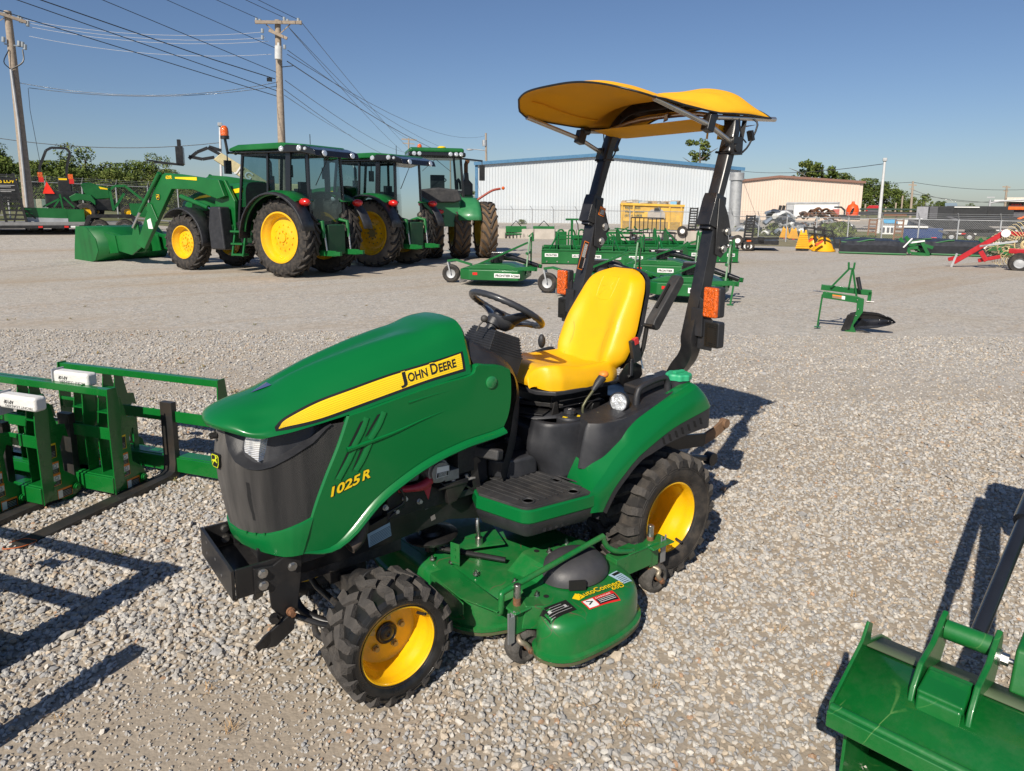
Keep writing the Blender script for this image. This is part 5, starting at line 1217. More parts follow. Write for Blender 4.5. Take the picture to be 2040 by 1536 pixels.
# ---- wheels
def valve(mb, p, mi=0): mb.cyl(p, Vector(p)+Vector((0, .02, 0)), .006, 8, mi)
def make_wheel(parent, loc, side, R, Wd, rr, dish, nl, path, lw, lh, bolts, bolt_r, name='wheel', hub=True, rubt=None, side_m=None, flip=1):
    w = bpy.data.objects.new(name, None); COL.objects.link(w); w.parent = parent; w.location = loc
    if side < 0: w.rotation_euler = (0, 0, pi)
    bulge = .05; mb = MB(); prof = tyre_surface(R, Wd, rr, bulge)
    mb.lathe(prof, (0, -Wd/2, 0), (0, 1, 0), 72)
    # moulded rings on the outer wall
    H = R-rr
    for q, yy in ((.13, .90), (.62, 1.02), (.70, 1.01)):
        r = rr+H*q; y = 0-Wd*.5+Wd*.5*yy; mb.lathe([(r-.003, y-.006), (r, y+.003), (r+.003, y-.006)], (0, 0, 0), (0, 1, 0), 72)
    lg = MB(); lugs(lg, R, Wd, nl, path, lw, lh, 0, flip=flip*side); M = Matrix.Translation((0, -Wd/2, 0))
    ty = mb.build('tyre', side_m or RUB, w, ang=45); lo = MB().merge(lg, M).build('tread', rubt or RUBT, w, ang=30, bevel=.0)
    mb = MB(); mb.lathe(rim_profile(rr, Wd, -Wd*.07, dish), (0, 0, 0), (0, 1, 0), 72)
    pf = [(rr*1.03, -Wd*.93), (rr*.9, -Wd*.9), (rr*.86, -dish-Wd*.07)]; mb.lathe(pf[::-1], (0, 0, 0), (0, 1, 0), 48)
    mb.build('rim', YEL, w, ang=40)
    mb = MB(); yd = -Wd*.07-dish+.005
    for k in range(bolts): a = 2*pi*k/bolts+.4; mb.bolt((bolt_r*cos(a), yd, bolt_r*sin(a)), (0, 1, 0), .0105, .016)
    mb.build('wheel_bolt', mat('dusty_yellow_zinc', (.42, .33, .14), .5, metal=.4), w)
    if hub:
        mb = MB(); mb.lathe([(.042, .0), (.042, .012), (.036, .016), (.030, .013), (.024, .018), (.012, .018), (.008, .014), (0, .014)], (0, yd-.002, 0), (0, 1, 0), 32); mb.build('hub_cap', BLK, w, ang=40)
    return w
P4 = [(-.30, .03), (.02, .16), (.34, .40), (.46, .66), (.50, .86), (.52, 1.0), (.50, 1.13)]
fw = dict(R=.2286-.013, Wd=.205, rr=.147, dish=.112, nl=18, path=[(.52, .03), (-.04, .40), (.06, .80), (.0, .97), (-.02, 1.03)], lw=.036, lh=.018, bolts=5, bolt_r=.066, name='front_wheel')
for sg in (1, -1):
    w = make_wheel(T, (1.5, .548*sg, .2286), sg, side_m=RUBS if sg > 0 else None, **fw)
    mb = MB(); mb.tube([(.10, -.030, -.075), (.112, -.012, -.082), (.118, .004, -.086)] if sg < 0 else [(-.095, -.045, .085), (-.102, -.02, .09), (-.108, -.005, .094)], .006, 8); mb.build('valve_stem', BLK, w)
for sg in (1, -1):
    w = make_wheel(T, (0, .565*sg, .322), sg, R=.322-.020, Wd=.300, rr=.174, dish=.21, nl=20, path=[(-.42, .0), (.18, .50), (.16, .80), (.22, .96), (.24, 1.03)], lw=.040, lh=.024, bolts=5, bolt_r=.07, name='rear_wheel')
    mb = MB(); mb.tube([(-.06, -.035, -.135), (-.062, -.015, -.140), (-.066, .0, -.143)], .007, 8); mb.build('valve_stem', BLK, w)
# ================================================================ mower deck under the tractor
D = thing('mower_deck', 'green belly mower deck with black pulley covers hanging between the wheels of the yellow-seated tractor', 'mower deck')
half = [(1.155, 0), (1.165, .20), (1.150, .36), (1.08, .46), (.98, .505), (.90, .545), (.885, .61), (.92, .655), (.965, .680), (.985, .735), (.955, .795), (.88, .832), (.72, .836), (.58, .818), (.485, .775), (.43, .70), (.40, .60), (.385, .40), (.40, .20), (.40, 0)]
full = half+[(x, -y) for x, y in half[-2:0:-1]]
full = [(p.x, p.y) for p in crom([(a, b, 0) for a, b in full], 3, True)]
mb = MB(); rows = []
lev = [(-.30, .254, 0), (-.12, .250, 0), (-.055, .246, 0), (-.032, .240, 0), (-.015, .228, 0), (-.005, .212, 0), (.0, .190, 0), (.002, .115, 0), (.003, .108, 0), (.018, .102, 0), (.018, .088, 0), (.008, .084, 0)]
P0 = full
for d, z, _ in lev:
    if d < -.1: Q = [(lerp(.78, x, 1+d*1.2), y*(1+d*1.1)) for x, y in P0]
    else: Q = offset_poly(P0, d)
    rows.append([Vector((x, y, z)) for x, y in Q])
mb.grid(rows, closed=True, flip=False)
mb.add(rows[0], [tuple(range(len(rows[0])))])
DECKM = mat('deck_green', (.006, .15, .03), .33, coat=.3, var=.08, scale=4, dirt=(.14, .17, .09), dirt_amt=.35, dscale=7, bump=.03, scratch=((.10, .09, .05), 9))
SH = mb.build('deck_shell', DECKM, D, ang=45)
DB = bvh_of([mb])
mb = MB(); Q0 = offset_poly(P0, .017); Q1 = offset_poly(P0, .008)
mb.grid([[Vector((x, y, z)) for x, y in Q] for Q, z in ((Q0, .086), (Q0, .072), (Q1, .066))], closed=True); mb.build('deck_rim', mat('rusty_edge', (.10, .075, .04), .8, var=.4, dirt=(.02, .10, .03), dirt_amt=.8, dscale=6), D)
mb = MB()   # front valance plates and raised centre
mb.prism([(0, .04), (.20, .0), (.26, .04), (.26, .09), (0, .10)], (1.170, .20, .155), (0, 1, 0), (0, 0, 1), .006)
mb.prism([(1.172, .20), (1.172, .44), (1.11, .61), (1.06, .60), (1.06, .20)], (0, 0, .257), (1, 0, 0), (0, 1, 0), .006)
mb.build('front_valance', DECKM, D, bevel=.002)
mb = MB()   # raised belt-cover bracket: bent sheet
rows = [[Vector((*p, z)) for p in q] for q, z in ((((.895, .375), (.855, .545)), .250), (((.880, .372), (.840, .54)), .254), (((.795, .362), (.785, .53)), .306), (((.775, .36), (.765, .527)), .311), (((.53, .372), (.510, .470)), .311), (((.51, .374), (.490, .472)), .306), (((.46, .39), (.44, .48)), .255))]
mb.grid(rows); mb.build('belt_cover', DECKM, D, solid=.005, bevel=.003, ang=20)
mb = MB(); E_ = [r[1] for r in rows]; mb.grid([E_, [Vector((p.x, p.y+.012, .250)) for p in E_]]); E_ = [r[0] for r in rows]; mb.grid([E_, [Vector((p.x, p.y-.012, .250)) for p in E_]]); mb.build('cover_flange', DECKM, D, solid=.004)
mb = MB()   # plastic pulley cover: half dome with dished front
for sg in (1, -1):
    cx_, cy_ = .655, .555*sg; rows = []
    for i in range(9):
        t = i/8; r = []
        for k in range(40):
            a = 2*pi*k/40; ex = (.165+.0*cos(a))*cos(a); ey = .135*sin(a)
            s = cos(t*pi/2)**.55 if t < 1 else 0
            r.append(Vector((cx_+ex*s, cy_+ey*s*1.0, .258+.085*sin(t*pi/2)**1.1)))
        rows.append(r)
    mb.grid(rows, closed=True, flip=False)
mb.build('spindle_cover', mat('cover_plastic', (.045, .045, .05), .5, var=.15, bump=.08, dirt=(.12, .11, .1), dirt_amt=.35), D, ang=80)
mb = MB()
for sg in (1, -1): mb.prism([(-.035, -.01), (.035, -.01), (.035, .03), (-.035, .03)], (.745, .676*sg, .268), (.85, -.5*sg, 0), (0, 0, 1), .012)
mb.build('cover_opening', mat('dark_gap', (.004, .004, .004), .9), D)
for sg in (1, -1):   # guard rail
    mb = MB(); pts = [(1.075, .50, .245), (1.085, .575, .235), (1.085, .60, .25), (1.085, .605, .31), (1.065, .600, .328), (.90, .595, .345), (.54, .585, .388), (.515, .585, .385), (.495, .585, .350), (.475, .588, .325), (.43, .60, .300), (.33, .60, .272)]
    pts = [(x, y*sg, z) for x, y, z in pts]
    mb.tube(pts, .0125, 14, smooth=4); mb.build('guard_rail', DECKM, D, ang=60)
mb = MB()   # hanger tabs
mb.prism([(-.025, 0), (.025, 0), (.025, .10), (-.025, .10)], (1.045, .205, .262), (-.35, .93, 0), (0, 0, 1), .005)
for z in (.30, .335): mb.box((1.048, .206, z), (.007, .012, .010), rot=.3)
mb.prism([(-.13, -.10), (.10, -.13), (.16, .06), (-.05, .14)], (.83, .08, .285), (1, 0, 0), (0, 1, 0), .006)
mb.build('hanger_plate', DECKM, D, bevel=.001)
mb = MB(); mb.cyl((1.06, .10, .30), (.86, .33, .278), .012, 10); mb.cyl((1.10, .03, .34), (1.05, .12, .30), .012, 8); mb.build('tension_rod', BLK, D)
mb = MB(); mb.tube([(.88, .12, .50), (.875, .13, .44), (.885, .145, .38), (.88, .15, .32)], .010, 10, smooth=3); mb.cyl((.88, .15, .288), (.88, .15, .32), .018, 14); mb.build('lift_link', STEEL, D, ang=60)
mb = MB(); mb.lathe([(.12, .0), (.125, .012), (.115, .02), (.06, .02), (.05, .035), (0, .035)], (1.06, .02, .33), (0, 0, 1), 36); mb.cyl((1.06, .02, .26), (1.06, .02, .34), .03, 14); mb.build('drive_pulley', BLK, D, ang=40)
mb = MB()
for x, y, z in ((1.02, .33, .262), (.915, .47, .252), (.90, .60, .250), (1.10, .10, .258), (.70, .44, .313), (.58, .42, .313), (1.05, .18, .262)): mb.bolt((x, y, z), (0, 0, 1), .010, .010); mb.cyl((x, y, z+.008), (x, y, z+.020), .005, 8)
mb.build('deck_nut', STEEL, D)
mb = MB()
for x, y, z in ((.74, .40, .3135), (.63, .41, .3135), (.875, .63, .2515), (.34, .60, .28)): mb.cyl((x, y, z), (x, y, z+.0015), .012, 14)
mb.build('drain_hole', mat('dark_gap', (.004, .004, .004), .9), D)
# caster brackets, posts, forks and wheels at the four corners
for (x, y, fx) in ((1.015, .615, 1), (.185, .575, -1), (1.015, -.615, 1), (.185, -.575, -1)):
    sg = 1 if y > 0 else -1
    mb = MB(); mb.box((x, y, .20), (.060, .060, .10))
    if fx > 0: mb.beam((x-.02, y, .215), (x-.10, y+.03*sg, .20), .075, .10); mb.box((x+.005, y-.0, .255), (.085, .10, .010))
    else: mb.beam((x+.02, y, .215), (x+.26, y, .215), .070, .10); mb.box((x-.02, y+.02*sg, .262), (.15, .10, .008)); mb.box((x+.08, y, .268), (.20, .08, .008))
    mb.build('caster_bracket', DECKM, D, bevel=.005)
    mb = MB(); mb.cyl((x, y, .26), (x, y, .292), .0165, 16, 1); mb.cyl((x, y, .292), (x, y, .345), .0155, 16, 0); mb.cyl((x, y, .344), (x, y, .348), .012, 16, 0); mb.cyl((x, y, .13), (x, y, .155), .024, 16, 1)
    mb.build('caster_post', [STEEL, RUST], D, ang=40)
    mb = MB(); mb.prism([(-.016, -.135), (.016, -.135), (.018, .0), (.010, .0), (.008, -.02), (-.008, -.02), (-.010, 0), (-.018, 0)], (x+.055*fx, y+.035*sg, .292 if fx < 0 else .262), (1, 0, 0), (0, 0, 1), .007); mb.beam((x+.055*fx, y+.03*sg, .245), (x+.03*fx, y+.02*sg, .25), .012, .012); mb.build('lock_plate', mat('grey_zinc_plate', (.32, .33, .34), .45, metal=.6, var=.1), D, bevel=.002)
    cwx, cwy = (x-.005, y-.005*sg)
    mb = MB(); mb.tube([(x, y, .14), (x+.02*fx, y+.045*sg, .13), (x-.005, y+.052*sg, .11), (x-.03, y+.050*sg, .075)], .011, 10, smooth=4); mb.tube([(x, y, .14), (x, y-.045*sg, .13), (x-.03, y-.045*sg, .075)], .011, 10, smooth=4)
    mb.build('caster_fork', mat('tan_painted_fork', (.34, .29, .22), .5, metal=.5, var=.2, dirt=(.2, .09, .04), dirt_amt=.6, dscale=20), D, ang=60)
    mb = MB(); mb.cyl((x-.03, y-.06, .075), (x-.03, y+.06, .075), .010, 10); mb.bolt((x-.03, y+.058*sg, .075), (0, sg, 0), .011, .010); mb.build('caster_axle', RUST, D)
    mb = MB(); mb.lathe([(.02, -.040), (.05, -.040), (.066, -.036), (.073, -.022), (.0755, 0), (.073, .022), (.066, .036), (.05, .040), (.045, .025), (.02, .024)], (x-.03, y, .075), (0, 1, 0), 40); mb.build('caster_wheel', mat('scuffed_caster_rubber', (.085, .078, .07), .85, var=.3, scale=30, bump=.5, bscale=90, dirt=(.02, .02, .02), dirt_amt=.7, dscale=14), D, ang=50)
# deck labels
ds = MB()
def dq(P, mi, off):
    P = [Vector((x, y, .6)) for x, y in P]; N = 6
    for i in range(N+1): pass
    ds.grid([drape(DB, [P[0].lerp(P[1], i/N).lerp(P[3].lerp(P[2], i/N), j/N) for i in range(N+1)], (0, 0, -1), off=off) for j in range(N+1)], mi)
def rect(c, u, v, w, h): 
    c, u, v = Vector(c), Vector(u).normalized(), Vector(v).normalized(); return [tuple(c+u*a*w/2+v*b*h/2) for a, b in ((-1, -1), (1, -1), (1, 1), (-1, 1))]
U, V = Vector((-1, .08)).normalized(), Vector((-.08, -1)).normalized()
def dtext(txt, c, w, h, mi, off, bold=.0, shear=0.):
    t = textmb(txt, 1., bold, shear, 1.); x0 = min(q[0] for q in t.v); tw = textwidth(t)
    pts = [Vector((*(Vector(c)+U*((q[0]-x0)/tw*w)+V*(q[1]/.72*h)), .6)) for q in t.v]
    ds.add(drape(DB, pts, (0, 0, -1), off=off), t.f, mi)
# U runs towards the tail (reads left to right from outside), V towards the tractor
dq([(.80, .705), (.765, .685), (.745, .725), (.785, .73)], 0, .0012)
dtext('AutoConnect', (.775, .722), .235, .030, 1, .0012, .04); dtext('AutoConnect', (.775, .722), .235, .030, 0, .0022, .012)
dtext('60D', (.615, .756), .065, .020, 1, .0012, .05); dtext('60D', (.615, .756), .065, .020, 0, .0022, .01)
c = Vector((.705, .775)); dq(rect(c, U, V, .165, .055), 2, .0012); dq(rect(c+U*(-.052), U, V, .050, .045), 3, .002); dq(rect(c+U*.028+V*-.006, U, V, .098, .030), 1, .002)
dtext('DANGER', c+U*-.015+V*.012, .08, .009, 3, .0022)
for k in range(3): dq(rect(c+U*.028+V*(.003-k*.008), U, V, .085, .002), 3, .0026)
dq(rect(c+U*-.052, U+V*.5, V-U*.5, .03, .006), 1, .0026); dq(rect(c+U*-.052+V*.01, U-V*.5, V+U*.5, .03, .005), 1, .0026)
c = Vector((.895, .728)); dq(rect(c, U, V, .13, .075), 1, .0012)
for a, b, w_, h_ in ((0, .008, .085, .003), (0, -.004, .10, .002), (-.038, .004, .012, .016), (.038, .004, .012, .016), (0, .022, .06, .002), (0, -.018, .11, .002), (-.045, -.030, .02, .002)): dq(rect(c+U*a+V*b, U, V, w_, h_), 4, .002)
c = Vector((.515, .70)); dq(rect(c, U+V*.2, V-U*.2, .060, .085), 5, .0012); dq(rect(c+V*.028, U+V*.2, V-U*.2, .045, .016), 1, .002)
for k in range(5): dq(rect(c+V*(.008-k*.011), U+V*.2, V-U*.2, .038, .003), 1, .002)
c = Vector((1.08, .27)); dq(rect(c, (0, 1), (-1, 0), .14, .040), 2, .0012)
t = textmb('DANGER', 1.); x0 = min(q[0] for q in t.v); tw = textwidth(t)
ds.add(drape(DB, [Vector((c.x+.012-q[1]*.02, c.y-.02+(q[0]-x0)/tw*.07, .6)) for q in t.v], (0, 0, -1), off=.002), t.f, 3)
ds.build('deck_label', [YST, BST, RST, WHITE, mat('grey_ink', (.4, .4, .4), .5), mat('pale_blue_label', (.34, .48, .58), .5)], D)
# ================================================================ large tractors behind
AGP = [(-.75, .0), (-.1, .35), (.35, .70), (.50, .95), (.52, 1.08)]
BLKGL = mat('gloss_black', (.01, .01, .012), .25, coat=.3, var=.05)
HUBS = mat('hub_steel', (.3, .25, .1), .5, metal=.5)
def big_wheel(parent, loc, side, R, Wd, rr, name='wheel', nl=20, side_m=None, tread=None, rim=None, flip=1, hubr=.16, dish=.20):
    w = bpy.data.objects.new(name, None); COL.objects.link(w); w.parent = parent; w.location = loc
    if side < 0: w.rotation_euler = (0, 0, pi)
    h = .055*R
    mb = MB(); mb.lathe(tyre_surface(R-h, Wd, rr, .06), (0, -Wd/2, 0), (0, 1, 0), 56); mb.build('tyre', side_m or RUB, w, ang=40)
    lg = MB(); lugs(lg, R-h, Wd, nl, AGP, R*.060, h, 0, flip=flip*side); MB().merge(lg, Matrix.Translation((0, -Wd/2, 0))).build('tread', tread or RUB, w, ang=30)
    o = -Wd*.03; mb = MB()
    mb.lathe([(rr*1.04, o-.01), (rr*1.04, o), (rr*.98, o+.005), (rr*.95, o-.03), (rr*.90, o-.08), (rr*.86, o-.10), (rr*.80, o-dish), (rr*.62, o-dish*1.05), (rr*.40, o-dish*.72), (rr*.36, o-dish*.68), (0.01, o-dish*.68)], (0, 0, 0), (0, 1, 0), 56)
    mb.lathe([(rr*.8, o-dish), (rr*.85, -Wd*.8), (rr*1.03, -Wd)], (0, 0, 0), (0, 1, 0), 32)
    mb.build('rim', rim or YEL, w, ang=35)
    mb = MB(); yd = o-dish*.68
    mb.lathe([(hubr*.75, 0), (hubr*.7, .03), (0, .035)], (0, yd, 0), (0, 1, 0), 24)
    for k in range(8): a = 2*pi*k/8; mb.bolt((hubr*cos(a), yd, hubr*sin(a)), (0, 1, 0), .022, .03)
    for k in range(12): a = 2*pi*k/12; mb.cyl((rr*.5*cos(a), o-dish*.9+.01, rr*.5*sin(a)), (rr*.5*cos(a), o-dish*.9+.03, rr*.5*sin(a)), .018, 8)
    mb.build('wheel_hub', HUBS if side_m else YEL, w, ang=40)
    return w
def arcfender(parent, R, y0, y1, a0, a1, m, name='fender', thick=.03, cx=0, cz=0, n=16, drop=.10, flatx=1.):
    mb = MB(); rows = []
    for i in range(n+1):
        a = radians(lerp(a0, a1, i/n)); c, s_ = cos(a)*flatx, sin(a)
        rows.append([Vector((cx+c*(R-q)+0, y, cz+s_*(R-q))) for y, q in ((y0, 0), (lerp(y0, y1, .85), 0), (y1, drop*.3), (y1+.01*(1 if y1 > y0 else -1), drop))])
    mb.grid(rows, flip=y1 > y0); return mb.build(name, m, parent, ang=40, solid=thick)
def cab(t, x0=-.35, x1=1.75, yw=.72, zb=1.35, zt=3.08, roofx=(-1.15, 1.95), lean=.22):
    """glazed cab: posts, panes, roof with lamps"""
    mb = MB(); posts = []
    for sg in (1, -1):
        y0, y1 = yw*sg, (yw-.06)*sg
        for (xa, xb, w) in ((x1, x1-lean, .07), (lerp(x0, x1, .48), lerp(x0, x1, .46), .06), (x0+.28, x0+.24, .16), (x0-.35, x0-.30, .08)):
            yy0, yy1 = (y0, y1) if xa > x0-.2 else (y0*.86, y1*.86)
            mb.beam((xa, yy0, zb-.1), (xb, yy1, zt+.02), .06, w, up=(1, 0, 0))
        mb.beam((x1, y0, zb), (x0-.3, y0*.95, zb), .05, .07); mb.beam((x1-lean, y1, zt), (x0-.3, y1*.9, zt), .05, .08)
        mb.beam((x1+.05, y0, zb), (x1-.15, y0, .72), .05, .09, up=(1, 0, 0)); mb.beam((x1-.15, y0, .78), (.95, y0, .78), .05, .08)
    for xx, z in ((x1, zb), (x1-lean, zt), (x0-.33, zb), (x0-.3, zt)): mb.beam((xx, -yw+.04, z), (xx, yw-.04, z), .06, .08)
    mb.build('cab_frame', BLKGL, t, bevel=.01)
    for sg in (1, -1):
        g = MB(); y = (yw-.025)*sg; xm = lerp(x0, x1, .47)
        g.add([(x1, y, zb), (xm, y, zb), (xm, y-.04*sg, zt), (x1-lean, y-.04*sg, zt)], [(0, 1, 2, 3)]); g.add([(x1-.02, y, zb), (x1-.17, y, .80), (1.0, y, .80), (.95, y, zb)], [(0, 1, 2, 3)])
        g.add([(xm, y, zb), (x0+.3, y, zb), (x0+.28, y-.04*sg, zt), (xm, y-.04*sg, zt)], [(0, 1, 2, 3)]); g.add([(x0+.2, y, zb+.25), (x0-.33, y*.88, zb+.1), (x0-.30, y*.85, zt), (x0+.2, y-.04*sg, zt)], [(0, 1, 2, 3)])
        g.build('side_window', GLASS, t)
    g = MB(); g.add([(x1+.01, -yw, zb), (x1+.01, yw, zb), (x1-lean+.01, yw-.05, zt), (x1-lean+.01, -yw+.05, zt)], [(0, 1, 2, 3)]); g.build('windscreen', GLASS, t)
    g = MB(); g.add([(x0-.35, -yw*.88, zb+.05), (x0-.35, yw*.88, zb+.05), (x0-.31, yw*.84, zt), (x0-.31, -yw*.84, zt)], [(0, 1, 2, 3)]); g.build('rear_window', GLASS, t)
    ra, rb = roofx; mb = MB()
    mb.prism([(ra+.35, zt+.10), (ra+.5, zt+.20), (ra+1.2, zt+.26), (rb-.35, zt+.25), (rb-.02, zt+.17), (rb, zt+.09)], (0, 0, 0), (1, 0, 0), (0, 0, 1), 1.52); mb.build('cab_roof', GREENF, t, bevel=.05, segs=3)
    mb = MB(); mb.prism([(ra, zt-.10), (ra+.06, zt+.05), (ra+.40, zt+.16), (ra+1.0, zt+.20), (ra+1.3, zt+.06), (rb, zt+.08), (rb-.02, zt+.03), (ra+.5, zt)], (0, 0, 0), (1, 0, 0), (0, 0, 1), 1.58); mb.build('roof_fascia', BLKGL, t, bevel=.03)
    mb = MB()
    for sg in (1, -1):
        for x in (ra+1.15, ra+.55, ra+.35): mb.lathe([(0, .03), (.06 if x > ra+.4 else .035, .025), (.075 if x > ra+.4 else .045, 0)], (x, .79*sg, zt+.10-.02*(x < ra+.4)), (0, sg, 0), 16)
        mb.lathe([(0, .03), (.08, .02), (.09, 0)], (rb-.02, .55*sg, zt+.1), (1, 0, 0), 16); mb.lathe([(0, .03), (.07, .02), (.08, 0)], (ra, .5*sg, zt-.02), (-1, 0, .2), 16)
    mb.build('cab_lamp', LENS, t)
    mb = MB()
    mb.box((.35, 0, 1.45), (.5, .5, .2)); mb.box((.12, 0, 1.85), (.14, .50, .75)); mb.box((.10, 0, 2.3), (.1, .3, .2)); mb.beam((1.15, 0, 1.0), (.95, 0, 1.80), .07, .07); mb.box((1.25, 0, 1.45), (.3, .6, .5)); mb.box((.4, -.45, 1.55), (.7, .18, .35))
    n_ = 24; mb.tube([(.88+.19*cos(2*pi*k/n_)*.6, .19*sin(2*pi*k/n_), 1.85+.19*cos(2*pi*k/n_)*.6) for k in range(n_)], .02, 6, closed=True)
    mb.build('cab_interior', PLA, t, bevel=.02)
def mirror(t, sg, x, z, yo=1.05):
    mb = MB(); mb.tube([(x, .68*sg, z+.25), (x+.1, yo*sg, z+.28), (x+.1, yo*sg, z+.05)], .02, 8); mb.box((x+.1, yo*sg, z-.1), (.06, .2, .34)); mb.build('mirror', BLKGL, t, bevel=.01)
def cab_tractor(name, label, loc, rz, loader=False, side_m=None, group='large green cab tractors', beacon=False):
    t = thing(name, label, 'tractor', loc, rz, group=group)
    for sg in (1, -1):
        w = big_wheel(t, (0, 1.02*sg, 1.0), sg, 1.0, .50, .62, 'rear_wheel', side_m=side_m, nl=21)
        big_wheel(t, (3.75, 1.0*sg, .77), sg, .77, .42, .44, 'front_wheel', nl=19, hubr=.13, dish=.16)
        arcfender(t, 1.16, .50*sg, 1.10*sg, 8, 128, GREENF, 'rear_fender', cz=.98); arcfender(t, 1.14, .9*sg, 1.24*sg, 0, 168, PLA, 'fender_flare', cz=.96, drop=.04)
        arcfender(t, .92, .62*sg, 1.04*sg, 45, 185, PLA, 'front_fender', cx=3.75, cz=.77, drop=.03)
        mb = MB(); mb.ball((-.88, .95*sg, 1.88), .13, sc=(1.2, .9, .75)); mb.build('tail_light', REDL, t)
        mb = MB(); mb.box((1.45, .98*sg, .84), (.34, .16, .76)); mb2 = MB()
        for z in (.52, .80, 1.12): mb2.box((1.45, 1.0*sg, z), (.42, .22, .05))
        for x in (1.25, 1.65): mb2.beam((x, 1.08*sg, .48), (x-.04, .96*sg, 1.2), .05, .05)
        mb2.build('steps', GREENF, t, bevel=.01)
        mb = MB(); mb.prism([(2.0, .62), (2.55, .62), (2.6, 1.2), (2.5, 1.75), (2.1, 1.75)], (0, .86*sg, 0), (1, 0, 0), (0, 0, 1), .34); mb.build('fuel_tank', PLA, t, bevel=.05, segs=3)
        mirror(t, sg, 1.55, 2.85)
        mb = MB(); mb.tube([(-.65, .45*sg, 1.45), (-.95, .45*sg, 1.40), (-.98, .45*sg, 1.0)], .05, 8); mb.beam((-.5, .42*sg, .62), (-1.35, .42*sg, .62), .06, .14); mb.beam((-1.28, .42*sg, .62), (-1.5, .42*sg, .62), .09, .10); mb.build('lift_arm', GREENF, t, bevel=.01)
        mb = MB(); mb.cyl((-.97, .45*sg, 1.3), (-1.05, .43*sg, .68), .022, 8); mb.build('lift_rod', STEEL, t)
        mb = MB(); mb.ball((-.35, .62*sg, 1.98), .075); mb.build('fender_lamp', LENS, t)
    mb = MB(); mb.box((.3, 0, .95), (2.6, .62, .75)); mb.box((2.9, 0, 1.05), (2.4, .5, .6)); mb.beam((3.75, -.7, .72), (3.75, .7, .72), .2, .22); mb.beam((0, -.8, 1.0), (0, .8, 1.0), .3, .3);  mb.build('chassis', mat('dark_green_chassis', (.006, .06, .018), .5, dirt=(.1, .09, .07), dirt_amt=.3), t, bevel=.03)
    mb = MB(); C_ = [[(1.75, 0, 2.42), (1.75, .32, 2.38), (1.75, .44, 2.2), (1.75, .46, 1.75)], [(2.8, 0, 2.36), (2.8, .32, 2.31), (2.8, .43, 2.12), (2.8, .45, 1.7)], [(4.0, 0, 2.16), (4.0, .28, 2.12), (4.0, .38, 1.95), (4.0, .40, 1.55)], [(4.65, 0, 1.9), (4.62, .22, 1.87), (4.58, .30, 1.72), (4.55, .32, 1.40)]]
    mb.grid(mir(csurf(C_, 4, 4)), flip=True); mb.build('bonnet', GREENF, t, ang=50)
    mb = MB(); mb.box((3.4, 0, 1.5), (2.3, .74, .5)); mb.build('side_grille', BLK, t, bevel=.04)
    mb = MB(); 
    for sg in (1, -1): mb.prism([(1.85, 2.14), (3.6, 1.97), (3.9, 1.93), (3.6, 2.03), (1.85, 2.26)], (0, .452*sg, 0), (1, 0, -.0), (0, 0, 1), .01)
    mb.build('bonnet_stripe', YST, t)
    mb = MB(); mb.cyl((1.95, -.62, 1.6), (1.95, -.62, 2.6), .10, 14); mb.tube([(1.95, -.62, 2.6), (1.95, -.62, 2.95), (2.05, -.62, 3.1)], .05, 10); mb.build('exhaust_stack', GALV, t, ang=40)
    mb = MB(); mb.beam((-.66, -.1, 2.95), (-.68, .35, 2.3), .015, .015); mb.beam((-.5, .3, 3.3), (-.5, .3, 3.55), .012, .012); mb.build('rear_wiper', BLK, t)
    cab(t)
    if beacon:
        mb = MB(); mb.cyl((1.92, .80, 3.1), (1.95, .84, 3.5), .035, 10); mb.cyl((1.95, .84, 3.48), (1.95, .84, 3.56), .11, 18); mb.build('beacon_stem', BLK, t)
        mb = MB(); mb.lathe([(.10, 0), (.105, .1), (.09, .2), (.05, .25), (0, .26)], (1.95, .84, 3.56), (0, 0, 1), 20); mb.build('beacon_lens', AMBER, t, ang=60)
    if loader: add_loader(t)
    return t
def bucket(parent, name, P, w, m, t=.03, side=True):
    mb = MB(); n = len(P); rows = [[Vector((x, y, z)) for x, z in P] for y in (-w/2, w/2)]; mb.grid(rows); o = mb.build(name, m, parent, solid=t, ang=30)
    if side:
        for sg in (1, -1): mb = MB(); mb.prism(P, (0, sg*w/2, 0), (1, 0, 0), (0, 0, 1), t*.8); mb.build('bucket_side', m, parent)
    return o
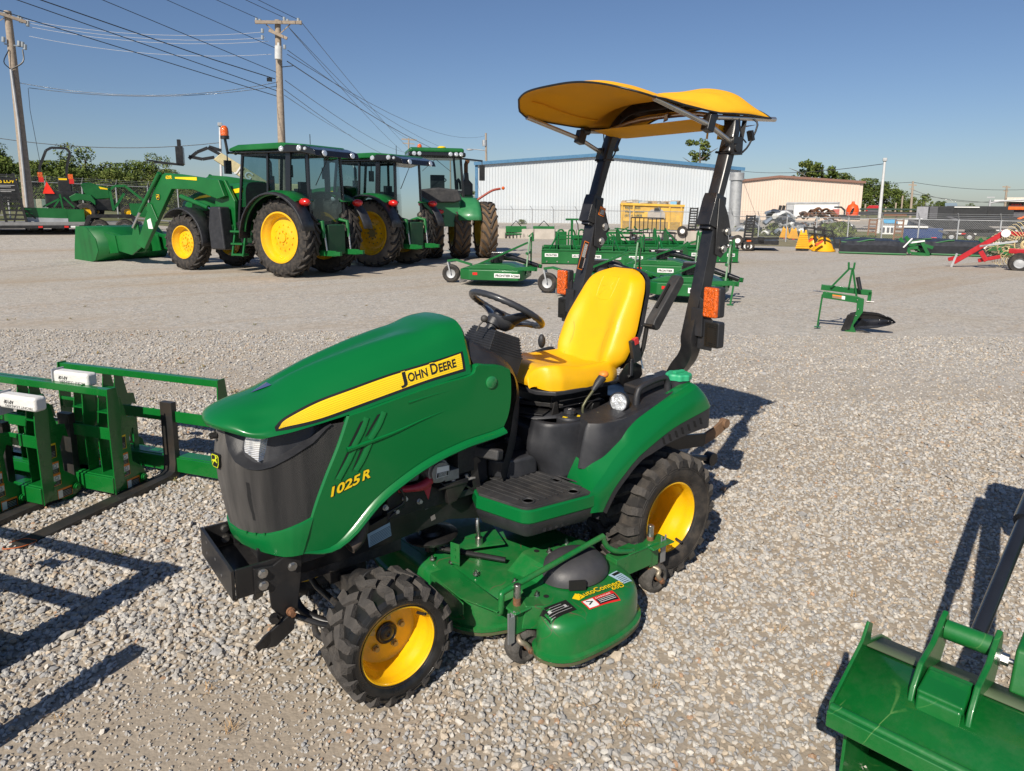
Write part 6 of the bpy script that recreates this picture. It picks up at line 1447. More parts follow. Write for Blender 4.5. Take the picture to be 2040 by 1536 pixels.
def add_loader(t):
    for sg in (1, -1):
        y = .74*sg
        mb = MB(); mb.prism([(2.15, 2.02), (2.35, 2.45), (3.9, 2.62), (4.55, 2.66), (4.85, 2.56), (6.1, .62), (5.75, .50), (4.62, 1.85), (4.3, 2.22), (3.4, 2.20), (2.45, 1.95)], (0, y, 0), (1, 0, 0), (0, 0, 1), .13); mb.build('loader_arm', GREENF, t, bevel=.02)
        mb = MB(); mb.prism([(2.0, 1.0), (2.6, 1.0), (2.75, 1.8), (2.6, 2.45), (2.3, 2.45), (1.95, 1.9)], (0, .60*sg, 0), (1, 0, 0), (0, 0, 1), .10); mb.box((2.3, .5*sg, 1.15), (.5, .4, .25)); mb.build('loader_mast', GREENF, t, bevel=.02)
        mb = MB(); mb.cyl((2.9, y, 1.72), (4.0, y+.0, 2.02), .065, 12); mb.cyl((4.72, y+.10*sg, 2.66), (5.75, y+.10*sg, 1.58), .06, 12); mb.build('loader_cylinder', GREENF, t)
        mb = MB(); mb.cyl((2.55, y, 1.62), (2.95, y, 1.73), .035, 10); mb.cyl((5.75, y+.10*sg, 1.58), (6.15, y+.10*sg, 1.12), .035, 10); mb.build('cylinder_rod', ROD, t)
        mb = MB(); mb.prism([(6.0, 1.25), (6.2, 1.2), (6.3, .9), (7.3, .85), (7.4, .45), (6.4, .30), (5.9, .55)], (0, y+.02*sg, 0), (1, 0, 0), (0, 0, 1), .05); mb.prism([(5.85, .75), (6.5, .95), (6.5, .35), (6.0, .4)], (0, y-.14*sg, 0), (1, 0, 0), (0, 0, 1), .05); mb.build('bucket_link', GREENF, t, bevel=.01)
        mb = MB(); mb.prism([(-.1, -.12), (.1, -.12), (.14, .12), (-.02, .18)], (5.35, .812*sg, 1.22), (1, 0, 0), (0, 0, 1), .01, 0); mb.build('arm_label', WHITE, t)
        mb = MB(); mb.prism([(3.2, 2.44), (4.1, 2.50), (4.1, 2.545), (3.2, 2.53)], (0, .81*sg, 0), (1, 0, 0), (0, 0, 1), .008); 
        if sg > 0: text_on(mb, '620R', (4.50, .812, 2.50), (-1, 0, 0), (0, 0, 1), .09, 0, .003, bold=.03)
        mb.build('arm_stripe', YST, t)
        mb = MB(); mb.prism([(4.95, 1.35), (5.1, 1.25), (5.45, 1.65), (5.35, 1.85), (5.2, 1.8)], (0, .83*sg, 0), (1, 0, 0), (0, 0, 1), .05); mb.build('arm_gusset', GREENF, t, bevel=.02)
        if sg > 0: mb = MB(); badge(mb, (4.90, .81, 2.0), (-1, 0, 0), (0, 0, 1), .13); mb.build('arm_badge', [BST, YST], t, ang=20)
    mb = MB(); mb.beam((4.55, -.72, 2.3), (4.55, .72, 2.3), .14, .14); mb.build('cross_tube', GREENF, t)
    P = [(8.7, .02), (7.9, .02), (7.6, .12), (7.42, .40), (7.5, .75), (7.9, 1.08), (8.1, 1.13)]
    bucket(t, 'bucket', P, 2.3, GREENF, .03, side=False)
    for sg in (1, -1): mb = MB(); mb.prism(P+[(8.47, 1.12), (8.62, .5)], (0, 1.16*sg, 0), (1, 0, 0), (0, 0, 1), .03); mb.build('bucket_side', GREENF, t, bevel=.004)
    mb = MB()
    for y in (-.8, -.6, .6, .8): mb.prism([(7.0, .35), (7.5, .3), (7.65, .95), (7.1, .85)], (0, y, 0), (1, 0, 0), (0, 0, 1), .03)
    mb.build('bucket_bracket', GREENF, t)
cab_tractor('cab_tractor', 'large green cab tractor with front loader and amber beacon, leftmost of three', (-4.3206, -15.3076, 0), radians(-66.0), True, beacon=True)
MUDW = mat('dried_mud_rubber', (.20, .165, .125), .9, var=.3, scale=3, dirt=(.04, .04, .038), dirt_amt=.8, dscale=2.2)
tb = cab_tractor('cab_tractor', 'large green cab tractor with dusty rear tyre, middle of three', (-7.55, -16.85, 0), radians(-67.0), False, side_m=MUDW)
mb = MB()   # maker's name on the dusty sidewall
for k, ch in enumerate('MICHELIN'):
    a = radians(62-k*9.5); c = Vector((.80*cos(a), 1.055, 1.0+.80*sin(a))); text_on(mb, ch, c, (-sin(a), 0, cos(a)) if False else (sin(a), 0, -cos(a)), (cos(a), 0, sin(a)), .085, 0, .006, bold=.02)
bpy.data.objects
mm = MB(); mm.v = [(-x, y, z) for x, y, z in mb.v]; mm.f = mb.f; mm.m = mb.m
mm.build('tyre_lettering', RUB, tb)
# third tractor: four-wheel-drive with double tyres, seen from behind
def artic(loc, rz):
    t = thing('dual_wheel_tractor', 'large green tractor with muddy double tyres seen from behind, rightmost of the big tractors', 'tractor', loc, rz)
    # local: x = its right-hand side as seen from behind, y = forwards (away)
    for x in (-2.05, -1.12, 1.12-.62, 1.12+.45-.62+.0):
        pass
    for i, x in enumerate((-.47, .47, 1.40, -1.4)):
        w = big_wheel(t, (x+.30, 0, .99), 1, .99, .56, .56, 'rear_wheel', side_m=RUBB, tread=mat('worn_dark_tread', (.05, .042, .036), .8, dirt=(.17, .12, .08), dirt_amt=.4), nl=17, dish=.30, rim=mat('pale_yellow_rim', (.62, .46, .06), .5, dirt=(.3, .24, .14), dirt_amt=.4)); w.rotation_euler = (0, 0, -pi/2)
    g = mat('faded_green', (.03, .19, .07), .4, coat=.2, var=.06)
    C_ = [[(-1.15, -.55, 1.55), (-1.2, -.45, 1.05), (-1.1, .2, 1.02)], ]
    mb = MB()   # rear body, flaring fenders
    sec = lambda y, z0, z1, w0, w1: [Vector((-w0-.35, y, z0)), Vector((-w1-.35, y, z1)), Vector((w1-.35, y, z1)), Vector((w0-.35, y, z0))]
    rows = [sec(-.75, 1.12, 1.95, .80, .72), sec(-.5, 1.05, 2.12, .95, .80), sec(.4, 1.05, 2.25, 1.0, .85)]
    mb.grid(rows); mb.add([p+Vector((0, -.0, 0)) for p in rows[0]], [(3, 2, 1, 0)]); mb.build('rear_body', g, t, bevel=.08, segs=3)
    mb = MB(); mb.prism([(-1.08, 2.0), (-.95, 2.35), (-.35, 2.42), (.32, 2.35), (.45, 2.0), (.2, 1.92), (-.8, 1.92)], (0, -.55, 0), (1, 0, 0), (0, 0, 1), .8); mb.build('rear_hood', PLAD, t, bevel=.06)
    mb = MB(); rows = []
    for i in range(13): a = radians(lerp(20, 165, i/12)); rows.append([Vector((x, .1-1.12*cos(a), .95+1.16*sin(a))) for x in (.32, 1.0, 1.12)])
    mb.grid(rows); mb.build('rear_fender', g, t, solid=.03)
    mb = MB(); mb.prism([(.45, 1.6), (.55, 2.2), (1.15, 2.35), (1.35, 1.7), (1.3, 1.3)], (0, 1.9, 0), (1, 0, 0), (0, 0, 1), 1.6); mb.build('front_bonnet', g, t, bevel=.1, segs=3)
    mb = MB(); mb.ball((-.35, -.80, 1.62), .16, sc=(1.2, .3, .5)); mb.build('tail_light', REDL, t)
    # cab
    mb = MB(); cx_ = -.25
    for x0, x1_ in ((-.95, -.85), (.95, .85)):
        for y in (.35, 1.9): mb.beam((cx_+x0, y, 2.1), (cx_+x1_, y, 3.55), .10, .08)
    for z, w in ((2.3, .95), (3.5, .86)): mb.beam((cx_-w, .35, z), (cx_+w, .35, z), .08, .09)
    mb.beam((cx_-.86, .9, 3.5), (cx_-1.5, .9, 3.45), .04, .04); mb.beam((cx_+.86, .9, 3.5), (cx_+1.75, .9, 3.42), .06, .06); mb.build('cab_frame', BLKGL, t, bevel=.01)
    g_ = MB(); g_.add([(cx_-.9, .33, 2.3), (cx_+.9, .33, 2.3), (cx_+.83, .36, 3.5), (cx_-.83, .36, 3.5)], [(0, 1, 2, 3)]); g_.build('rear_window', GLASS, t)
    for sx_ in (-1, 1): g_ = MB(); g_.add([(cx_+.94*sx_, .35, 2.3), (cx_+.94*sx_, 1.9, 2.3), (cx_+.85*sx_, 1.9, 3.5), (cx_+.85*sx_, .35, 3.5)], [(0, 1, 2, 3)]); g_.build('side_window', GLASS, t)
    mb = MB(); mb.box((cx_, 1.1, 3.70), (1.9, 2.0, .18)); mb.build('cab_roof', GREENF, t, bevel=.08, segs=3)
    mb = MB(); mb.box((cx_, 1.05, 3.56), (1.98, 2.1, .16)); mb.build('roof_fascia', BLKGL, t, bevel=.05)
    mb = MB()
    for x in (-.80, -.62, .45, .65, .82): mb.lathe([(0, .03), (.06, .02), (.075, 0)], (cx_+x, 0.0, 3.57), (0, -1, 0), 14)
    mb.build('cab_lamp', LENS, t)
    mb = MB(); mb.lathe([(.15, 0), (.16, .06), (.1, .10), (0, .11)], (cx_+.25, .8, 3.79), (0, 0, 1), 18); mb.build('roof_antenna', YST, t, ang=60)
    mb = MB(); mb.lathe([(.08, 0), (.08, .08), (.05, .14), (0, .15)], (cx_-.55, .6, 3.79), (0, 0, 1), 14); mb.build('beacon_lens', AMBER, t, ang=60)
    mb = MB(); mb.box((cx_+.1, .9, 2.6), (.5, .15, .6)); mb.box((cx_+.1, 1.0, 2.35), (.6, .5, .15)); mb.tube([(cx_+.3+.2*cos(2*pi*k/20), 1.5+.07*sin(2*pi*k/20), 2.75+.08*sin(2*pi*k/20)) for k in range(20)], .02, 6, closed=True); mb.build('cab_interior', PLAD, t, bevel=.02)
    mb = MB(); mb.prism([(.72, 2.2), (.70, 2.6), (.85, 2.75), (.88, 3.0), (1.0, 3.0), (1.02, 2.75), (1.16, 2.6), (1.16, 2.2)], (0, 1.2, 0), (1, 0, 0), (0, 0, 1), .4); mb.tube([(.62, 1.2, 2.4), (.62, 1.2, 2.7), (.75, 1.2, 2.85)], .05, 8, smooth=3); mb.build('air_stack', BLK, t, bevel=.04)
    mb = MB(); mb.tube([(.94, 1.2, 2.95), (.94, 1.2, 3.3), (.98, 1.2, 3.42), (1.02, 1.15, 3.42)], .075, 12); mb.build('exhaust_tip', RUST, t, ang=40)
    mb = MB(); mb.box((1.48, .9, 3.0), (.20, .08, .55)); mb.beam((1.48, .9, 3.2), (1.48, .9, 3.45), .03, .03); mb.build('mirror', BLK, t, bevel=.03)
    mb = MB(); mb.beam((cx_-.05, .3, 3.4), (cx_-.5, .3, 3.0), .015, .015); mb.beam((cx_-.02, .3, 3.4), (cx_+.5, .3, 3.0), .015, .015); mb.build('rear_wiper', BLK, t)
    mb = MB(); mb.tube([(1.0, -.2, 1.95), (1.2, -.25, 2.1), (1.6, -.3, 2.35), (1.9, -.3, 2.42)], .04, 8, smooth=3, mi=0); mb.ball((2.0, -.3, 2.44), .06, mi=1); mb.build('marker_arm', [mat('red_marker_arm', (.3, .05, .03), .5), AMBER], t, ang=60)
    return t
_p = gp(888, 514); _v = Vector((_p.x-CAM.x, _p.y-CAM.y, 0)); artic((_p.x, _p.y, 0), math.atan2(_v.y, _v.x)-pi/2+radians(8))
# ================================================================ implements on the lot
def heading(P, off=0.):
    """yaw for which local +x runs to the right in the photograph and +y away from the camera"""
    return math.atan2(P[1]-CAM.y, P[0]-CAM.x)-pi/2+radians(off)
def spot(px, py, off=0.):
    P = gp(px, py); return (P.x, P.y, 0), heading(P, off), math.hypot(P.x-CAM.x, P.y-CAM.y)/F
# ---- pallet fork frames at the left
FG = mat('fork_frame_green', (.004, .135, .020), .3, coat=.4, var=.04)
FK_ = mat('fork_black', (.022, .022, .022), .42, var=.2, dirt=(.14, .09, .05), dirt_amt=.25, dscale=5, coat=.1)
def fork_frame(label, loc, rz, mounts=(.03, .55), tines=(.43, 1.05), L=1.42, group='pallet fork frames'):
    """local: x along the frame from its near end, forks towards +y, mounting hooks towards -y"""
    t = thing('pallet_fork_frame', label, 'pallet forks', loc, rz, group=group)
    mb = MB(); mb.beam((0, 0, .685), (L, 0, .685), .045, .045); mb.build('top_rail', FG, t, bevel=.004)
    for x in (0.0, L):
        mb = MB(); mb.prism([(-.035, .715), (.03, .715), (.045, .60), (.03, .10), (-.04, .04), (-.045, .5)], (x, 0, 0), (0, -1, 0), (0, 0, 1), .010); mb.build('end_plate', FG, t, bevel=.002)
    mb = MB(); mb.beam((0, .03, .43), (L, .03, .43), .012, .075)
    for i in range(6): mb.box((.12+i*.22, .03, .470), (.012, .013, .006))
    mb.build('upper_bar', FG, t, bevel=.003)
    mb = MB(); mb.beam((0, .03, .10), (L, .03, .10), .045, .10); mb.beam((0, -.01, .15), (L, -.01, .15), .09, .010); mb.build('lower_bar', FG, t, bevel=.012, segs=3)
    for x in (.78, 1.1):
        mb = MB(); mb.beam((x, 0, .15), (x, 0, .42), .04, .012); mb.build('upright', FG, t, bevel=.002)
    for x0 in mounts:
        for dx in (0, .11):
            mb = MB(); mb.prism([(.02, .66), (.08, .64), (.11, .50), (.16, .49), (.175, .40), (.14, .42), (.115, .36), (.125, .20), (.20, .135), (.225, .04), (.15, .0), (.08, .03), (.0, .04), (-.01, .40)], (x0+dx, 0, 0), (0, -1, 0), (0, 0, 1), .008); mb.build('mount_plate', FG, t, bevel=.0015)
        mb = MB(); mb.beam((x0, -.03, .55), (x0+.11, -.03, .55), .06, .008); mb.cyl((x0-.02, -.185, .075), (x0+.13, -.185, .075), .015, 10); mb.bolt((x0-.02, -.185, .075), (-1, 0, 0), .017, .014); mb.build('hook_bar', FG, t)
        mb = MB(); fx = x0-.0048
        def q(y0, z0, w, h, mi, k): mb.prism([(-w/2, -h/2), (w/2, -h/2), (w/2, h/2), (-w/2, h/2)], (fx-k*.0007, y0, z0), (0, -1, 0), (0, 0, 1), .0012, mi)
        for y0, z0, w, h, mi in ((-.062, .345, .052, .090, 0), (-.068, .235, .052, .075, 2), (-.072, .158, .052, .075, 2), (-.115, .062, .095, .060, 3)):
            q(y0, z0, w, h, 0 if mi == 0 else 2, 0); q(y0, z0-.004, w-.006, h-.014, 3 if mi == 2 else 1, 1)
            if mi == 2: q(y0, z0-h*.26, w-.006, h*.38, 1, 2); mb.tube([(fx-.0024, y0+.011*cos(a_*.7), z0+.012+.011*sin(a_*.7)) for a_ in range(9)], .001, 4, closed=True, mi=1)
            if mi == 3: q(y0+.03, z0-.002, .028, h-.012, 3, 2)
            for j in range(4): q(y0-(.012 if mi == 3 else 0), z0-h/2+.011+j*.009, w*.55, .002, 4, 3)
        mb.build('warning_label', [YST, BST, OST, WHITE, mat('grey_ink', (.4, .4, .4), .5)], t)
    for x in tines:
        mb = MB(); mb.prism([(.02, .52), (.062, .52), (.064, .10), (.075, .05), (.11, .034), (1.10, .008), (1.12, .0), (1.12, -.004), (.06, -.004), (.022, .03)], (x, 0, .012), (0, 1, 0), (0, 0, 1), .10); mb.build('fork_tine', FK_, t, bevel=.005)
    return t
def label_roll(label, loc, rz):
    """document tube wrapped round the bar end"""
    o = thing('document_tube', label, 'document tube', loc, rz, group='document tubes on the fork frames')
    mb = MB(); mb.box((0, 0, 0), (.30, .075, .085)); mb.build('wrapper', mat('printed_white_wrapper', (.70, .69, .66), .5, var=.06, bump=.5, bscale=25), o, bevel=.018, segs=3)
    mb = MB(); mb.box((.153, 0, -.02), (.008, .085, .14)); mb.build('end_card', mat('grey_foil', (.42, .43, .45), .6), o, bevel=.002)
    mb = MB(); text_on(mb, 'AP10F', (.02, .0378, .012), (1, 0, 0), (0, 0, -1), .022, 0, .001, bold=.02); text_on(mb, 'FRONT LOADERS', (-.13, .0378, -.014), (1, 0, 0), (0, 0, -1), .014, 0, .001, width=.22); mb.build('print', BST, o)
    return o
FR = math.atan2(-.84, .54)
def ff(label, px, py, z, **k):
    P = gp(px, py, z); return fork_frame(label, (P.x, P.y, 0), FR, **k)
ff('rearmost green pallet fork frame, its black fork lying out across the gravel', 440, 760, .70, mounts=(.95,), tines=(.42,))
ff('green pallet fork frame with bare top rail, second from the back', 222, 778, .70, mounts=(.03, .75), tines=(.36,))
ff('green pallet fork frame half hidden behind the bare-railed one, white tube on its rail', 172, 768, .70, mounts=(.03,), tines=(.9,))
ff('green pallet fork frame at the left edge with white document tube on its near corner', 78, 805, .66, mounts=(.03, .7), tines=(.3, 1.0))
_q = gp(-12, 1040); fork_frame('green pallet fork frame cut off by the left edge, nearest of the row', (_q.x, _q.y, 0), FR, mounts=(.03,), tines=(.95,))
fork_frame('green pallet fork frame standing just outside the left edge', (2.78, -.60, 0), FR, mounts=(.5,), tines=(.95,))
P = gp(150, 752, .735); label_roll('white printed document tube on the hidden frame, further from the camera', (P.x, P.y, .735), FR)
P = gp(45, 800, .70); label_roll('white printed document tube at the left edge, nearer the camera', (P.x, P.y, .70), FR)
t = thing('fork_tine', 'unseen black fork tine added outside the left edge to cast a shadow', 'fork tine', (2.84, -.06, 0), FR)  # unseen upright, added only for the shadow it throws into view
mb = MB(); mb.prism([(0, .56), (.04, .56), (.045, .1), (.1, .04), (1.0, .01), (1.0, 0), (.0, 0)], (0, 0, .003), (0, 1, 0), (0, 0, 1), .10); mb.build('tine', FK_, t, bevel=.004)
t = thing('shadow_caster_plate', 'unseen tall black plate added outside the left edge to cast a shadow', 'shadow caster', (2.76, -.60, 0), SUN_AZ+pi/2)  # unseen plate turned square to the sun, added to throw a wide shadow
mb = MB(); mb.box((0, 0, .36), (.17, .02, .72)); mb.beam((0, 0, .02), (0, -.3, .02), .1, .03); mb.build('plate', FK_, t, bevel=.004)
t = thing('cord_loop', 'short loop of frayed orange cord on the gravel by the fork tip', 'cord', (0, 0, 0))
P = gp(40, 1090); mb = MB(); mb.tube([(P.x+.07*cos(a)*(1+.2*sin(3*a)), P.y+.05*sin(a), .022) for a in [k*.5 for k in range(12)]], .0025, 6, smooth=3); mb.build('loop', mat('orange_cord', (.55, .13, .03), .7), t, ang=60)
# ---- loader bucket in the lower right corner
A_ = gp(1660, 1398, .43); B_ = gp(1930, 1530, .43); bd = math.atan2(B_.y-A_.y, B_.x-A_.x)
t = thing('loader_bucket', 'scratched green loader bucket with quick-attach bracket cut off by the lower right corner', 'loader bucket', (A_.x, A_.y, 0), bd)
BK = mat('scratched_green', (.004, .13, .022), .4, coat=.25, var=.12, scale=3, dirt=(.09, .17, .08), dirt_amt=.35, dscale=9, bump=.06, scratch=((.12, .28, .08), 7))
# local x along the bucket, y away from the camera
W_ = 1.7; PR = [(.13, .012), (.34, .0), (.48, .07), (.54, .22), (.50, .38), (.40, .445), (.215, .500), (-.01, .43)]
mb = MB(); rows = [[Vector((x, y, z)) for y, z in PR] for x in (0, W_)]; mb.grid(rows); mb.build('bucket_shell', BK, t, solid=.008, ang=30)
for x in (0, W_):
    mb = MB(); mb.prism([(.12, .0), (.34, -.008), (.49, .06), (.555, .22), (.51, .39), (.40, .46), (.275, .50), (.28, .555), (.245, .575), (.205, .53), (-.02, .44), (-.03, .385), (.14, .27)], (x, 0, 0), (0, 1, 0), (0, 0, 1), .010); mb.build('bucket_side', BK, t, bevel=.003)
mb = MB(); mb.beam((0, -.035, .405), (W_, -.035, .405), .03, .05); mb.cyl((0, -.022, .428), (W_, -.022, .428), .014, 10); mb.build('top_lip', BK, t, bevel=.004)
mb = MB(); mb.grid([[(.006, .235, .498), (W_-.006, .235, .498)], [(.006, .39, .452), (W_-.006, .39, .452)]]); mb.build('back_shelf', mat('faded_dusty_green', (.13, .17, .10), .6, var=.15), t, solid=-.004)
for x in (.165, .305):
    mb = MB(); mb.prism([(.10, .44), (.12, .50), (.18, .55), (.30, .56), (.38, .60), (.42, .61), (.445, .585), (.44, .50), (.36, .42), (.22, .40)], (x, 0, 0), (0, 1, 0), (0, 0, 1), .016); mb.build('hitch_ear', BK, t, bevel=.005)
mb = MB(); mb.box((.235, .17, .505), (.115, .12, .030), rot=Matrix.Rotation(.15, 4, 'X')); mb.prism([(.09, .44), (.20, .50), (.21, .53), (.10, .50)], (.235, 0, 0), (0, 1, 0), (0, 0, 1), .11); mb.build('hitch_block', BK, t, bevel=.008, segs=3)
mb = MB(); mb.cyl((.175, .40, .560), (.295, .40, .560), .030, 20); mb.build('pivot_tube', BK, t)
mb = MB(); mb.bolt((.313, .41, .53), (1, 0, 0), .018, .025); mb.cyl((.32, .41, .53), (.355, .41, .53), .008, 12); mb.build('hitch_bolt', STEEL, t)
mb = MB(); mb.prism([(-.02, -.02), (.03, -.02), (.03, .02), (-.02, .02)], (.30, .30, .418), (1, 0, 0), (0, 1, 0), .002); mb.build('bucket_label', WHITE, t)
for x in (.38, 1.30):
    mb = MB(); mb.prism([(.36, .46), (.42, .44), (.75, .50), (1.15, .72), (1.9, 1.22), (1.9, 1.36), (1.05, .86), (.70, .62), (.40, .58)], (x, 0, 0), (0, 1, 0), (0, 0, 1), .06); mb.build('loader_arm', BK, t, bevel=.010, segs=3)
    mb = MB(); mb.cyl((x-.13, .44, .56), (x-.12, .95, .76), .022, 18); mb.cyl((x-.12, .95, .76), (x-.10, 1.85, 1.12), .034, 18); mb.build('tilt_cylinder', mat('black_cylinder', (.015, .017, .022), .25, coat=.3), t)
mb = MB()   # tractor frame end that carries the arms, outside the picture
mb.box((.9, 2.0, .95), (1.2, .3, .5)); mb.beam((.6, 1.9, .35), (.6, 1.9, 1.3), .08, .1); mb.beam((1.45, 1.9, .35), (1.45, 1.9, 1.3), .08, .1); mb.build('carrier_frame', BK, t, bevel=.01)
# ---- frontier implements
def lab(mb, o, u, w, h, txt, mi=0, ti=1):
    u = Vector(u); mb.prism([(0, 0), (w, 0), (w, h), (0, h)], o, u, (0, 0, 1), .006, mi); n = u.normalized().cross(Vector((0, 0, 1)))
    if txt: text_on(mb, txt, Vector(o)+n*.005+u.normalized()*w*.07+Vector((0, 0, h*.24)), u, (0, 0, 1), h*.52, ti, .002, width=w*.86, bold=.03)
LM = [WHITE, BST, REDL]
def small_wheel(t, loc, R, w, rz=0., name='gauge_wheel'):
    o = bpy.data.objects.new(name, None); COL.objects.link(o); o.parent = t; o.location = loc; o.rotation_euler = (0, 0, rz)
    mb = MB(); mb.lathe([(R*.5, -w*.4), (R*.8, -w*.5), (R*.97, -w*.35), (R, 0), (R*.97, w*.35), (R*.8, w*.5), (R*.5, w*.4)], (0, 0, 0), (0, 1, 0), 32); mb.build('tyre', RUB, o, ang=40)
    mb = MB(); mb.lathe([(R*.52, w*.35), (R*.3, w*.2), (0, w*.22)], (0, 0, 0), (0, 1, 0), 20); mb.lathe([(R*.52, -w*.35), (R*.3, -w*.2), (0, -w*.22)], (0, 0, 0), (0, 1, 0), 20); mb.build('rim', GALV, o); return o
def cutter(label, loc, rz, mirrorx=False, deckw=1.55, stand=False):
    """rotary cutter: deck along x, hitch mast at +x, tail wheel at -x"""
    t = thing('rotary_cutter', label, 'rotary cutter', loc, rz, group='rotary cutters')
    h = deckw/2; mb = MB()
    mb.prism([(-h, -.55), (-h+.25, -.75), (h-.1, -.75), (h, -.6), (h, .6), (h-.1, .75), (-h+.25, .75), (-h, .55)], (0, 0, .27), (1, 0, 0), (0, 1, 0), .24); mb.build('cutter_deck', GREENF, t, bevel=.02)
    mb = MB(); mb.prism([(-h+.05, .39), (-.35, .50), (.35, .50), (h-.05, .39)], (0, 0, 0), (1, 0, 0), (0, 0, 1), 1.0); mb.build('deck_ridge', GREENF, t, bevel=.01)
    for sg in (1, -1):
        mb = MB(); mb.tube([(-h+.25, .35*sg, .42), (.30, .18*sg, .78), (h-.02, .10*sg, .98)], .5, sq=(.05, .04)); mb.build('deck_brace', GREENF, t)
        mb = MB(); mb.beam((h+.02, .38*sg, .25), (h+.06, .12*sg, 1.12), .03, .07, up=(0, 1, 0)); mb.build('mast_leg', GREENF, t)
        mb = MB(); mb.tube([(h-.35, .5*sg, .38), (h+.1, .48*sg, .42), (h+.28, .40*sg, .40)], .5, sq=(.05, .09)); mb.cyl((h+.24, .36*sg, .40), (h+.24, .56*sg, .40), .016, 8); mb.build('hitch_arm', GREENF, t)
    mb = MB(); mb.beam((h+.02, -.3, .75), (h+.02, .3, .75), .05, .05); mb.tube([(h+.02, 0, 1.12), (h+.10, 0, 1.22), (h+.12, 0, 1.02)], .5, sq=(.05, .05)); mb.build('mast', GREENF, t)
    mb = MB(); mb.cyl((.0, 0, .5), (0, 0, .68), .15, 16); mb.box((.05, 0, .66), (.32, .24, .2)); mb.tube([(.2, 0, .66), (.5, 0, .60), (h+.25, 0, .45)], [.10, .06, .05], 12); mb.build('gearbox', BLKGL, t, bevel=.02)
    mb = MB(); mb.tube([(-h+.15, 0, .44), (-h-.25, 0, .55), (-h-.45, 0, .52)], .5, sq=(.07, .05)); mb.build('tail_arm', GREENF, t)
    mb = MB(); mb.beam((-h-.43, .07, .5), (-h-.36, .07, .22), .03, .05, up=(0, 1, 0)); mb.beam((-h-.43, -.07, .5), (-h-.36, -.07, .22), .03, .05, up=(0, 1, 0)); mb.build('wheel_fork', GALV, t)
    small_wheel(t, (-h-.36, 0, .22), .22, .14)
    mb = MB(); lab(mb, (-h+.85, -.755, .22), (1, 0, 0), .40, .10, 'FRONTIER'); lab(mb, (h-.28, -.757, .22), (1, 0, 0), .22, .09, 'RC2060'); mb.box((-h+.40, -.755, .30), (.11, .01, .06), 2); mb.build('deck_label', LM, t)
    if stand: mb = MB(); mb.beam((h+.20, -.48, .42), (h+.16, -.50, .0), .035, .03, up=(0, 1, 0)); mb.box((h+.16, -.50, .01), (.12, .10, .012)); mb.build('parking_stand', GREENF, t)
    # chain guard
    mb = MB()
    for i in range(14): mb.tube([(-h-.01, -.52+i*.08, .18), (-h-.02, -.52+i*.08, .05)], .012, 5)
    mb.build('chain_guard', STEEL, t)
    return t
def grader(label, loc, rz, w=1.8, h=.46, deep=.7, text='LR2184', kind='land plane', ht=1.0):
    """box scraper / land plane: long steel box with three-point mast"""
    t = thing('box_scraper', label, kind, loc, rz, group='box scrapers and land planes')
    mb = MB(); mb.box((0, -deep/2, h/2+.03), (w, .03, h)); mb.beam((-w/2, -deep/2-.01, h+.02), (w/2, -deep/2-.01, h+.02), .07, .04); mb.build('front_plate', GREENF, t, bevel=.004)
    mb = MB(); mb.box((0, deep/2, h/2+.08), (w, .03, h)); mb.beam((-w/2, deep/2, h+.10), (w/2, deep/2, h+.10), .09, .09); mb.build('rear_plate', GREENF, t, bevel=.004)
    for x in (-w/2, w/2): mb = MB(); mb.prism([(-deep/2, .0), (deep/2+.1, .0), (deep/2+.1, h*.9), (0, h+.14), (-deep/2, h)], (x, 0, 0), (0, 1, 0), (0, 0, 1), .02); mb.build('side_plate', GREENF, t)
    for x in (-.22, .22): mb = MB(); mb.prism([(.0, h), (.75, h+.1), (.72, ht-.1), (.55, ht), (.2, h+.25)], (x, 0, 0), (0, 1, 0), (0, 0, 1), .03); mb.tube([(x, .62, ht-.05), (x*1.6, 0, h+.2), (x*2, -deep/2+.1, h+.04)], .5, sq=(.05, .03)); mb.build('mast_plate', GREENF, t, bevel=.004)
    mb = MB(); mb.beam((-.25, .6, ht-.1), (.25, .6, ht-.1), .04, .04); mb.cyl((-.55, .55, h+.1), (.55, .55, h+.1), .035, 10); mb.build('hitch_bar', GREENF, t)
    mb = MB(); mb.prism([(-.04, -.05), (.04, -.05), (.04, .05), (-.04, .05)], (.255, .5, ht-.25), (0, 1, 0), (0, 0, 1), .01, 0); lab(mb, (-w/2+.10, -deep/2-.02, h*.55), (1, 0, 0), .42, .11, 'FRONTIER'); lab(mb, (w/2-.38, -deep/2-.02, h*.52), (1, 0, 0), .26, .10, text); mb.build('plate_label', LM, t)
    mb = MB()
    for x in (-.38, -.13, .13, .38): mb.bolt((x*w, -deep/2-.02, .09), (0, -1, 0), .018, .015)
    mb.build('plate_bolt', STEEL, t)
    return t
l_, h_, s_ = spot(976, 572, -12); 
def nudge(l, h, x, y): return (l[0]+cos(h)*x-sin(h)*y, l[1]+sin(h)*x+cos(h)*y, 0)
cutter('green rotary cutter with small grey wheel beside the dual-wheel tractor, leftmost of the cutters', nudge(l_, h_, 0, .75), h_, deckw=1.5)
l_, h_, s_ = spot(1180, 600, -14); cutter('green rotary cutter behind the right flasher and the seat', nudge(l_, h_, -.1, .9), h_, deckw=1.5)
l_, h_, s_ = spot(1350, 606, -10); cutter('green rotary cutter standing on a parking leg right of the seat', nudge(l_, h_, .05, .8), h_, deckw=1.45, stand=True)
l_, h_, s_ = spot(1300, 560, -8); cutter('green rotary cutter half hidden behind the seat back', nudge(l_, h_, .1, .8), h_, deckw=1.7)
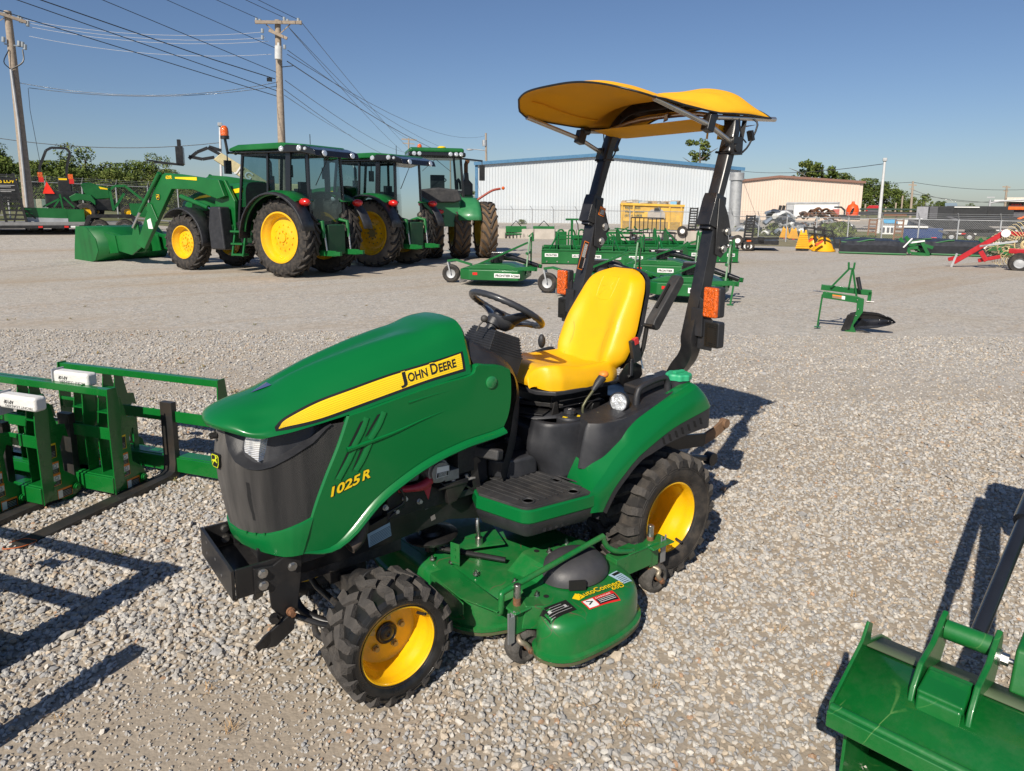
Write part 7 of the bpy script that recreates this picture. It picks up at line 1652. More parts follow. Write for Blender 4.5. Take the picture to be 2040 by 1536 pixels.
for px, py, w, lb, tx in ((1121, 527, 1.35, 'green land plane with three-point mast, leftmost of the three in a row', 'LR2172'), (1204, 531, 1.25, 'green land plane with three-point mast behind the right roll-bar post', 'LR2172'), (1292, 534, 1.4, 'green land plane partly behind the black box blade', 'LR2184')):
    l_, h_, s_ = spot(px, py, -3); grader(lb, nudge(l_, h_, 0, .35), h_, w=w, h=.44, text=tx, ht=.98)
for px, py, w, lb in ((1235, 512, 1.7, 'green box scraper in the back row behind the seat'), (1330, 512, 1.8, 'green box scraper in the back row left of the left roll-bar post'), (1420, 524, 1.7, 'green box scraper with tall mast behind the left roll-bar post')):
    l_, h_, s_ = spot(px, py, 20); grader(lb, nudge(l_, h_, 0, .4), h_, w=w, h=.42, ht=1.05, deep=.8)
# black skid plate attachment among them
l_, h_, s_ = spot(1325, 534, -3); t = thing('attachment_plate', 'black steel attachment plate with white sticker among the green implements', 'attachment', l_, h_)
w = 1.0; mb = MB(); mb.box((0, 0, .30), (w, .06, .48)); mb.beam((-w/2, -.02, .54), (w/2, -.02, .54), .10, .05); mb.box((0, .25, .06), (w, .5, .02)); mb.build('plate', BLK, t, bevel=.01)
mb = MB(); lab(mb, (.03, -.034, .12), (1, 0, 0), .26, .22, '');
for x in (-.38, -.1, .12, .36): mb.box((x, -.075, .52), (.10, .006, .03), 0)
mb.build('sticker', LM, t)
# tall implement with round tine guards at the left of the row
l_, h_, s_ = spot(1132, 500, 10); t = thing('trencher', 'green implement with curved guards and a T-shaped top post in the back row', 'implement', l_, h_)
mb = MB()
for x in (-.45, .0, .42): mb.tube([(x, 0, .05), (x, 0, .7), (x+.05, .05, .85), (x+.22, .1, .85), (x+.3, .12, .6), (x+.3, .12, .1)], .035, 8, smooth=4)
mb.build('guard_tube', GREENF, t, ang=60)
mb = MB(); mb.box((-.3, .15, .45), (.45, .3, .7)); mb.box((.45, .2, .4), (.5, .3, .5)); mb.beam((-.7, -.05, .2), (.9, -.05, .2), .1, .08); mb.beam((-.6, 0, .5), (.8, 0, .55), .05, .05); mb.build('body', GREENF, t, bevel=.02)
mb = MB(); mb.beam((.15, .1, .6), (.15, .1, 1.28), .09, .09, up=(1, 0, 0)); mb.beam((-.12, .1, 1.30), (.42, .1, 1.30), .08, .08); mb.build('top_post', GREENF, t, bevel=.006)
mb = MB(); mb.tube([(.3, .1, 1.3), (.4, .1, 1.1), (.42, .1, .85)], .02, 6); mb.build('hose', BLK, t)
# row of small tillers at the far edge of the lot
for i, (px, w) in enumerate(((958, .9), (1028, 1.25), (1083, 1.3))):
    l_, h_, s_ = spot(px, 475, 0); t = thing('disc_harrow', ['green small harrow at the foot of the concrete wall, leftmost', 'green small harrow with black mast at the foot of the concrete wall, middle', 'green small harrow with black mast at the foot of the concrete wall, rightmost'][i], 'harrow', l_, h_, group='harrows by the concrete wall')
    mb = MB(); mb.box((0, .1, .52), (w*.95, .3, .36)); mb.beam((-w/2, 0, .25), (w/2, 0, .25), .1, .1); mb.build('frame', GREENF, t, bevel=.02)
    mb = MB(); mb.tube([(-w*.3, .1, .6), (0, .1, 1.0), (w*.3, .1, .6)], .03, 6); mb.build('mast', BLK, t)
    mb = MB()
    for k in range(7): x = -w/2+w*k/6; mb.lathe([(0, -.02), (.18, 0), (0, .02)], (x, .05, .18), (1, .2, 0), 12)
    mb.build('discs', mat('dull_steel', (.12, .12, .12), .6), t)
l_, h_, s_ = spot(1225, 483, 0); t = thing('cultivator', 'tangled green cultivator with white knobs in front of the black utility trailer', 'cultivator', l_, h_)
mb = MB(); random.seed(5)
for k in range(26):
    x = random.uniform(-1.5, 1.3); z = random.uniform(.1, .7); mb.beam((x, random.uniform(-.4, .4), z), (x+random.uniform(-.5, .5), random.uniform(-.4, .4), z+random.uniform(-.3, .3)), .06, .06)
mb.beam((-1.6, 0, .5), (1.4, 0, .5), .12, .12); mb.beam((-1.3, .4, .25), (1.4, .4, .25), .1, .1); mb.build('frame', GREENF, t)
# ---- plough standing alone
l_, h_, s_ = spot(1690, 660); s_ *= .98; X = lambda px: (px-1690)*s_; Z = lambda py: (660-py)*s_
t = thing('plough', 'small single-furrow green plough with black mouldboard standing alone on the gravel', 'plough', l_, h_)
mb = MB(); mb.beam((X(1637), .12, Z(582)), (X(1722), .12, Z(588)), .05, .085); mb.beam((X(1641), -.02, Z(594)), (X(1700), -.02, Z(600)), .03, .10); mb.beam((X(1720), .12, Z(586)), (X(1719), .12, Z(606)), .05, .05, up=(1, 0, 0)); mb.build('toolbar', GREENF, t, bevel=.005)
mb = MB()
for a, b in (((1680, 533), (1681, 546)), ((1690, 533), (1689, 546)), ((1681, 546), (1654, 581)), ((1687, 546), (1684, 580)), ((1688, 546), (1699, 600)), ((1680, 545), (1690, 545))): mb.beam((X(a[0]), .06, Z(a[1])), (X(b[0]), .06, Z(b[1])), .028, .028, up=(0, 1, 0))
mb.build('mast', GREENF, t, bevel=.003)
mb = MB(); mb.beam((X(1641), 0, Z(594)), (X(1637), 0, Z(654)), .025, .03, up=(0, 1, 0)); mb.box((X(1637), 0, Z(656)), (.09, .06, .012)); mb.build('parking_stand', GREENF, t)
mb = MB(); mb.prism([(X(1699), Z(594)), (X(1711), Z(598)), (X(1711), Z(622)), (X(1697), Z(648)), (X(1704), Z(662)), (X(1702), Z(670)), (X(1682), Z(658)), (X(1684), Z(650)), (X(1695), Z(645)), (X(1700), Z(620))], (0, -.02, 0), (1, 0, 0), (0, 0, 1), .05); mb.build('shank', GREENF, t, bevel=.006)
mb = MB(); rows = []
for i in range(9):
    t_ = i/8; x = lerp(X(1690), X(1765), t_); r = []
    for j in range(7):
        q = j/6; top = Z(float(np.interp(t_, [0, .2, .6, .9, 1], [627, 622, 622, 629, 636]))); bot = Z(float(np.interp(t_, [0, .3, .6, .9, 1], [655, 654, 650, 642, 637])))
        r.append(Vector((x, .05+.10*(q-.3)**2-.12*t_+.10*sin(q*pi)*1.0, lerp(bot, top, q))))
    rows.append(r)
mb.grid(rows); mb.build('mouldboard', BLKGL, t, solid=.008, ang=60)
mb = MB(); mb.prism([(X(1686), Z(628)), (X(1699), Z(624)), (X(1692), Z(655)), (X(1677), Z(658))], (0, -.06, 0), (1, 0, 0), (0, 0, 1), .01); mb.prism([(X(1700), Z(655)), (X(1737), Z(663)), (X(1715), Z(655))], (0, -.02, 0), (1, 0, 0), (0, 0, 1), .03); mb.build('share', BLK, t)
mb = MB(); mb.cyl((X(1697), 0, Z(559)), (X(1703), -.02, Z(582)), .030, 14); mb.build('manual_tube', BLK, t)
mb = MB(); mb.cyl((X(1624), .1, Z(590)), (X(1640), .05, Z(590)), .010, 8); mb.cyl((X(1715), .1, Z(604)), (X(1728), .08, Z(604)), .012, 8)
for a, b in ((1700, 600), (1703, 617), (1700, 629), (1692, 648), (1686, 656), (1697, 665), (1739, 634), (1753, 635), (1759, 636)): mb.ball((X(a), -.05, Z(b)), .009, 8, 6)
mb.build('hitch_pin', STEEL, t)
mb = MB(); o = (X(1658), -.038, Z(599)); mb.prism([(0, 0), (.13, -.006), (.13, .045), (0, .05)], o, (1, 0, -.05), (0, 0, 1), .004, 1); mb.prism([(0, .035), (.13, .03), (.13, .045), (0, .05)], Vector(o)-Vector((0, .002, 0)), (1, 0, -.05), (0, 0, 1), .004, 2); mb.prism([(.13, -.006), (.175, -.008), (.175, .043), (.13, .045)], o, (1, 0, -.05), (0, 0, 1), .004, 0); mb.build('beam_label', [WHITE, mat('bronze_label', (.25, .16, .10), .5), OST], t)
# ================================================================ the far side of the lot
def mlt(name, a, b_, scale=3., rough=.9, **k): return mat(name, a, rough, var=.2, scale=scale, **k)
GRASS = mat('mown_grass', (.13, .135, .045), .95, var=.3, scale=.4, bump=.3, bscale=8, dirt=(.24, .21, .10), dirt_amt=.8, dscale=.3)
class Px:
    """local frame for far things: x to the right and y away as seen from the lot, z up; sizes follow from the distance"""
    def __init__(s, name, label, cat, px, py, D=None, group=None, off=0.):
        s.px, s.py = px, py; P = dp(px, py, D) if D else gp(px, py); s.D = math.hypot(P.x-CAM.x, P.y-CAM.y); s.s = s.D/F*1.0
        s.t = thing(name, label, cat, tuple(P), heading(P, off), group=group)
    def X(s, px): return (px-s.px)*s.s
    def Z(s, py): return (s.py-py)*s.s
    def box(s, x0, y0, x1, y1, near=0., deep=1., mb=None, bv=0., mi=0):
        mb = mb if mb is not None else MB(); mb.box(((s.X(x0)+s.X(x1))/2, near+deep/2, (s.Z(y0)+s.Z(y1))/2), (abs(s.X(x1)-s.X(x0)), deep, abs(s.Z(y1)-s.Z(y0))), mi); return mb
    def bar(s, a, b, w, y=0., mb=None, mi=0, y2=None):
        mb = mb if mb is not None else MB(); mb.beam((s.X(a[0]), y, s.Z(a[1])), (s.X(b[0]), y if y2 is None else y2, s.Z(b[1])), w, w, up=(0, 1, 0), mi=mi); return mb
    def prism(s, P, near=0., deep=1., mb=None, mi=0):
        mb = mb if mb is not None else MB(); mb.prism([(s.X(a), s.Z(b)) for a, b in P], (0, near+deep/2, 0), (1, 0, 0), (0, 0, 1), deep, mi); return mb
    def wheel(s, px, py, r, y=0., w=.22, name='wheel', rimm=None):
        o = bpy.data.objects.new(name, None); COL.objects.link(o); o.parent = s.t; o.location = (s.X(px), y, s.Z(py)); R = r*s.s
        mb = MB(); mb.lathe([(R*.5, -w*.5), (R*.85, -w*.5), (R, -w*.3), (R, w*.3), (R*.85, w*.5), (R*.5, w*.5)], (0, 0, 0), (0, 1, 0), 24); mb.build('tyre', RUB, o, ang=35)
        mb = MB(); mb.lathe([(R*.55, -w*.45), (R*.4, -w*.3), (0, -w*.35)], (0, 0, 0), (0, 1, 0), 20); mb.build('rim', rimm or GALV, o); return o
# ---- ground that rises towards the left rear, with grass and a road beyond the fence
mb = MB(); rows = []
for D in (23, 26, 30, 35, 40, 44, 47, 60, 90, 160, 400):
    z = float(np.interp(D, [23, 30, 36, 44, 60, 160, 400], [-.03, .35, .75, 1.15, 1.2, 1.0, 0.5])); r = []
    for px in (-900, -500, -200, 0, 200, 330, 450, 620):
        v = ray(px, 413); k = D/math.hypot(v.x, v.y); f = float(np.interp(px, [200, 450, 620], [1, .45, -.02])); r.append(Vector((CAM.x+v.x*k, CAM.y+v.y*k, z*max(f, 0)-(.03 if f <= 0 else 0))))
    rows.append(r)
a_ = MB(); a_.grid(rows[:5], flip=True); a_.build('gravel_rise', GRAV, None, ang=80, kind='structure')
a_ = MB(); a_.grid(rows[4:6], flip=True); a_.grid(rows[6:], flip=True); a_.build('grass_field', GRASS, None, ang=80, kind='structure')
a_ = MB(); a_.grid(rows[5:7], flip=True); a_.build('road', mat('pale_asphalt', (.30, .29, .28), .9, var=.1, scale=2), None, ang=80, kind='structure')
def strip(name, m, x0, x1, D0, D1, z): 
    mb = MB(); r = []
    for D in (D0, D1):
        q = []
        for i in range(5): v = ray(lerp(x0, x1, i/4), 413); k = D/math.hypot(v.x, v.y); q.append(Vector((CAM.x+v.x*k, CAM.y+v.y*k, z)))
        r.append(q)
    mb.grid(r, flip=True); return mb.build(name, m, None, kind='structure')
strip('verge', GRASS, 1380, 2400, 48, 64, .01); strip('pasture', GRASS, 560, 3400, 130, 900, .012); strip('weedy_edge', mat('weedy_gravel', (.22, .19, .11), .95, var=.4, scale=3, bump=.4, bscale=20), 1380, 2500, 36.5, 48, .008)
# ---- concrete kerb wall and the metal buildings
o = Px('retaining_wall', 'low pale concrete block wall along the back of the lot', 'wall', 1230, 478)
for i in range(13): x = 940+i*42; o.box(x, 459, x+41, 480, 0, .5).build('concrete_block', CONC, o.t, bevel=.02)
def ribwall(mb, x0, x1, ztop, zb, y, pitch=.32, mi=0):
    n = int((x1-x0)/pitch); rows = [[], []]
    for i in range(n):
        x = x0+i*pitch
        for dx, dy in ((0, 0), (.05, -.05), (.10, -.05), (.15, 0)):
            rows[0].append(Vector((x+dx, y+dy, zb))); rows[1].append(Vector((x+dx, y+dy, ztop(x+dx))))
    mb.grid(rows, mi); return mb
WALLW = mat('white_sheet_metal', (.52, .56, .59), .45, var=.05, scale=.3, dirt=(.45, .43, .40), dirt_amt=.3, dscale=.6)
WALLT = mat('tan_sheet_metal', (.62, .51, .42), .55, var=.04, scale=.3)
BLUT = mat('blue_trim', (.06, .17, .30), .45)
def metal_building(name, label, px, py, D, xs, wm, tm, deep, off, rib=.32):
    o = Px(name, label, 'building', px, py, D, off=off); X, Z = o.X, o.Z; (xa, ya), (xp, yp), (xb, yb) = xs
    zt = lambda x: float(np.interp(x, [X(xa), X(xp), X(xb)], [Z(ya), Z(yp), Z(yb)]))
    mb = MB(); ribwall(mb, X(xa), X(xb), zt, -1.5, 0, rib); mb.prism([(X(xa), -1.5), (X(xb), -1.5), (X(xb), Z(yb)-.05), (X(xp), Z(yp)-.05), (X(xa), Z(ya)-.05)], (0, deep/2+.06, 0), (1, 0, 0), (0, 0, 1), deep); mb.build('wall', wm, o.t, ang=20)
    mb = MB()
    for a, b in ((xa, xp), (xp, xb)):
        za, zb2 = zt(X(a)), zt(X(b)); rows = [[Vector((X(a)-(.3 if a == xa else 0), y, za+.12)), Vector((X(b)+(.3 if b == xb else 0), y, zb2+.12))] for y in (-.35, deep+.3)]; mb.grid(rows, flip=False)
    mb.build('roof', tm, o.t, solid=.18)
    mb = MB(); mb.beam((X(xa)-.3, -.32, Z(ya)-.02), (X(xp), -.32, Z(yp)-.02), .14, .34); mb.beam((X(xp), -.32, Z(yp)-.02), (X(xb)+.3, -.32, Z(yb)-.02), .14, .34); mb.build('fascia', tm, o.t)
    mb = MB(); mb.beam((X(xa)-.05, -.08, -1.5), (X(xa)-.05, -.08, Z(ya)), .3, .12, up=(0, 1, 0)); mb.build('corner_trim', tm if tm is BLUT else wm, o.t)
    return o
metal_building('metal_building', 'long white ribbed metal building with blue roof trim behind the yellow dumpster', 1200, 450, 78, ((953, 332), (1190, 315), (1458, 341)), WALLW, BLUT, 24, 2)
metal_building('metal_building', 'cream ribbed metal building with brown roof edge on the right', 1580, 436, 118, ((1462, 370), (1552, 360), (1690, 371)), WALLT, mat('brown_trim', (.20, .10, .07), .6), 24, 0, .4)
o = Px('silo_duct', 'grey galvanised round duct tower at the end of the white building', 'duct', 1462, 445, 66); mb = MB(); mb.cyl((0, 0, -1), (0, 0, o.Z(366)), .50, 20); mb.cyl((0, 0, o.Z(366)), (0, 0, o.Z(352)), .62, 20); mb.build('duct', GALV, o.t, ang=40)
# ---- yellow dumpster
o = Px('dumpster', 'dented yellow roll-off dumpster heaped with rubbish before the white building', 'dumpster', 1296, 462, off=4); DY = mat('dumpster_yellow', (.70, .42, .05), .6, var=.12, scale=1.5, dirt=(.25, .13, .05), dirt_amt=.5, dscale=2)
o.prism([(1237, 408), (1358, 411), (1355, 458), (1240, 456)], 0, 2.2).build('container_body', DY, o.t, bevel=.04)
mb = MB(); o.prism([(1238, 441), (1354, 443), (1352, 458), (1242, 456)], -.05, .05, mb); mb.build('painted_lower_shade', mat('shaded_ochre', (.34, .21, .04), .7, var=.2), o.t)  # darker ochre sheet paints shade on the dumpster's lower side
mb = MB()
for x in (1240, 1262, 1330, 1352): o.bar((x, 410), (x, 456), .12, -.05, mb)
o.bar((1237, 409), (1358, 412), .16, -.06, mb); mb.build('container_rib', DY, o.t)
mb = MB(); o.prism([(1289, 437), (1289, 425), (1296, 419), (1316, 419), (1322, 427), (1322, 437)], -.08, .03, mb, 0); o.prism([(1301, 416), (1313, 416), (1313, 424), (1301, 424)], -.10, .03, mb, 1); mb.build('repaint_patch', [mat('grey_patch', (.42, .38, .33), .8), BST], o.t)
mb = MB(); INK = mat('dark_green_ink', (.03, .07, .04), .7)
for k, (tx, w) in enumerate((('Richardson', 29), ('Waste Removal', 37), ('(417) 483-8838', 33))): text_on(mb, tx, (o.X(1245), -.065, o.Z(417.5+k*7.6)), (1, 0, 0), (0, 0, 1), .17, 0, .01, width=w*o.s, bold=.02)
mb.build('lettering', INK, o.t)
mb = MB(); random.seed(11)
for k in range(40): mb.box((o.X(random.uniform(1244, 1350)), random.uniform(.2, 2), o.Z(random.uniform(404, 410))), (random.uniform(.2, .7), random.uniform(.2, .7), random.uniform(.08, .3)), random.choice((0, 0, 1, 2)), rot=random.uniform(0, 3))
mb.build('rubbish', [mat('grey_rubbish', (.4, .39, .37), .8, var=.3), mat('blue_rubbish', (.2, .42, .6), .7), mat('tan_rubbish', (.4, .3, .2), .8)], o.t)
# ---- chain-link fences
def chainm():
    m, n, l, b = nodes('chain_link'); tc = n.new('ShaderNodeTexCoord'); sx = n.new('ShaderNodeSeparateXYZ'); l.new(tc.outputs['Object'], sx.inputs[0]); outs = []
    for op in ('ADD', 'SUBTRACT'):
        a = n.new('ShaderNodeMath'); a.operation = op; l.new(sx.outputs[0], a.inputs[0]); l.new(sx.outputs[2], a.inputs[1]); c = n.new('ShaderNodeMath'); c.operation = 'PINGPONG'; l.new(a.outputs[0], c.inputs[0]); c.inputs[1].default_value = .045
        d = n.new('ShaderNodeMath'); d.operation = 'LESS_THAN'; l.new(c.outputs[0], d.inputs[0]); d.inputs[1].default_value = .0042; outs.append(d.outputs[0])
    mx = n.new('ShaderNodeMath'); mx.operation = 'MAXIMUM'; l.new(outs[0], mx.inputs[0]); l.new(outs[1], mx.inputs[1]); l.new(mx.outputs[0], b.inputs['Alpha']); b.inputs['Base Color'].default_value = (.3, .31, .31, 1); b.inputs['Roughness'].default_value = .6; return m
CHAIN = chainm()
def fence(label, pts, h, posts, barb=False, z0=None):
    """pts: (px, D, ground z) of the line's ends"""
    a, b = [Vector((*[getattr(dp(px, 413, D), k) for k in 'xy'], z)) for px, D, z in pts]; d = b-a; L = d.length
    t = thing('chain_link_fence', label, 'fence', tuple(a), math.atan2(d.y, d.x)); sl = d.z/L
    for i in range(posts+1): x = L*i/posts; mb = MB(); mb.cyl((x, 0, x*sl-.1), (x, 0, h+x*sl+.05), .035, 8); (mb.cyl((x, 0, h+x*sl), (x, -.22, h+.3+x*sl), .02, 6) if barb else 0); mb.build('post', GALV, t)
    mb = MB(); mb.cyl((0, 0, h), (L, 0, h+L*sl), .024, 8); mb.build('top_rail', GALV, t)
    mb = MB(); mb.add([(0, .01, .03), (L, .01, .03+L*sl), (L, .01, h+L*sl), (0, .01, h)], [(0, 1, 2, 3)]); mb.build('mesh', CHAIN, t)
    if barb: mb = MB(); [mb.cyl((0, -.07*k, h+.09*k), (L, -.07*k, h+.09*k+L*sl), .006, 5) for k in (1, 2, 3)]; mb.build('barbed_wire', GALV, t)
fence('galvanised chain-link fence with barbed wire in front of the tree line, behind the trailer', ((-250, 40.5, .98), (560, 47, .55)), 1.95, 12, True)
fence('galvanised chain-link fence before the white building', ((985, 62, 0), (1460, 43, 0)), 1.55, 9, True)
fence('galvanised chain-link fence with angled tops behind the machines on the right', ((1462, 43, 0), (2300, 37, 0)), 1.35, 11, True)
# ---- trees
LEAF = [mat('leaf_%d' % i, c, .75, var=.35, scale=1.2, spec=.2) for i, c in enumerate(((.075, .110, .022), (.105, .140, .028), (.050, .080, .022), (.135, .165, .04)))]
BARK = mat('bark', (.12, .10, .08), .9, bump=.3)
def tree(label, px, py, D, top, w, seed, mi=0, n=1500, gap=.0, trunk=.15, group=None, name='tree', cat='tree'):
    o = Px(name, label, cat, px, py, D, group=group); H = o.Z(top); Wd = w*o.s/2; R = np.random.default_rng(seed)
    mb = MB(); th = H*trunk; mb.tube([(0, 0, -1.2), (.1, 0, th), (.05*Wd, 0, H*.55), (0, 0, H*.85)], [.03*H, .025*H, .014*H, .004*H], 8, smooth=3)
    for k in range(7): a = R.uniform(0, 6.28); z = R.uniform(th, H*.7); mb.tube([(0, 0, z), (Wd*.4*cos(a), Wd*.4*sin(a), z+H*.1), (Wd*.75*cos(a), Wd*.7*sin(a), z+H*.16)], [.012*H, .007*H, .002*H], 5)
    mb.build('trunk', BARK, o.t, ang=60)
    nc = int(26+10*gap); cl = []
    for k in range(nc):
        z = R.uniform(.02, 1); rr = (1-abs(z-.45)**1.6*1.5)*R.uniform(.3, 1) if not gap else R.uniform(.1, 1)*(1-abs(z-.5)); a = R.uniform(0, 6.28); cl.append((Wd*rr*cos(a)*.9, Wd*rr*sin(a)*.8, th+(H-th)*z*.93, Wd*R.uniform(.20, .42)*(.55 if gap else 1)))
    C_ = np.array(cl); idx = R.integers(0, nc, n); d = R.normal(size=(n, 3)); d /= np.linalg.norm(d, axis=1)[:, None]; c = C_[idx, :3]+d*C_[idx, 3:4]*(R.uniform(.3, 1, (n, 1))**.5)*np.array([1, 1, .8]); c[:, 2] = np.clip(c[:, 2], -.3, H)
    u = R.normal(size=(n, 3)); u /= np.linalg.norm(u, axis=1)[:, None]; nn = d*.7+R.normal(size=(n, 3))*.5; v = np.cross(u, nn); v /= np.linalg.norm(v, axis=1)[:, None]; u = np.cross(v, nn); u /= np.linalg.norm(u, axis=1)[:, None]; s_ = (R.uniform(.5, 1.1, (n, 1))*Wd*.080*(1500/n)**.42)
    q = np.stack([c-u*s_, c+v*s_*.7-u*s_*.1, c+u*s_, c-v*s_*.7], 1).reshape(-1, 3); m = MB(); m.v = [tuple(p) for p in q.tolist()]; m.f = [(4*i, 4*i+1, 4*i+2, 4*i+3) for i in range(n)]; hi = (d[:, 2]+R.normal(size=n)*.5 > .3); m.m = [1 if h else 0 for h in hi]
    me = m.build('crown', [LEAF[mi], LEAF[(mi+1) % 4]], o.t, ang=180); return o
TL = [(-60, 318, 120), (10, 315, 70), (50, 348, 90), (100, 342, 90), (150, 338, 80), (178, 312, 85), (215, 345, 70), (255, 342, 80), (290, 336, 60), (312, 322, 60), (338, 350, 60), (-10, 338, 90), (75, 352, 80), (125, 352, 90), (235, 352, 80), (275, 350, 70), (375, 372, 60), (410, 378, 60), (200, 348, 60)]
TW = ['tall', 'broad', 'low rounded', 'dark', 'pale green', 'feathery-topped', 'squat', 'bushy', 'narrow', 'ragged']
for i, (px, top, w) in enumerate(TL):
    nx = ['by the leaning pole', 'behind the small roll-bar tractor', 'behind the loader arm', 'behind the black trailer ramp'][0 if px < 70 else 1 if px < 200 else 2 if px > 270 else 3]
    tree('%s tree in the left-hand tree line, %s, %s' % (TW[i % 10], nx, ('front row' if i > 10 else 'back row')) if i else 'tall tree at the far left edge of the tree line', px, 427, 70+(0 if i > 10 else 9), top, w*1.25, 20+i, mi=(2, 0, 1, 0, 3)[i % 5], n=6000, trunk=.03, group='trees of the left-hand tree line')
for i, (px, py, D, top, w, lb, mi, gp_) in enumerate(((1387, 432, 130, 284, 88, 'airy open-crowned tree rising behind the white building roof', 3, 1), (1600, 430, 150, 330, 90, 'broad airy tree behind the left end of the cream building roof', 3, 1), (1640, 430, 150, 338, 80, 'ragged tree behind the cream building roof, middle one', 0, 1), (1675, 430, 150, 356, 60, 'low dark tree behind the right end of the cream building roof', 2, 0),
    (1708, 430, 130, 372, 50, 'small bright tree beside the corner of the cream building', 1, 0), (1728, 430, 130, 366, 60, 'rounded tree left of the white lamp post', 0, 0), (1755, 430, 130, 372, 60, 'rounded tree behind the white lamp post', 1, 0), (1785, 430, 130, 385, 55, 'lower rounded tree right of the lamp post', 0, 0), (1812, 430, 130, 398, 45, 'small tree by the grey utility pole on the right', 3, 0),
    (1872, 425, 160, 404, 26, 'small green tree above the enclosed trailers', 1, 0), (1932, 425, 160, 408, 16, 'tiny round tree above the enclosed trailers', 0, 0), (1840, 425, 150, 392, 30, 'bare pale tree right of the utility pole', 3, 2), (941, 425, 70, 376, 16, 'dark bush between the dual-wheel tractor and the white building', 0, 0), (530, 425, 80, 395, 70, 'distant tree behind the cab of the left tractor', 0, 0))):
    tree(lb, px, py, D, top, w, 60+i, mi, n=(500 if gp_ == 2 else 3000 if gp_ else 3500), gap=gp_)
# weeds along the right fence
for i, (px, py, w, h) in enumerate(((1480, 468, 40, 18), (1545, 470, 50, 22), (1662, 478, 60, 30), (1690, 482, 40, 26), (1915, 495, 30, 16), (1388, 463, 18, 18), (1500, 470, 30, 14), (1040, 447, 22, 9), (1730, 486, 40, 14))):
    tree(['low weed clump behind the trailer ramps', 'weed clump left of the orange spreaders', 'tall leafy weeds against the fence right of the spreaders', 'second weed clump against the fence by the disc mower', 'small weed clump by the angled fence post', 'leafy weed by the dumpster corner', 'dry weed tuft under the scrap pile', 'weed tuft on the gravel bank before the white building', 'weeds behind the covered disc mower'][i], px, py, None, py-h, w, 90+i, 3, n=350, trunk=.05, name='weed', cat='weeds', group='weeds along the fences')
# ---- utility poles, lamp posts and wires
def pole(label, top, bot, D, r, arms=(), mats=WOODP, name='utility_pole', cat='utility pole'):
    a, b = dp(*bot, D), dp(*top, D); t = thing(name, label, cat, (a.x, a.y, a.z), heading(a)); R_ = Matrix.Rotation(-heading(a), 3, 'Z'); q = R_@(b-a)
    mb = MB(); mb.tube([(0, 0, -2), (0, 0, 0), tuple(q)], [r*1.3, r*1.25, r*.8], 12); mb.build('pole', mats, t, ang=60); return t, q, D/F, a, R_
t, q, s1, a, R_ = pole('tall leaning wooden utility pole at the left edge with grey conduit', (15, 22), (60, 434), 38, .17)
L1 = lambda px, py, y=0.: R_@(dp(px, py, 38)-a)+Vector((0, y, 0))
mb = MB(); mb.beam(L1(-25, 20, -.18), L1(52, 46, -.18), .10, .12); mb.beam(L1(0, 42, -.1), L1(20, 30, -.18), .03, .03); mb.build('cross_arm', WOODP, t)
mb = MB(); mb.tube([L1(22, 140, -.2), L1(36, 240, -.24), L1(56, 436, -.24)], .05, 8); mb.build('conduit', GALV, t)
mb = MB(); mb.tube([L1(18, 100, -.15), L1(8, 125, -.25), L1(22, 140, -.2)], .02, 6, smooth=4); mb.tube([L1(45, 100, -.15), L1(46, 125, -.25), L1(22, 140, -.2)], .03, 6, smooth=4); mb.build('drop_cable', BLK, t)
mb = MB()
for x, y in ((7, 80), (38, 88), (45, 90), (50, 95), (38, 38), (42, 42), (55, 48), (10, 30)): mb.cyl(L1(x, y+5, -.15), L1(x, y-5, -.15), .07, 8)
mb.beam(L1(8, 88, -.1), L1(45, 94, -.1), .05, .05); mb.build('insulator', mat('grey_porcelain', (.3, .33, .35), .3), t)
t, q, s2, a, R_ = pole('wooden utility pole with transformer behind the left cab tractor', (553, 40), (566, 430), 34, .155)
L2 = lambda px, py, y=0.: R_@(dp(px, py, 34)-a)+Vector((0, y, 0))
mb = MB(); mb.beam(L2(508, 46, -.18), L2(600, 47, -.18), .10, .13); mb.beam(L2(536, 62, -.15), L2(572, 80, -.3), .10, .12); mb.beam(L2(530, 50, -.15), L2(553, 70, -.1), .04, .04); mb.beam(L2(578, 50, -.15), L2(556, 70, -.1), .04, .04); mb.build('cross_arm', WOODP, t)
mb = MB(); mb.cyl(L2(555, 121, -.30), L2(555, 95, -.30), .16, 16); mb.cyl(L2(555, 95, -.30), L2(555, 88, -.30), .05, 8); mb.build('transformer', mat('pale_grey_enamel', (.55, .56, .55), .4), t, ang=40)
mb = MB()
for x, y in ((511, 42), (518, 44), (566, 40), (573, 44), (594, 42), (599, 47), (523, 63), (523, 76), (567, 95)): mb.cyl(L2(x, y+4, -.15), L2(x, y-4, -.15), .06, 8)
mb.build('insulator', mat('grey_porcelain', (.3, .33, .35), .3), t)
mb = MB(); mb.beam(L2(556, 135, -.1), L2(584, 132, -.1), .03, .03); mb.box(L2(537, 160, -.2), (.22, .2, .14)); mb.build('cable_box', BLK, t)
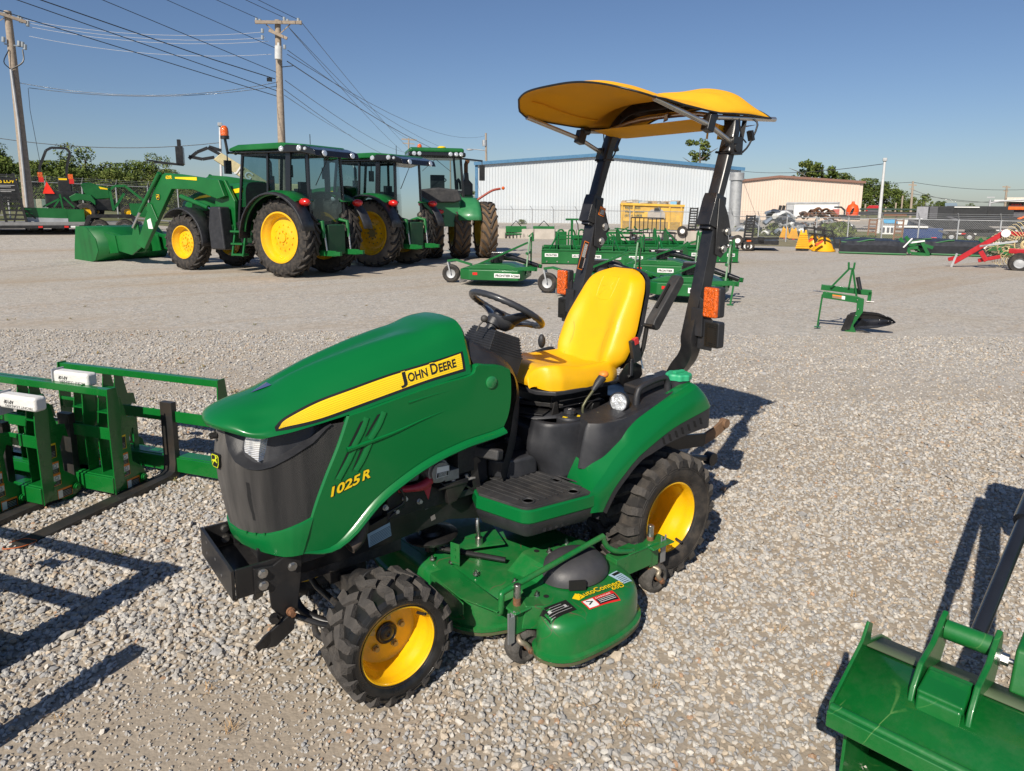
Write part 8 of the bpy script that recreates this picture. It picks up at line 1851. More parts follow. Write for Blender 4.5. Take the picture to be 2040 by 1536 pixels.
for lb, tp, bt, D, r, arm in (('thin distant utility pole with crossarm above the middle tractor', (814, 275), (815, 415), 110, .14, (800, 277, 830, 279)), ('distant utility pole with streetlight left of the white building', (968, 265), (970, 425), 95, .15, None), ('small distant utility pole above the dual-wheel tractor cab', (897, 297), (898, 415), 190, .2, (886, 299, 908, 301)), ('grey utility pole right of the white lamp post', (1819, 361), (1814, 425), 120, .15, (1810, 368, 1826, 369)), ('utility pole above the enclosed trailers at the right', (2006, 370), (2001, 425), 140, .16, (1997, 372, 2013, 373))):
    t, q, s_, a, R_ = pole(lb, tp, bt, D, r); fl = lambda px, py: R_@(dp(px, py, D)-a)
    if arm: mb = MB(); mb.beam(fl(arm[0], arm[1]), fl(arm[2], arm[3]), .15, .18); mb.beam(fl(arm[0]+2, arm[1]+8), fl(arm[2]-4, arm[3]+8), .12, .14); mb.build('cross_arm', WOODP, t)
    else: mb = MB(); mb.tube([fl(968, 300), fl(950, 298), fl(936, 297)], .06, 6); mb.ball(fl(936, 298), .25, sc=(2, 1, .5)); mb.build('street_light', GALV, t, ang=60); mb = MB(); mb.cyl(fl(965, 291), fl(965, 279), .3, 10); mb.build('transformer', GALV, t)
for lb, tp, bt, D, r in (('white steel lamp post behind the orange hopper', (1763, 318), (1752, 432), 60, .10), ('thin white lamp post behind the telehandler boom', (438, 248), (443, 425), 55, .09)):
    t, q, s_, a, R_ = pole(lb, tp, bt, D, r, mats=mat('white_steel', (.6, .6, .6), .5), name='lamp_post', cat='lamp post'); mb = MB(); mb.box(q, (.3, .3, .25)); mb.build('lamp_head', GALV, t, bevel=.04)
def wire(label, pts, r=.012, sag=0., ext=0., m=None):
    P = [dp(*p) for p in pts]
    if ext: P = [P[0]+(P[0]-P[1]).normalized()*ext]+P
    if len(P) == 2 and sag: a, b = P; P = [a.lerp(b, i/12)-Vector((0, 0, 4*sag*(i/12)*(1-i/12))) for i in range(13)]
    t = thing('overhead_wire', label, 'wire', tuple(P[0])); mb = MB(); mb.tube([p-P[0] for p in P], r, 5); mb.build('cable', m or BLK, t, ang=80)
PW = mat('aluminium_wire', (.5, .5, .5), .5)
WR = [('lowest black cable from the upper left to the transformer pole', ((-60, 2, 31), (553, 192, 34)), .016), ('black cable second from the bottom, upper left to the transformer pole', ((35, 0, 31), (555, 182, 34)), .016), ('thick black cable with splice box meeting the transformer pole', ((82, 0, 31), (423, 118, 33.2), (548, 157, 33.8)), .020), ('thin wire from the upper edge to the transformer pole below its crossarm', ((205, 0, 31), (553, 145, 34)), .014), ('thin wire from the upper edge to the transformer', ((333, 0, 32), (547, 95, 34)), .012), ('wire from the upper edge to the left insulator of the crossarm', ((432, 0, 32), (513, 36, 34)), .012), ('wire from the upper edge to the middle insulator of the crossarm', ((490, 0, 32), (568, 36, 34)), .012), ('wire from the upper edge to the right insulator of the crossarm', ((515, 0, 32), (596, 40, 34)), .012)]
for lb, pts, r in WR: wire(lb, pts, r, ext=45)
for i, (y0, y1) in enumerate(((38, 64), (44, 75), (52, 82), (72, 108))): wire(['uppermost', 'second', 'third', 'lowest'][i]+' of the four pale wires between the two big poles', ((40+i*6, y0, 38), (523+i*6, y1, 34)), .008, sag=.35, m=PW)
wire('upper sagging cable between the two big poles', ((38, 165, 38), (556, 163, 34)), .012, sag=.55); wire('lower sagging cable between the two big poles', ((58, 175, 38), (556, 171, 34)), .012, sag=.40); wire('drooping cable hanging beside the leaning pole', ((56, 175, 38), (60, 220, 38), (80, 325, 38)), .010)
for i, (a_, b_, sg_) in enumerate((((597, 40), (830, 310), 1.2), ((578, 58), (800, 300), 1.0), ((573, 100), (900, 300), 2), ((572, 122), (948, 322), 3), ((568, 160), (815, 305), 2), ((566, 178), (800, 318), 2), ((567, 190), (700, 270), .6), ((573, 52), (815, 278), 2), ((572, 108), (968, 270), 5))):
    wire('wire %s from the transformer pole towards the right' % ['on the outer right insulator', 'on the inner right insulator', 'below the crossarm', 'by the transformer, thickest', 'below the transformer', 'beneath the cable box', 'lowest of all', 'ending at the thin distant pole', 'ending at the streetlight pole'][i], ((*a_, 34), (*b_, 100)), .022 if i == 3 else .014, sag=sg_*.3)
for i, (a_, b_) in enumerate((((1440, 335, 130), (1763, 326, 70)), ((1450, 352, 150), (1818, 363, 120)), ((1818, 363, 120), (2120, 372, 150)), ((1818, 386, 120), (2120, 400, 150)), ((-60, 266, 80), (440, 284, 70)), ((1818, 378, 120), (1990, 400, 120)))): wire('faint distant wire %s' % ['left of the white lamp post', 'above the cream building roof', 'above the enclosed trailers, upper', 'above the enclosed trailers, lower', 'across the left sky behind the leaning pole', 'from the right pole down to the signal arm'][i], (a_, b_), .03, sag=.8)
# ---- trailer with the little tractor at the far left
TD = 33
o = Px('flatbed_trailer', 'black tandem-axle flatbed trailer with raised ladder ramp at the far left', 'trailer', 90, 466, TD, off=-6)
mb = o.box(-120, 447, 235, 452, 0, 2.3); mb.build('deck', mat('grey_deck_boards', (.20, .20, .20), .8, var=.2), o.t); mb = MB(); o.box(-120, 452, 235, 457, -.03, .12, mb); o.box(-120, 451, 235, 456, 2.3, .12, mb); mb.build('frame_rail', BLK, o.t)
for px in (66, 104): o.wheel(px, 459, 13, 2.1)
for px in (168, 206): o.wheel(px, 457, 15, .05, .24)
mb = o.prism([(146, 452), (152, 436), (160, 434), (218, 434), (226, 442), (228, 452), (222, 452), (216, 440), (158, 440), (152, 452)], -.12, .35); mb.build('mudguard', BLK, o.t, bevel=.01)
mb = MB(); o.bar((31, 368), (40, 455), .08, .1, mb); o.bar((55, 369), (68, 460), .08, .1, mb)
for k in range(12): y = 372+k*7; o.bar((32+k*.8, y), (56+k*1.1, y+.5), .06, .1, mb)
o.bar((36, 418), (25, 453), .05, .1, mb); o.bar((63, 425), (87, 452), .05, .1, mb, y2=.6); o.bar((57, 420), (47, 456), .05, .1, mb); mb.build('ladder_ramp', BLK, o.t)
mb = MB()
for x in (82, 118, 127, 133): o.box(x, 453, x+6, 456, -.05, .02, mb, mi=(x % 2))
mb.build('reflector_tape', [REDL, WHITE], o.t)
o = Px('compact_tractor', 'small green tractor with folded-up roll bar and red triangle on the flatbed trailer', 'tractor', 165, 449, TD+.6, off=-4)
for px, py, r, y in ((170, 428, 16.5, .5), (233, 427, 11, .5), (180, 426, 15, 1.9), (240, 425, 10, 1.8)): o.wheel(px, py, r, y, .3, rimm=YEL)
o.prism([(148, 402), (158, 396), (180, 398), (186, 408), (186, 416), (178, 409), (164, 407), (152, 410)], .3, .5).build('fender', GREENF, o.t, bevel=.02)
o.prism([(165, 380), (178, 377), (190, 381), (206, 386), (208, 404), (184, 406), (170, 396)], .7, .8).build('bonnet', GREENF, o.t, bevel=.04); o.prism([(192, 384), (205, 387), (205, 389), (194, 388)], .68, .03).build('stripe', YST, o.t)
mb = MB(); [o.bar(*p, .09, 1.0, mb) for p in (((106, 378), (109, 352)), ((109, 352), (120, 326)), ((120, 326), (128, 321)), ((128, 321), (148, 321)), ((148, 321), (154, 327)), ((154, 327), (147, 354)), ((147, 354), (145, 376)))]; mb.build('roll_bar', BLK, o.t)
mb = o.box(132, 373, 152, 396, .9, .5); o.box(112, 392, 160, 420, .8, .6, mb); o.box(180, 405, 215, 425, .7, .6, mb); mb.build('seat_and_body', BLK, o.t, bevel=.05)
o.box(134, 371, 146, 374, .9, .3).build('seat_edge', YST, o.t); o.prism([(117, 377), (127, 397), (110, 397)], .75, .03).build('slow_vehicle_triangle', mat('fluorescent_red', (.95, .03, .01), .5), o.t)
mb = MB(); [o.box(x, y, x+7, y+8, .85, .1, mb, mi=k) for x, y, k in ((105, 362, 0), (148, 364, 0), (106, 370, 1), (149, 372, 1))]; mb.build('rear_lamp', [AMBER, REDL], o.t)
mb = MB(); [o.bar(*p, .10, .4, mb) for p in (((205, 392), (216, 383)), ((216, 383), (232, 382)), ((232, 382), (262, 410)), ((208, 386), (212, 424)), ((230, 395), (214, 420)))]; mb.build('loader_arm', GREENF, o.t); o.prism([(236, 412), (254, 412), (272, 424), (258, 436), (238, 432)], .2, 1.5).build('loader_bucket', GREENF, o.t)
o = Px('grading_blade', 'green box blade with grey cutting edge on the flatbed trailer', 'grading blade', 95, 449, TD+.2, off=-4); o.prism([(64, 420), (123, 422), (124, 440), (66, 438)], .2, .05).build('front_plate', GREENF, o.t); o.prism([(66, 436), (124, 438), (124, 447), (66, 443)], .18, .05).build('cutting_edge', GALV, o.t); o.box(123, 423, 148, 446, .2, 1.2).build('side_plate', GREENF, o.t)
mb = MB(); [o.bar(*p, .06, .5, mb) for p in (((90, 419), (115, 405)), ((115, 398), (118, 424)), ((115, 405), (105, 420)), ((120, 403), (134, 420)))]; mb.build('mast', GREENF, o.t)
o = Px('banner', 'black sale banner with yellow heading tied to the fence at the left edge', 'banner', 10, 441, 40, off=-6); o.box(-60, 372, 34, 408, 0, .03).build('cloth', BST, o.t)
mb = MB(); text_on(mb, 'STORAGE PRICE AS LOW', (o.X(-52), -.02, o.Z(380.5)), (1, 0, 0), (0, 0, 1), .17, 0, .005, width=84*o.s, bold=.03); mb.build('heading', YST, o.t); mb = MB(); [o.box(-50, 384+k*2.4, 28-(k % 3)*5, 385+k*2.4, -.02, .01, mb) for k in range(5)]; text_on(mb, 'FarmTech', (o.X(6), -.02, o.Z(404.5)), (1, 0, 0), (0, 0, 1), .09, 0, .005, width=15*o.s); mb.build('small_print', mat('grey_ink', (.4, .4, .4), .5), o.t); o.prism([(1, 400), (5, 400), (5, 403), (3, 405), (1, 403)], -.03, .02).build('shield', mat('shield_green', (.05, .35, .08), .5), o.t)
o = Px('utility_box', 'pale green electrical cabinets standing in the grass behind the trailer', 'electrical cabinet', 85, 430, 46); [o.box(a, 403, b, 420, 0, .6).build('cabinet', mat('cabinet_green_%d' % k, c, .6), o.t, bevel=.02) for k, (a, b, c) in enumerate(((72, 78, (.10, .16, .12)), (78, 86, (.42, .42, .30)), (86, 93, (.16, .24, .20))))]
# ---- telehandler behind the first cab tractor
o = Px('telehandler', 'cream telescopic handler with raised black fork carriage behind the left cab tractor', 'telehandler', 470, 425, 42); CR = mat('cream_paint', (.55, .48, .28), .5)
o.prism([(452, 318), (438, 330), (540, 400), (560, 388)], 0, .5).build('boom', CR, o.t, bevel=.03); o.box(470, 370, 600, 415, .3, 2).build('body', CR, o.t, bevel=.1)
mb = MB(); text_on(mb, 'JLG', (o.X(474), -.03, o.Z(350)), (.82, 0, -.57), (.57, 0, .82), .42, 0, .01, bold=.02); mb.build('lettering', WHITE, o.t)
mb = MB(); [o.bar(*p, .16, .1, mb) for p in (((452, 322), (430, 310)), ((430, 310), (412, 318)), ((412, 318), (398, 330)), ((440, 326), (420, 330)), ((420, 330), (398, 326)), ((432, 308), (452, 314)))]; mb.build('boom_head', BLK, o.t)
mb = o.box(378, 310, 390, 340, -.4, 1.2); o.box(381, 298, 387, 312, -.2, .4, mb); mb.build('fork_carriage', BLK, o.t, bevel=.02); mb = MB(); o.bar((388, 341), (332, 335), .07, -.3, mb); o.bar((388, 341), (340, 337), .07, .6, mb); mb.build('fork_tine', BLK, o.t)
for px in (500, 585): o.wheel(px, 410, 17, .2, .5)
# ---- utility trailers in the middle distance
o = Px('utility_trailer', 'black utility trailer with tall mesh tailgate before the dumpster', 'trailer', 1312, 488, off=2); mb = MB(); o.bar((1258, 436), (1320, 437), .06, 0, mb); o.bar((1258, 464), (1346, 466), .06, 0, mb)
for x in range(1258, 1324, 8): o.bar((x, 436), (x, 464), .045, 0, mb)
for x in range(1258, 1350, 12): o.bar((x, 464), (x, 480), .05, -.02, mb)
o.bar((1256, 480), (1346, 481), .14, 0, mb); o.bar((1322, 464), (1346, 466), .06, 1.2, mb); mb.build('frame', BLK, o.t); o.box(1258, 477, 1346, 480, 0, 2.2).build('deck', BLK, o.t)
for px in (1263, 1334): o.wheel(px, 476, 8, .5, .25)
mb = MB(); o.box(1276, 476, 1284, 479, -.06, .03, mb); o.box(1338, 478, 1344, 480, -.06, .03, mb, mi=1); mb.build('marker_lamp', [AMBER, REDL], o.t)
def rampt(px, py, sc, label):
    o = Px('equipment_trailer', label, 'trailer', px, py, off=4, group='black trailers with upright ramps'); g = lambda x: px+x*sc; h = lambda y: py-y*sc
    mb = MB(); o.bar((g(-22), h(18)), (g(-19), h(66)), .08, 0, mb); o.bar((g(-8), h(18)), (g(-5), h(66)), .08, 0, mb)
    for k in range(9): o.bar((g(-21.5+k*.3), h(24+k*5)), (g(-7.5+k*.3), h(24+k*5)), .07, 0, mb)
    mb.build('ladder_ramp', BLK, o.t); mb = o.box(g(-24), h(20), g(40), h(12), 0, 2.2); o.box(g(4), h(26), g(14), h(14), 0, .6, mb); o.bar((g(-24), h(22)), (g(40), h(24)), .1, .1, mb); mb.build('deck', BLK, o.t)
    for x in (-18, -11): o.wheel(g(x), h(9), 8.5*sc, -.1, .2, rimm=WHITE)
    o.wheel(g(-34), h(20), 10*sc, -.4, .2, 'spare_wheel', WHITE); mb = o.box(g(-17), h(20), g(-9), h(17), -.05, .03); mb.build('marker_lamp', AMBER, o.t)
rampt(1392, 480, .95, 'black equipment trailer with upright ladder ramp just left of the left roll-bar post'); rampt(1505, 500, 1.0, 'black equipment trailer with upright ladder ramp left of the orange spreaders')
o = Px('hitch_trailer', 'low black trailer end with white tank beside the left roll-bar post', 'trailer', 1462, 497, off=3); o.box(1446, 474, 1470, 488, 0, 1.5).build('body', BLK, o.t, bevel=.05); o.box(1452, 479, 1468, 482, -.05, .3).build('tank', WHITE, o.t, bevel=.05); [o.wheel(x, 490, 7, -.1, .2, rimm=GALV) for x in (1455, 1462)]
# ---- yellow spreaders
OY = mat('spreader_yellow', (.85, .42, .01), .4, coat=.3, var=.06)
for i, (px, py, w, h) in enumerate(((1563, 476, 16, 22), (1580, 478, 16, 22), (1598, 500, 21, 38))):
    o = Px('finger_mower', ['upright orange stacked-finger implement, leftmost of three', 'upright orange stacked-finger implement, middle of three', 'larger upright orange stacked-finger implement beside the yellow cones'][i], 'implement', px, py, off=3, group='orange stacked-finger implements')
    mb = o.prism([(px-w*.5, py-h*.12), (px-w*.24, py-h*1.0), (px-w*.12, py-h*1.0), (px-w*.10, py-h*.86), (px+w*.10, py-h*.86), (px+w*.12, py-h*1.0), (px+w*.24, py-h*1.0), (px+w*.5, py-h*.12)], 0, .2)
    for k in range(8):
        y = py-h*(.16+k*.09); ww = w*(.56-k*.035); o.box(px-ww, y-1.2*h/38, px+ww, y+1.2*h/38, -.05, .3, mb)
    mb.build('fingers', OY, o.t); mb = o.box(px-w*.5, py-h*.12, px+w*.5, py, 0, .5); mb.build('base', BLK, o.t); o.box(px-w*.12, py-h*.10, px+w*.15, py-h*.02, -.1, .05).build('hitch_bit', REDM if i < 2 else BLK, o.t)
for i, (px, py, w, h, lb) in enumerate(((1640, 502, 40, 28, 'yellow cone spreader with black pipe frame, front one'), (1620, 498, 30, 28, 'yellow cone spreader half hidden behind the front cone'))):
    o = Px('cone_spreader', lb, 'spreader', px, py, None, off=0, group='yellow cone spreaders'); R_ = w*o.s/2; H = h*o.s
    mb = MB(); mb.lathe([(R_*1.03, .02), (R_*1.03, .07), (R_, .08), (R_*.42, H*.92), (R_*.40, H), (0, H)], (0, .4, 0), (0, 0, 1), 32); mb.build('cone', OY, o.t, ang=40)
    mb = MB(); [o.bar(*p, .07, -.1, mb) for p in (((px-18, py-40), (px+12, py-38)), ((px-18, py-40), (px-12, py-18)), ((px+12, py-38), (px+18, py-16)), ((px-10, py-30), (px+16, py-28)), ((px-2, py-44), (px+2, py-20)))]; mb.build('pipe_frame', BLK, o.t); o.prism([(px-14, py-14), (px-3, py-22), (px-1, py-19), (px-11, py-11)], -.35, .1).build('red_arrow', mat('orange_sticker2', (.8, .08, .02), .5), o.t)
# ---- covered disc mowers
COV = mat('black_mower_cover', (.022, .024, .030), .42, var=.2, bump=.15, bscale=12)
def discm(px0, px1, py, label, hitch, D=None):
    o = Px('disc_mower', label, 'disc mower', (px0+px1)/2, py, D, off=3, group='disc mowers with black covers'); x0, x1 = o.X(px0), o.X(px1); H = 26*o.s
    rows = []
    for t in np.linspace(0, 1, 13):
        x = lerp(x0, x1, t); hh = H*(.92+.1*sin(t*3)); rows.append([Vector((x, -.05, .05)), Vector((x, -.10, hh*.62)), Vector((x+.05, .05, hh*.92)), Vector((x, .5, hh)), Vector((x, 1.1, hh*.95)), Vector((x, 1.3, .1))])
    mb = MB(); mb.grid(rows); mb.add(rows[0], [tuple(range(6))]); mb.add(rows[-1], [tuple(range(6))[::-1]]); mb.build('cover', COV, o.t, ang=35)
    mb = MB(); mb.tube([rows[k][2]+Vector((0, -.02, -.02-.06*sin(k*.8))) for k in range(0, 7)], .03, 6); mb.tube([r[0]*1 for r in rows], .04, 6); mb.build('frame_edge', GREENF, o.t); mb = MB(); mb.beam((lerp(x0, x1, .35), .06, H*.88), (lerp(x0, x1, .58), .06, H*.88), .01, .05); mb.build('cover_label', mat('tan_print', (.4, .3, .12), .6), o.t)
    if hitch:
        mb = MB(); random.seed(px1)
        for a, b in (((0, 30), (18, 4)), ((10, 32), (30, 8)), ((2, 22), (40, 20)), ((16, 20), (44, 4)), ((20, 4), (48, 2)), ((34, 24), (46, 2)), ((6, 12), (30, 14)), ((28, 22), (52, 14))): o.bar((px1-12+a[0], py-a[1]), (px1-12+b[0], py-b[1]), .12, random.uniform(0, .6), mb)
        mb.build('hitch_frame', GREENF, o.t); mb = MB(); o.bar((px1-6, py-14), (px1+6, py-30), .05, -.1, mb); o.bar((px1+4, py-22), (px1+26, py-26), .06, .1, mb); mb.build('cylinder', WHITE, o.t)
discm(1655, 1760, 503, 'disc mower under black cover behind the first one, hidden end by the cones', False, 36); discm(1684, 1790, 507, 'disc mower under black cover with green hitch frame, nearest the cones', True); discm(1845, 1945, 510, 'disc mower under black cover left of the red rake', True); discm(1800, 1900, 506, 'disc mower under black cover between the two front mowers', False, 37)
# ---- hay rake at the right edge
l_, h_, s_ = spot(1990, 540, -4); o = Px('hay_rake', 'red wheel hay rake with yellow tined wheels at the right edge', 'hay rake', 1990, 536)
TAN = mat('cream_tines', (.68, .56, .30), .5)
mb = MB(); o.bar((1926, 528), (1990, 478), .16, 0, mb); o.bar((1962, 508), (1972, 524), .14, 0, mb); o.bar((1960, 524), (1990, 516), .12, .1, mb); o.bar((1990, 478), (2060, 482), .14, .3, mb); o.bar((2000, 506), (2070, 508), .16, .1, mb); o.bar((1918, 524), (1930, 520), .12, 0, mb); mb.build('frame', REDM, o.t, bevel=.02)
mb = MB(); o.bar((1930, 513), (1924, 536), .06, -.1, mb); o.bar((1960, 500), (2010, 490), .06, -.05, mb); mb.build('parking_jack', GALV, o.t)
mb = MB(); mb.lathe([(0, -.04), (.12, -.03), (.13, .03), (0, .04)], (o.X(1993), -.15, o.Z(478)), (0, 1, 0), 14); mb.build('marker_disc', WHITE, o.t)
for i, (cx_, cy_, R_) in enumerate(((2022, 496, 38), (2058, 494, 42), (1996, 504, 28))):
    mb = MB(); c = Vector((o.X(cx_), .2+.25*i, o.Z(cy_))); r = R_*o.s; mb.lathe([(r*.42, -.02), (r*.46, 0), (r*.42, .02)], c, (.3, 1, 0), 24); mb.lathe([(r*.12, -.03), (r*.22, 0), (r*.12, .03)], c, (.3, 1, 0), 16)
    for k in range(36):
        a = 2*pi*k/36; e = Vector((cos(a), 0, sin(a))); tg = Vector((-sin(a), 0, cos(a))); mb.tube([c+e*r*.42, c+e*r*.80+tg*.03, c+e*r*.96+tg*.10, c+e*r*.98+tg*.18], .009, 4)
    mb.build('tined_wheel', TAN, o.t)
o.wheel(2016, 524, 16, -.25, .3)
# ---- container, hopper, scrap, racks and trailers behind the right fence
o = Px('shipping_container', 'white box container with grey end standing before the cream building', 'container', 1615, 436, 70, off=3); o.box(1573, 408, 1586, 434, 0, 3).build('end_door', GALV, o.t); o.box(1586, 408, 1660, 434, .02, 2.9).build('side_wall', WHITE, o.t); mb = MB(); o.bar((1572, 408), (1661, 407), .14, 0, mb); o.bar((1659, 407), (1659, 434), .14, 0, mb); mb.build('edge_frame', GALV, o.t)
o = Px('orange_hopper', 'bright orange domed hopper with black base beside the cream building corner', 'hopper', 1697, 434, 62); mb = MB(); mb.lathe([(10*o.s, 0), (10.5*o.s, 10*o.s), (8*o.s, 17*o.s), (3*o.s, 20*o.s), (2*o.s, 24*o.s), (0, 24.5*o.s)], (0, 0, .2), (0, 0, 1), 24); mb.build('hopper', mat('hopper_orange', (.85, .09, .01), .5), o.t, ang=60); o.box(1686, 430, 1710, 437, -.5, 1).build('base', BLK, o.t); o.prism([(1693, 426), (1696, 418), (1700, 416), (1698, 424)], -.62, .1).build('black_emblem', BST, o.t)
def heap(name, label, cat, px0, px1, py0, py1, D, n, ms, lens, seed, w=.12):
    o = Px(name, label, cat, (px0+px1)/2, py1, D); R = random.Random(seed); mb = MB()
    for k in range(n):
        t = R.uniform(0, 1); x = lerp(px0, px1, t); top = lerp(py1, py0, sin(pi*min(1, max(0, t)))**.6); y = R.uniform(top, py1); L = R.uniform(*lens)*.5; dx = L*R.uniform(.5, 1); dy = L*R.uniform(-.3, .3)
        a = Vector((o.X(x-dx), R.uniform(-1, 1), o.Z(y+dy+dx*.3*(1 if x < (px0+px1)/2 else -1)))); b = Vector((o.X(x+dx), R.uniform(-1, 1), o.Z(y-dy))); m_ = (a+b)/2+Vector((0, 0, L*o.s*.5)); mb.tube([a, m_, b], w*R.uniform(.5, 1.2), 6, smooth=3, mi=R.randrange(len(ms)))
    mb.build('scrap', ms, o.t, ang=60)
heap('scrap_heap', 'heap of white and dark car bumpers behind the fence', 'scrap', 1480, 1592, 430, 466, 50, 60, [WHITE, mat('dark_scrap', (.05, .06, .08), .4), GALV, mat('bluegrey_scrap', (.18, .22, .28), .4)], (10, 36), 4, .16); heap('scrap_heap', 'tangle of rusty bars before the white container', 'scrap', 1596, 1660, 420, 436, 62, 40, [RUST, mat('brown_scrap', (.12, .06, .04), .8)], (8, 22), 9, .10)
heap('scrap_heap', 'dark bales of crushed wire along the fence', 'scrap', 1596, 1690, 438, 455, 52, 60, [mat('brown_scrap', (.12, .06, .04), .8), GALV, mat('dark_scrap', (.05, .06, .08), .4)], (5, 14), 19, .07)
def rig(name, label, cat, px, py, D, parts, off=0., grp=None):
    o = Px(name, label, cat, px, py, D, off=off, group=grp)
    for nm, m, P, near, deep in parts: o.prism(P, near, deep).build(nm, m, o.t, bevel=.02)
    return o
B4 = lambda x0, y0, x1, y1: [(x0, y0), (x1, y0), (x1, y1), (x0, y1)]
BKT = mat('matt_black_trailer', (.02, .021, .024), .5); GRYP = mat('grey_door', (.30, .30, .33), .5); DGR = mat('dark_grey_panel', (.09, .09, .10), .5)
rig('enclosed_trailer', 'black enclosed cargo trailer with grey rear door, first of the long row', 'trailer', 1850, 437, 60, (('body', BKT, B4(1836, 415, 1885, 437), 0, 5), ('rear_door', GRYP, B4(1831, 416, 1848, 437), -.05, .1), ('side_panel', DGR, B4(1850, 416, 1862, 436), -.06, .1)), grp='enclosed cargo trailers')
rig('enclosed_trailer', 'black enclosed cargo trailer with pale rear door, second of the long row', 'trailer', 1900, 437, 61, (('body', BKT, B4(1888, 415, 1945, 437), 0, 5), ('rear_door', DGR, B4(1868, 416, 1886, 437), -.05, .1), ('roof_strip', WHITE, B4(1888, 416, 1934, 418), -.08, .1)), grp='enclosed cargo trailers')
rig('enclosed_trailer', 'long black enclosed cargo trailer at the right, behind the dump trailers', 'trailer', 1990, 436, 62, (('body', BKT, B4(1950, 416, 2100, 440), 0, 6), ('front_panel', GRYP, B4(1948, 418, 1957, 426), -.1, .1)), grp='enclosed cargo trailers')
def dumpt(px, py, D, w, label):
    o = rig('dump_trailer', label, 'dump trailer', px, py, D, (('tub', BKT, [(px-w*.5, py-34), (px+w*.12, py-33), (px+w*.36, py-20), (px-w*.22, py-18)], .2, 2.4), ('tailgate', DGR, [(px-w*.5, py-33), (px-w*.44, py-33), (px-w*.02, py-10), (px-w*.08, py-9)], 0, .1), ('chassis', BKT, B4(px-w*.3, py-14, px+w*.5, py-8), .3, 2)), grp='black dump trailers')
    for x in (-.05, .12): o.wheel(px+w*x, py-7, 8, .1, .25)
    mb = MB(); [o.box(px-w*.1+k*w*.07, py-13, px-w*.1+(k+1)*w*.07, py-11, .1, .15, mb, mi=k % 2) for k in range(4)]; mb.build('reflector_tape', [REDL, WHITE], o.t)
dumpt(1905, 480, 46, 150, 'black dump trailer with tipped tub, left one behind the fence'); dumpt(1985, 474, 47, 150, 'black dump trailer with tipped tub behind the hay rake')
rig('blue_bin', 'dark blue metal bin trailer with white rails behind the fence', 'bin', 1830, 480, 46, (('bin', mat('dark_blue_paint', (.02, .05, .16), .4), B4(1806, 458, 1864, 478), 0, 2.2), ('white_top', WHITE, B4(1798, 455, 1842, 458), -.1, .3), ('stripes', REDL, B4(1848, 473, 1856, 475), -.05, .05))); rig('appliance_pile', 'white appliance with a blue and white tarpaulin on top, behind the fence', 'appliances', 1780, 480, 47, (('white_cabinet', WHITE, B4(1759, 454, 1780, 469), 0, 1), ('recess', DGR, B4(1761, 457, 1765, 466), -.03, .1), ('recess', DGR, B4(1768, 457, 1772, 466), -.03, .1), ('recess', DGR, B4(1774, 457, 1778, 466), -.03, .1), ('tarpaulin', WHITE, [(1760, 443), (1820, 441), (1826, 453), (1764, 452)], .2, 1.5), ('blue_tarpaulin', mat('blue_tarp', (.08, .35, .6), .6), [(1760, 443), (1782, 442), (1784, 450), (1763, 450)], .1, .2)))
for i, (x, y0, y1) in enumerate(((1736, 440, 482), (1788, 442, 484))):
    o = Px('rack', ['rusty ladder rack behind the fence, left of the white appliance', 'rusty ladder rack in front of the white appliance'][i], 'rack', x, y1, 44, group='rusty ladder racks'); mb = MB(); o.bar((x-6, y0), (x-7, y1), .08, 0, mb); o.bar((x+6, y0), (x+5, y1), .08, 0, mb); [o.bar((x-6, y0+4+k*7), (x+6, y0+4+k*7), .07, 0, mb) for k in range(5)]; mb.build('frame', RUST, o.t)
rig('flatbed_trailer', 'long dark flatbed trailers with rusty beams under the trees', 'trailer', 1780, 434, 70, (('bed', BKT, B4(1716, 424, 1830, 430), 0, 3), ('rail', mat('dark_green_rail', (.02, .05, .04), .6), B4(1726, 418, 1832, 421), 0, .2), ('load', RUST, B4(1765, 428, 1800, 431), -.2, 2), ('pale_slab', CONC, B4(1700, 436, 1826, 439), -1, 2)))
rig('red_pickup', 'red pickup roof showing above the dark trailers', 'pickup truck', 1740, 430, 80, (('cab', REDM, [(1728, 416), (1732, 412), (1746, 412), (1750, 418), (1750, 422), (1727, 422)], 0, 1.8), ('windows', DGR, B4(1730, 417, 1749, 423), -.05, 1.9)))
o = rig('orange_tractor', 'orange tractor with roof canopy cut off by the right edge', 'tractor', 2045, 450, 52, (('roof', mat('tractor_orange', (.80, .15, .02), .4), B4(2018, 420, 2080, 425), 0, 2), ('cab', DGR, B4(2026, 425, 2070, 437), .2, 1.5), ('fender', mat('tractor_orange', (.80, .15, .02), .4), [(2028, 446), (2032, 438), (2042, 434), (2060, 436), (2060, 446)], -.1, .5))); o.wheel(2044, 450, 13, -.2, .5)
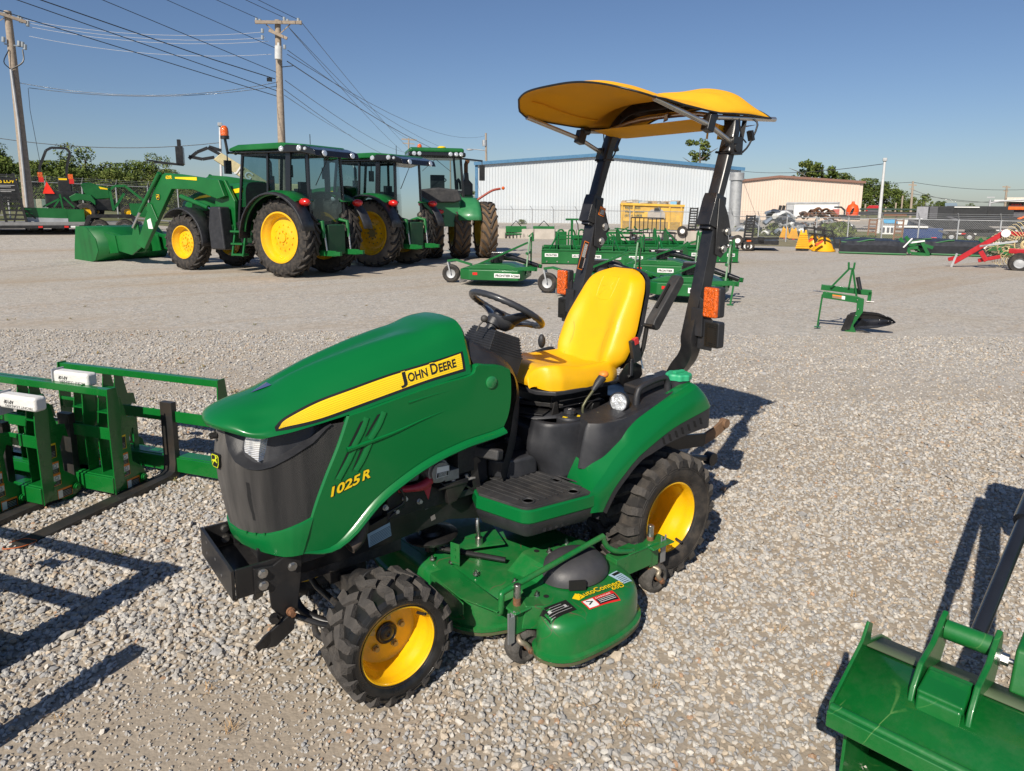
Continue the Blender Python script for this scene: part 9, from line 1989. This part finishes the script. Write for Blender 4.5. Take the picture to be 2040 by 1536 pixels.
o = Px('store_building', 'distant pale shop building with dark sign at the right edge', 'building', 2040, 425, 150); o.box(2014, 400, 2120, 425, 0, 12).build('wall', mat('pale_wall', (.55, .5, .42), .8), o.t); o.box(1999, 404, 2120, 407, -1, 14).build('roof', WHITE, o.t); o.box(2019, 407, 2038, 414, -.3, .2).build('sign_board', mat('dark_red_sign', (.06, .015, .015), .6), o.t); mb = MB(); text_on(mb, 'SHOPS', (o.X(2022), -.35, o.Z(412.3)), (1, 0, 0), (0, 0, 1), .28, 0, .02, width=13*o.s); mb.build('sign_text', REDL, o.t)
t, q, s_, a, R_ = pole('grey traffic signal arm over the road at the right', (1973, 398), (1970, 425), 120, .16, mats=GALV, name='signal_pole', cat='traffic signal'); fl = lambda px, py: R_@(dp(px, py, 120)-a); mb = MB(); mb.tube([fl(1972, 405), fl(1990, 401), fl(2060, 397)], .14, 6); mb.box(fl(1974, 393), (.9, .2, .15)); mb.build('arm', GALV, t)
rig('skid_scraper', 'black steel goose-neck hitch and small red machine by the container', 'machine', 1672, 436, 66, (('red_body', mat('faded_red', (.45, .12, .10), .6), B4(1660, 419, 1671, 430), 0, 1), ('neck', BKT, [(1662, 414), (1674, 414), (1681, 420), (1681, 430), (1678, 430), (1678, 422), (1673, 417), (1662, 417)], 0, .4), ('wheels', BKT, B4(1660, 429, 1684, 436), 0, 1)))
rig('roof_vent', 'grey louvred roof unit seen above the enclosed trailers', 'roof unit', 1894, 413, 110, (('unit', mat('bluegrey_unit', (.16, .22, .28), .6), [(1885, 406), (1902, 406), (1904, 413), (1886, 413)], 0, 2),))
rig('wood_posts', 'row of old grey fence posts under the right-hand trees', 'fence posts', 1790, 431, 75, tuple(('post', WOODP, B4(x, y, x+2.5, 431), 0, .12) for x, y in ((1768, 415), (1783, 408), (1792, 396), (1736, 410))))
o = Px('steel_drum_pair', 'two black upright exhaust pipes on a dark machine before the cream building', 'machine', 1552, 440, 58); o.box(1540, 420, 1575, 436, 0, 2).build('body', DGR, o.t, bevel=.1); mb = MB(); o.bar((1551, 425), (1553, 412), .22, .2, mb); o.bar((1557, 425), (1559, 412), .22, .2, mb); mb.build('pipes', BLK, o.t)
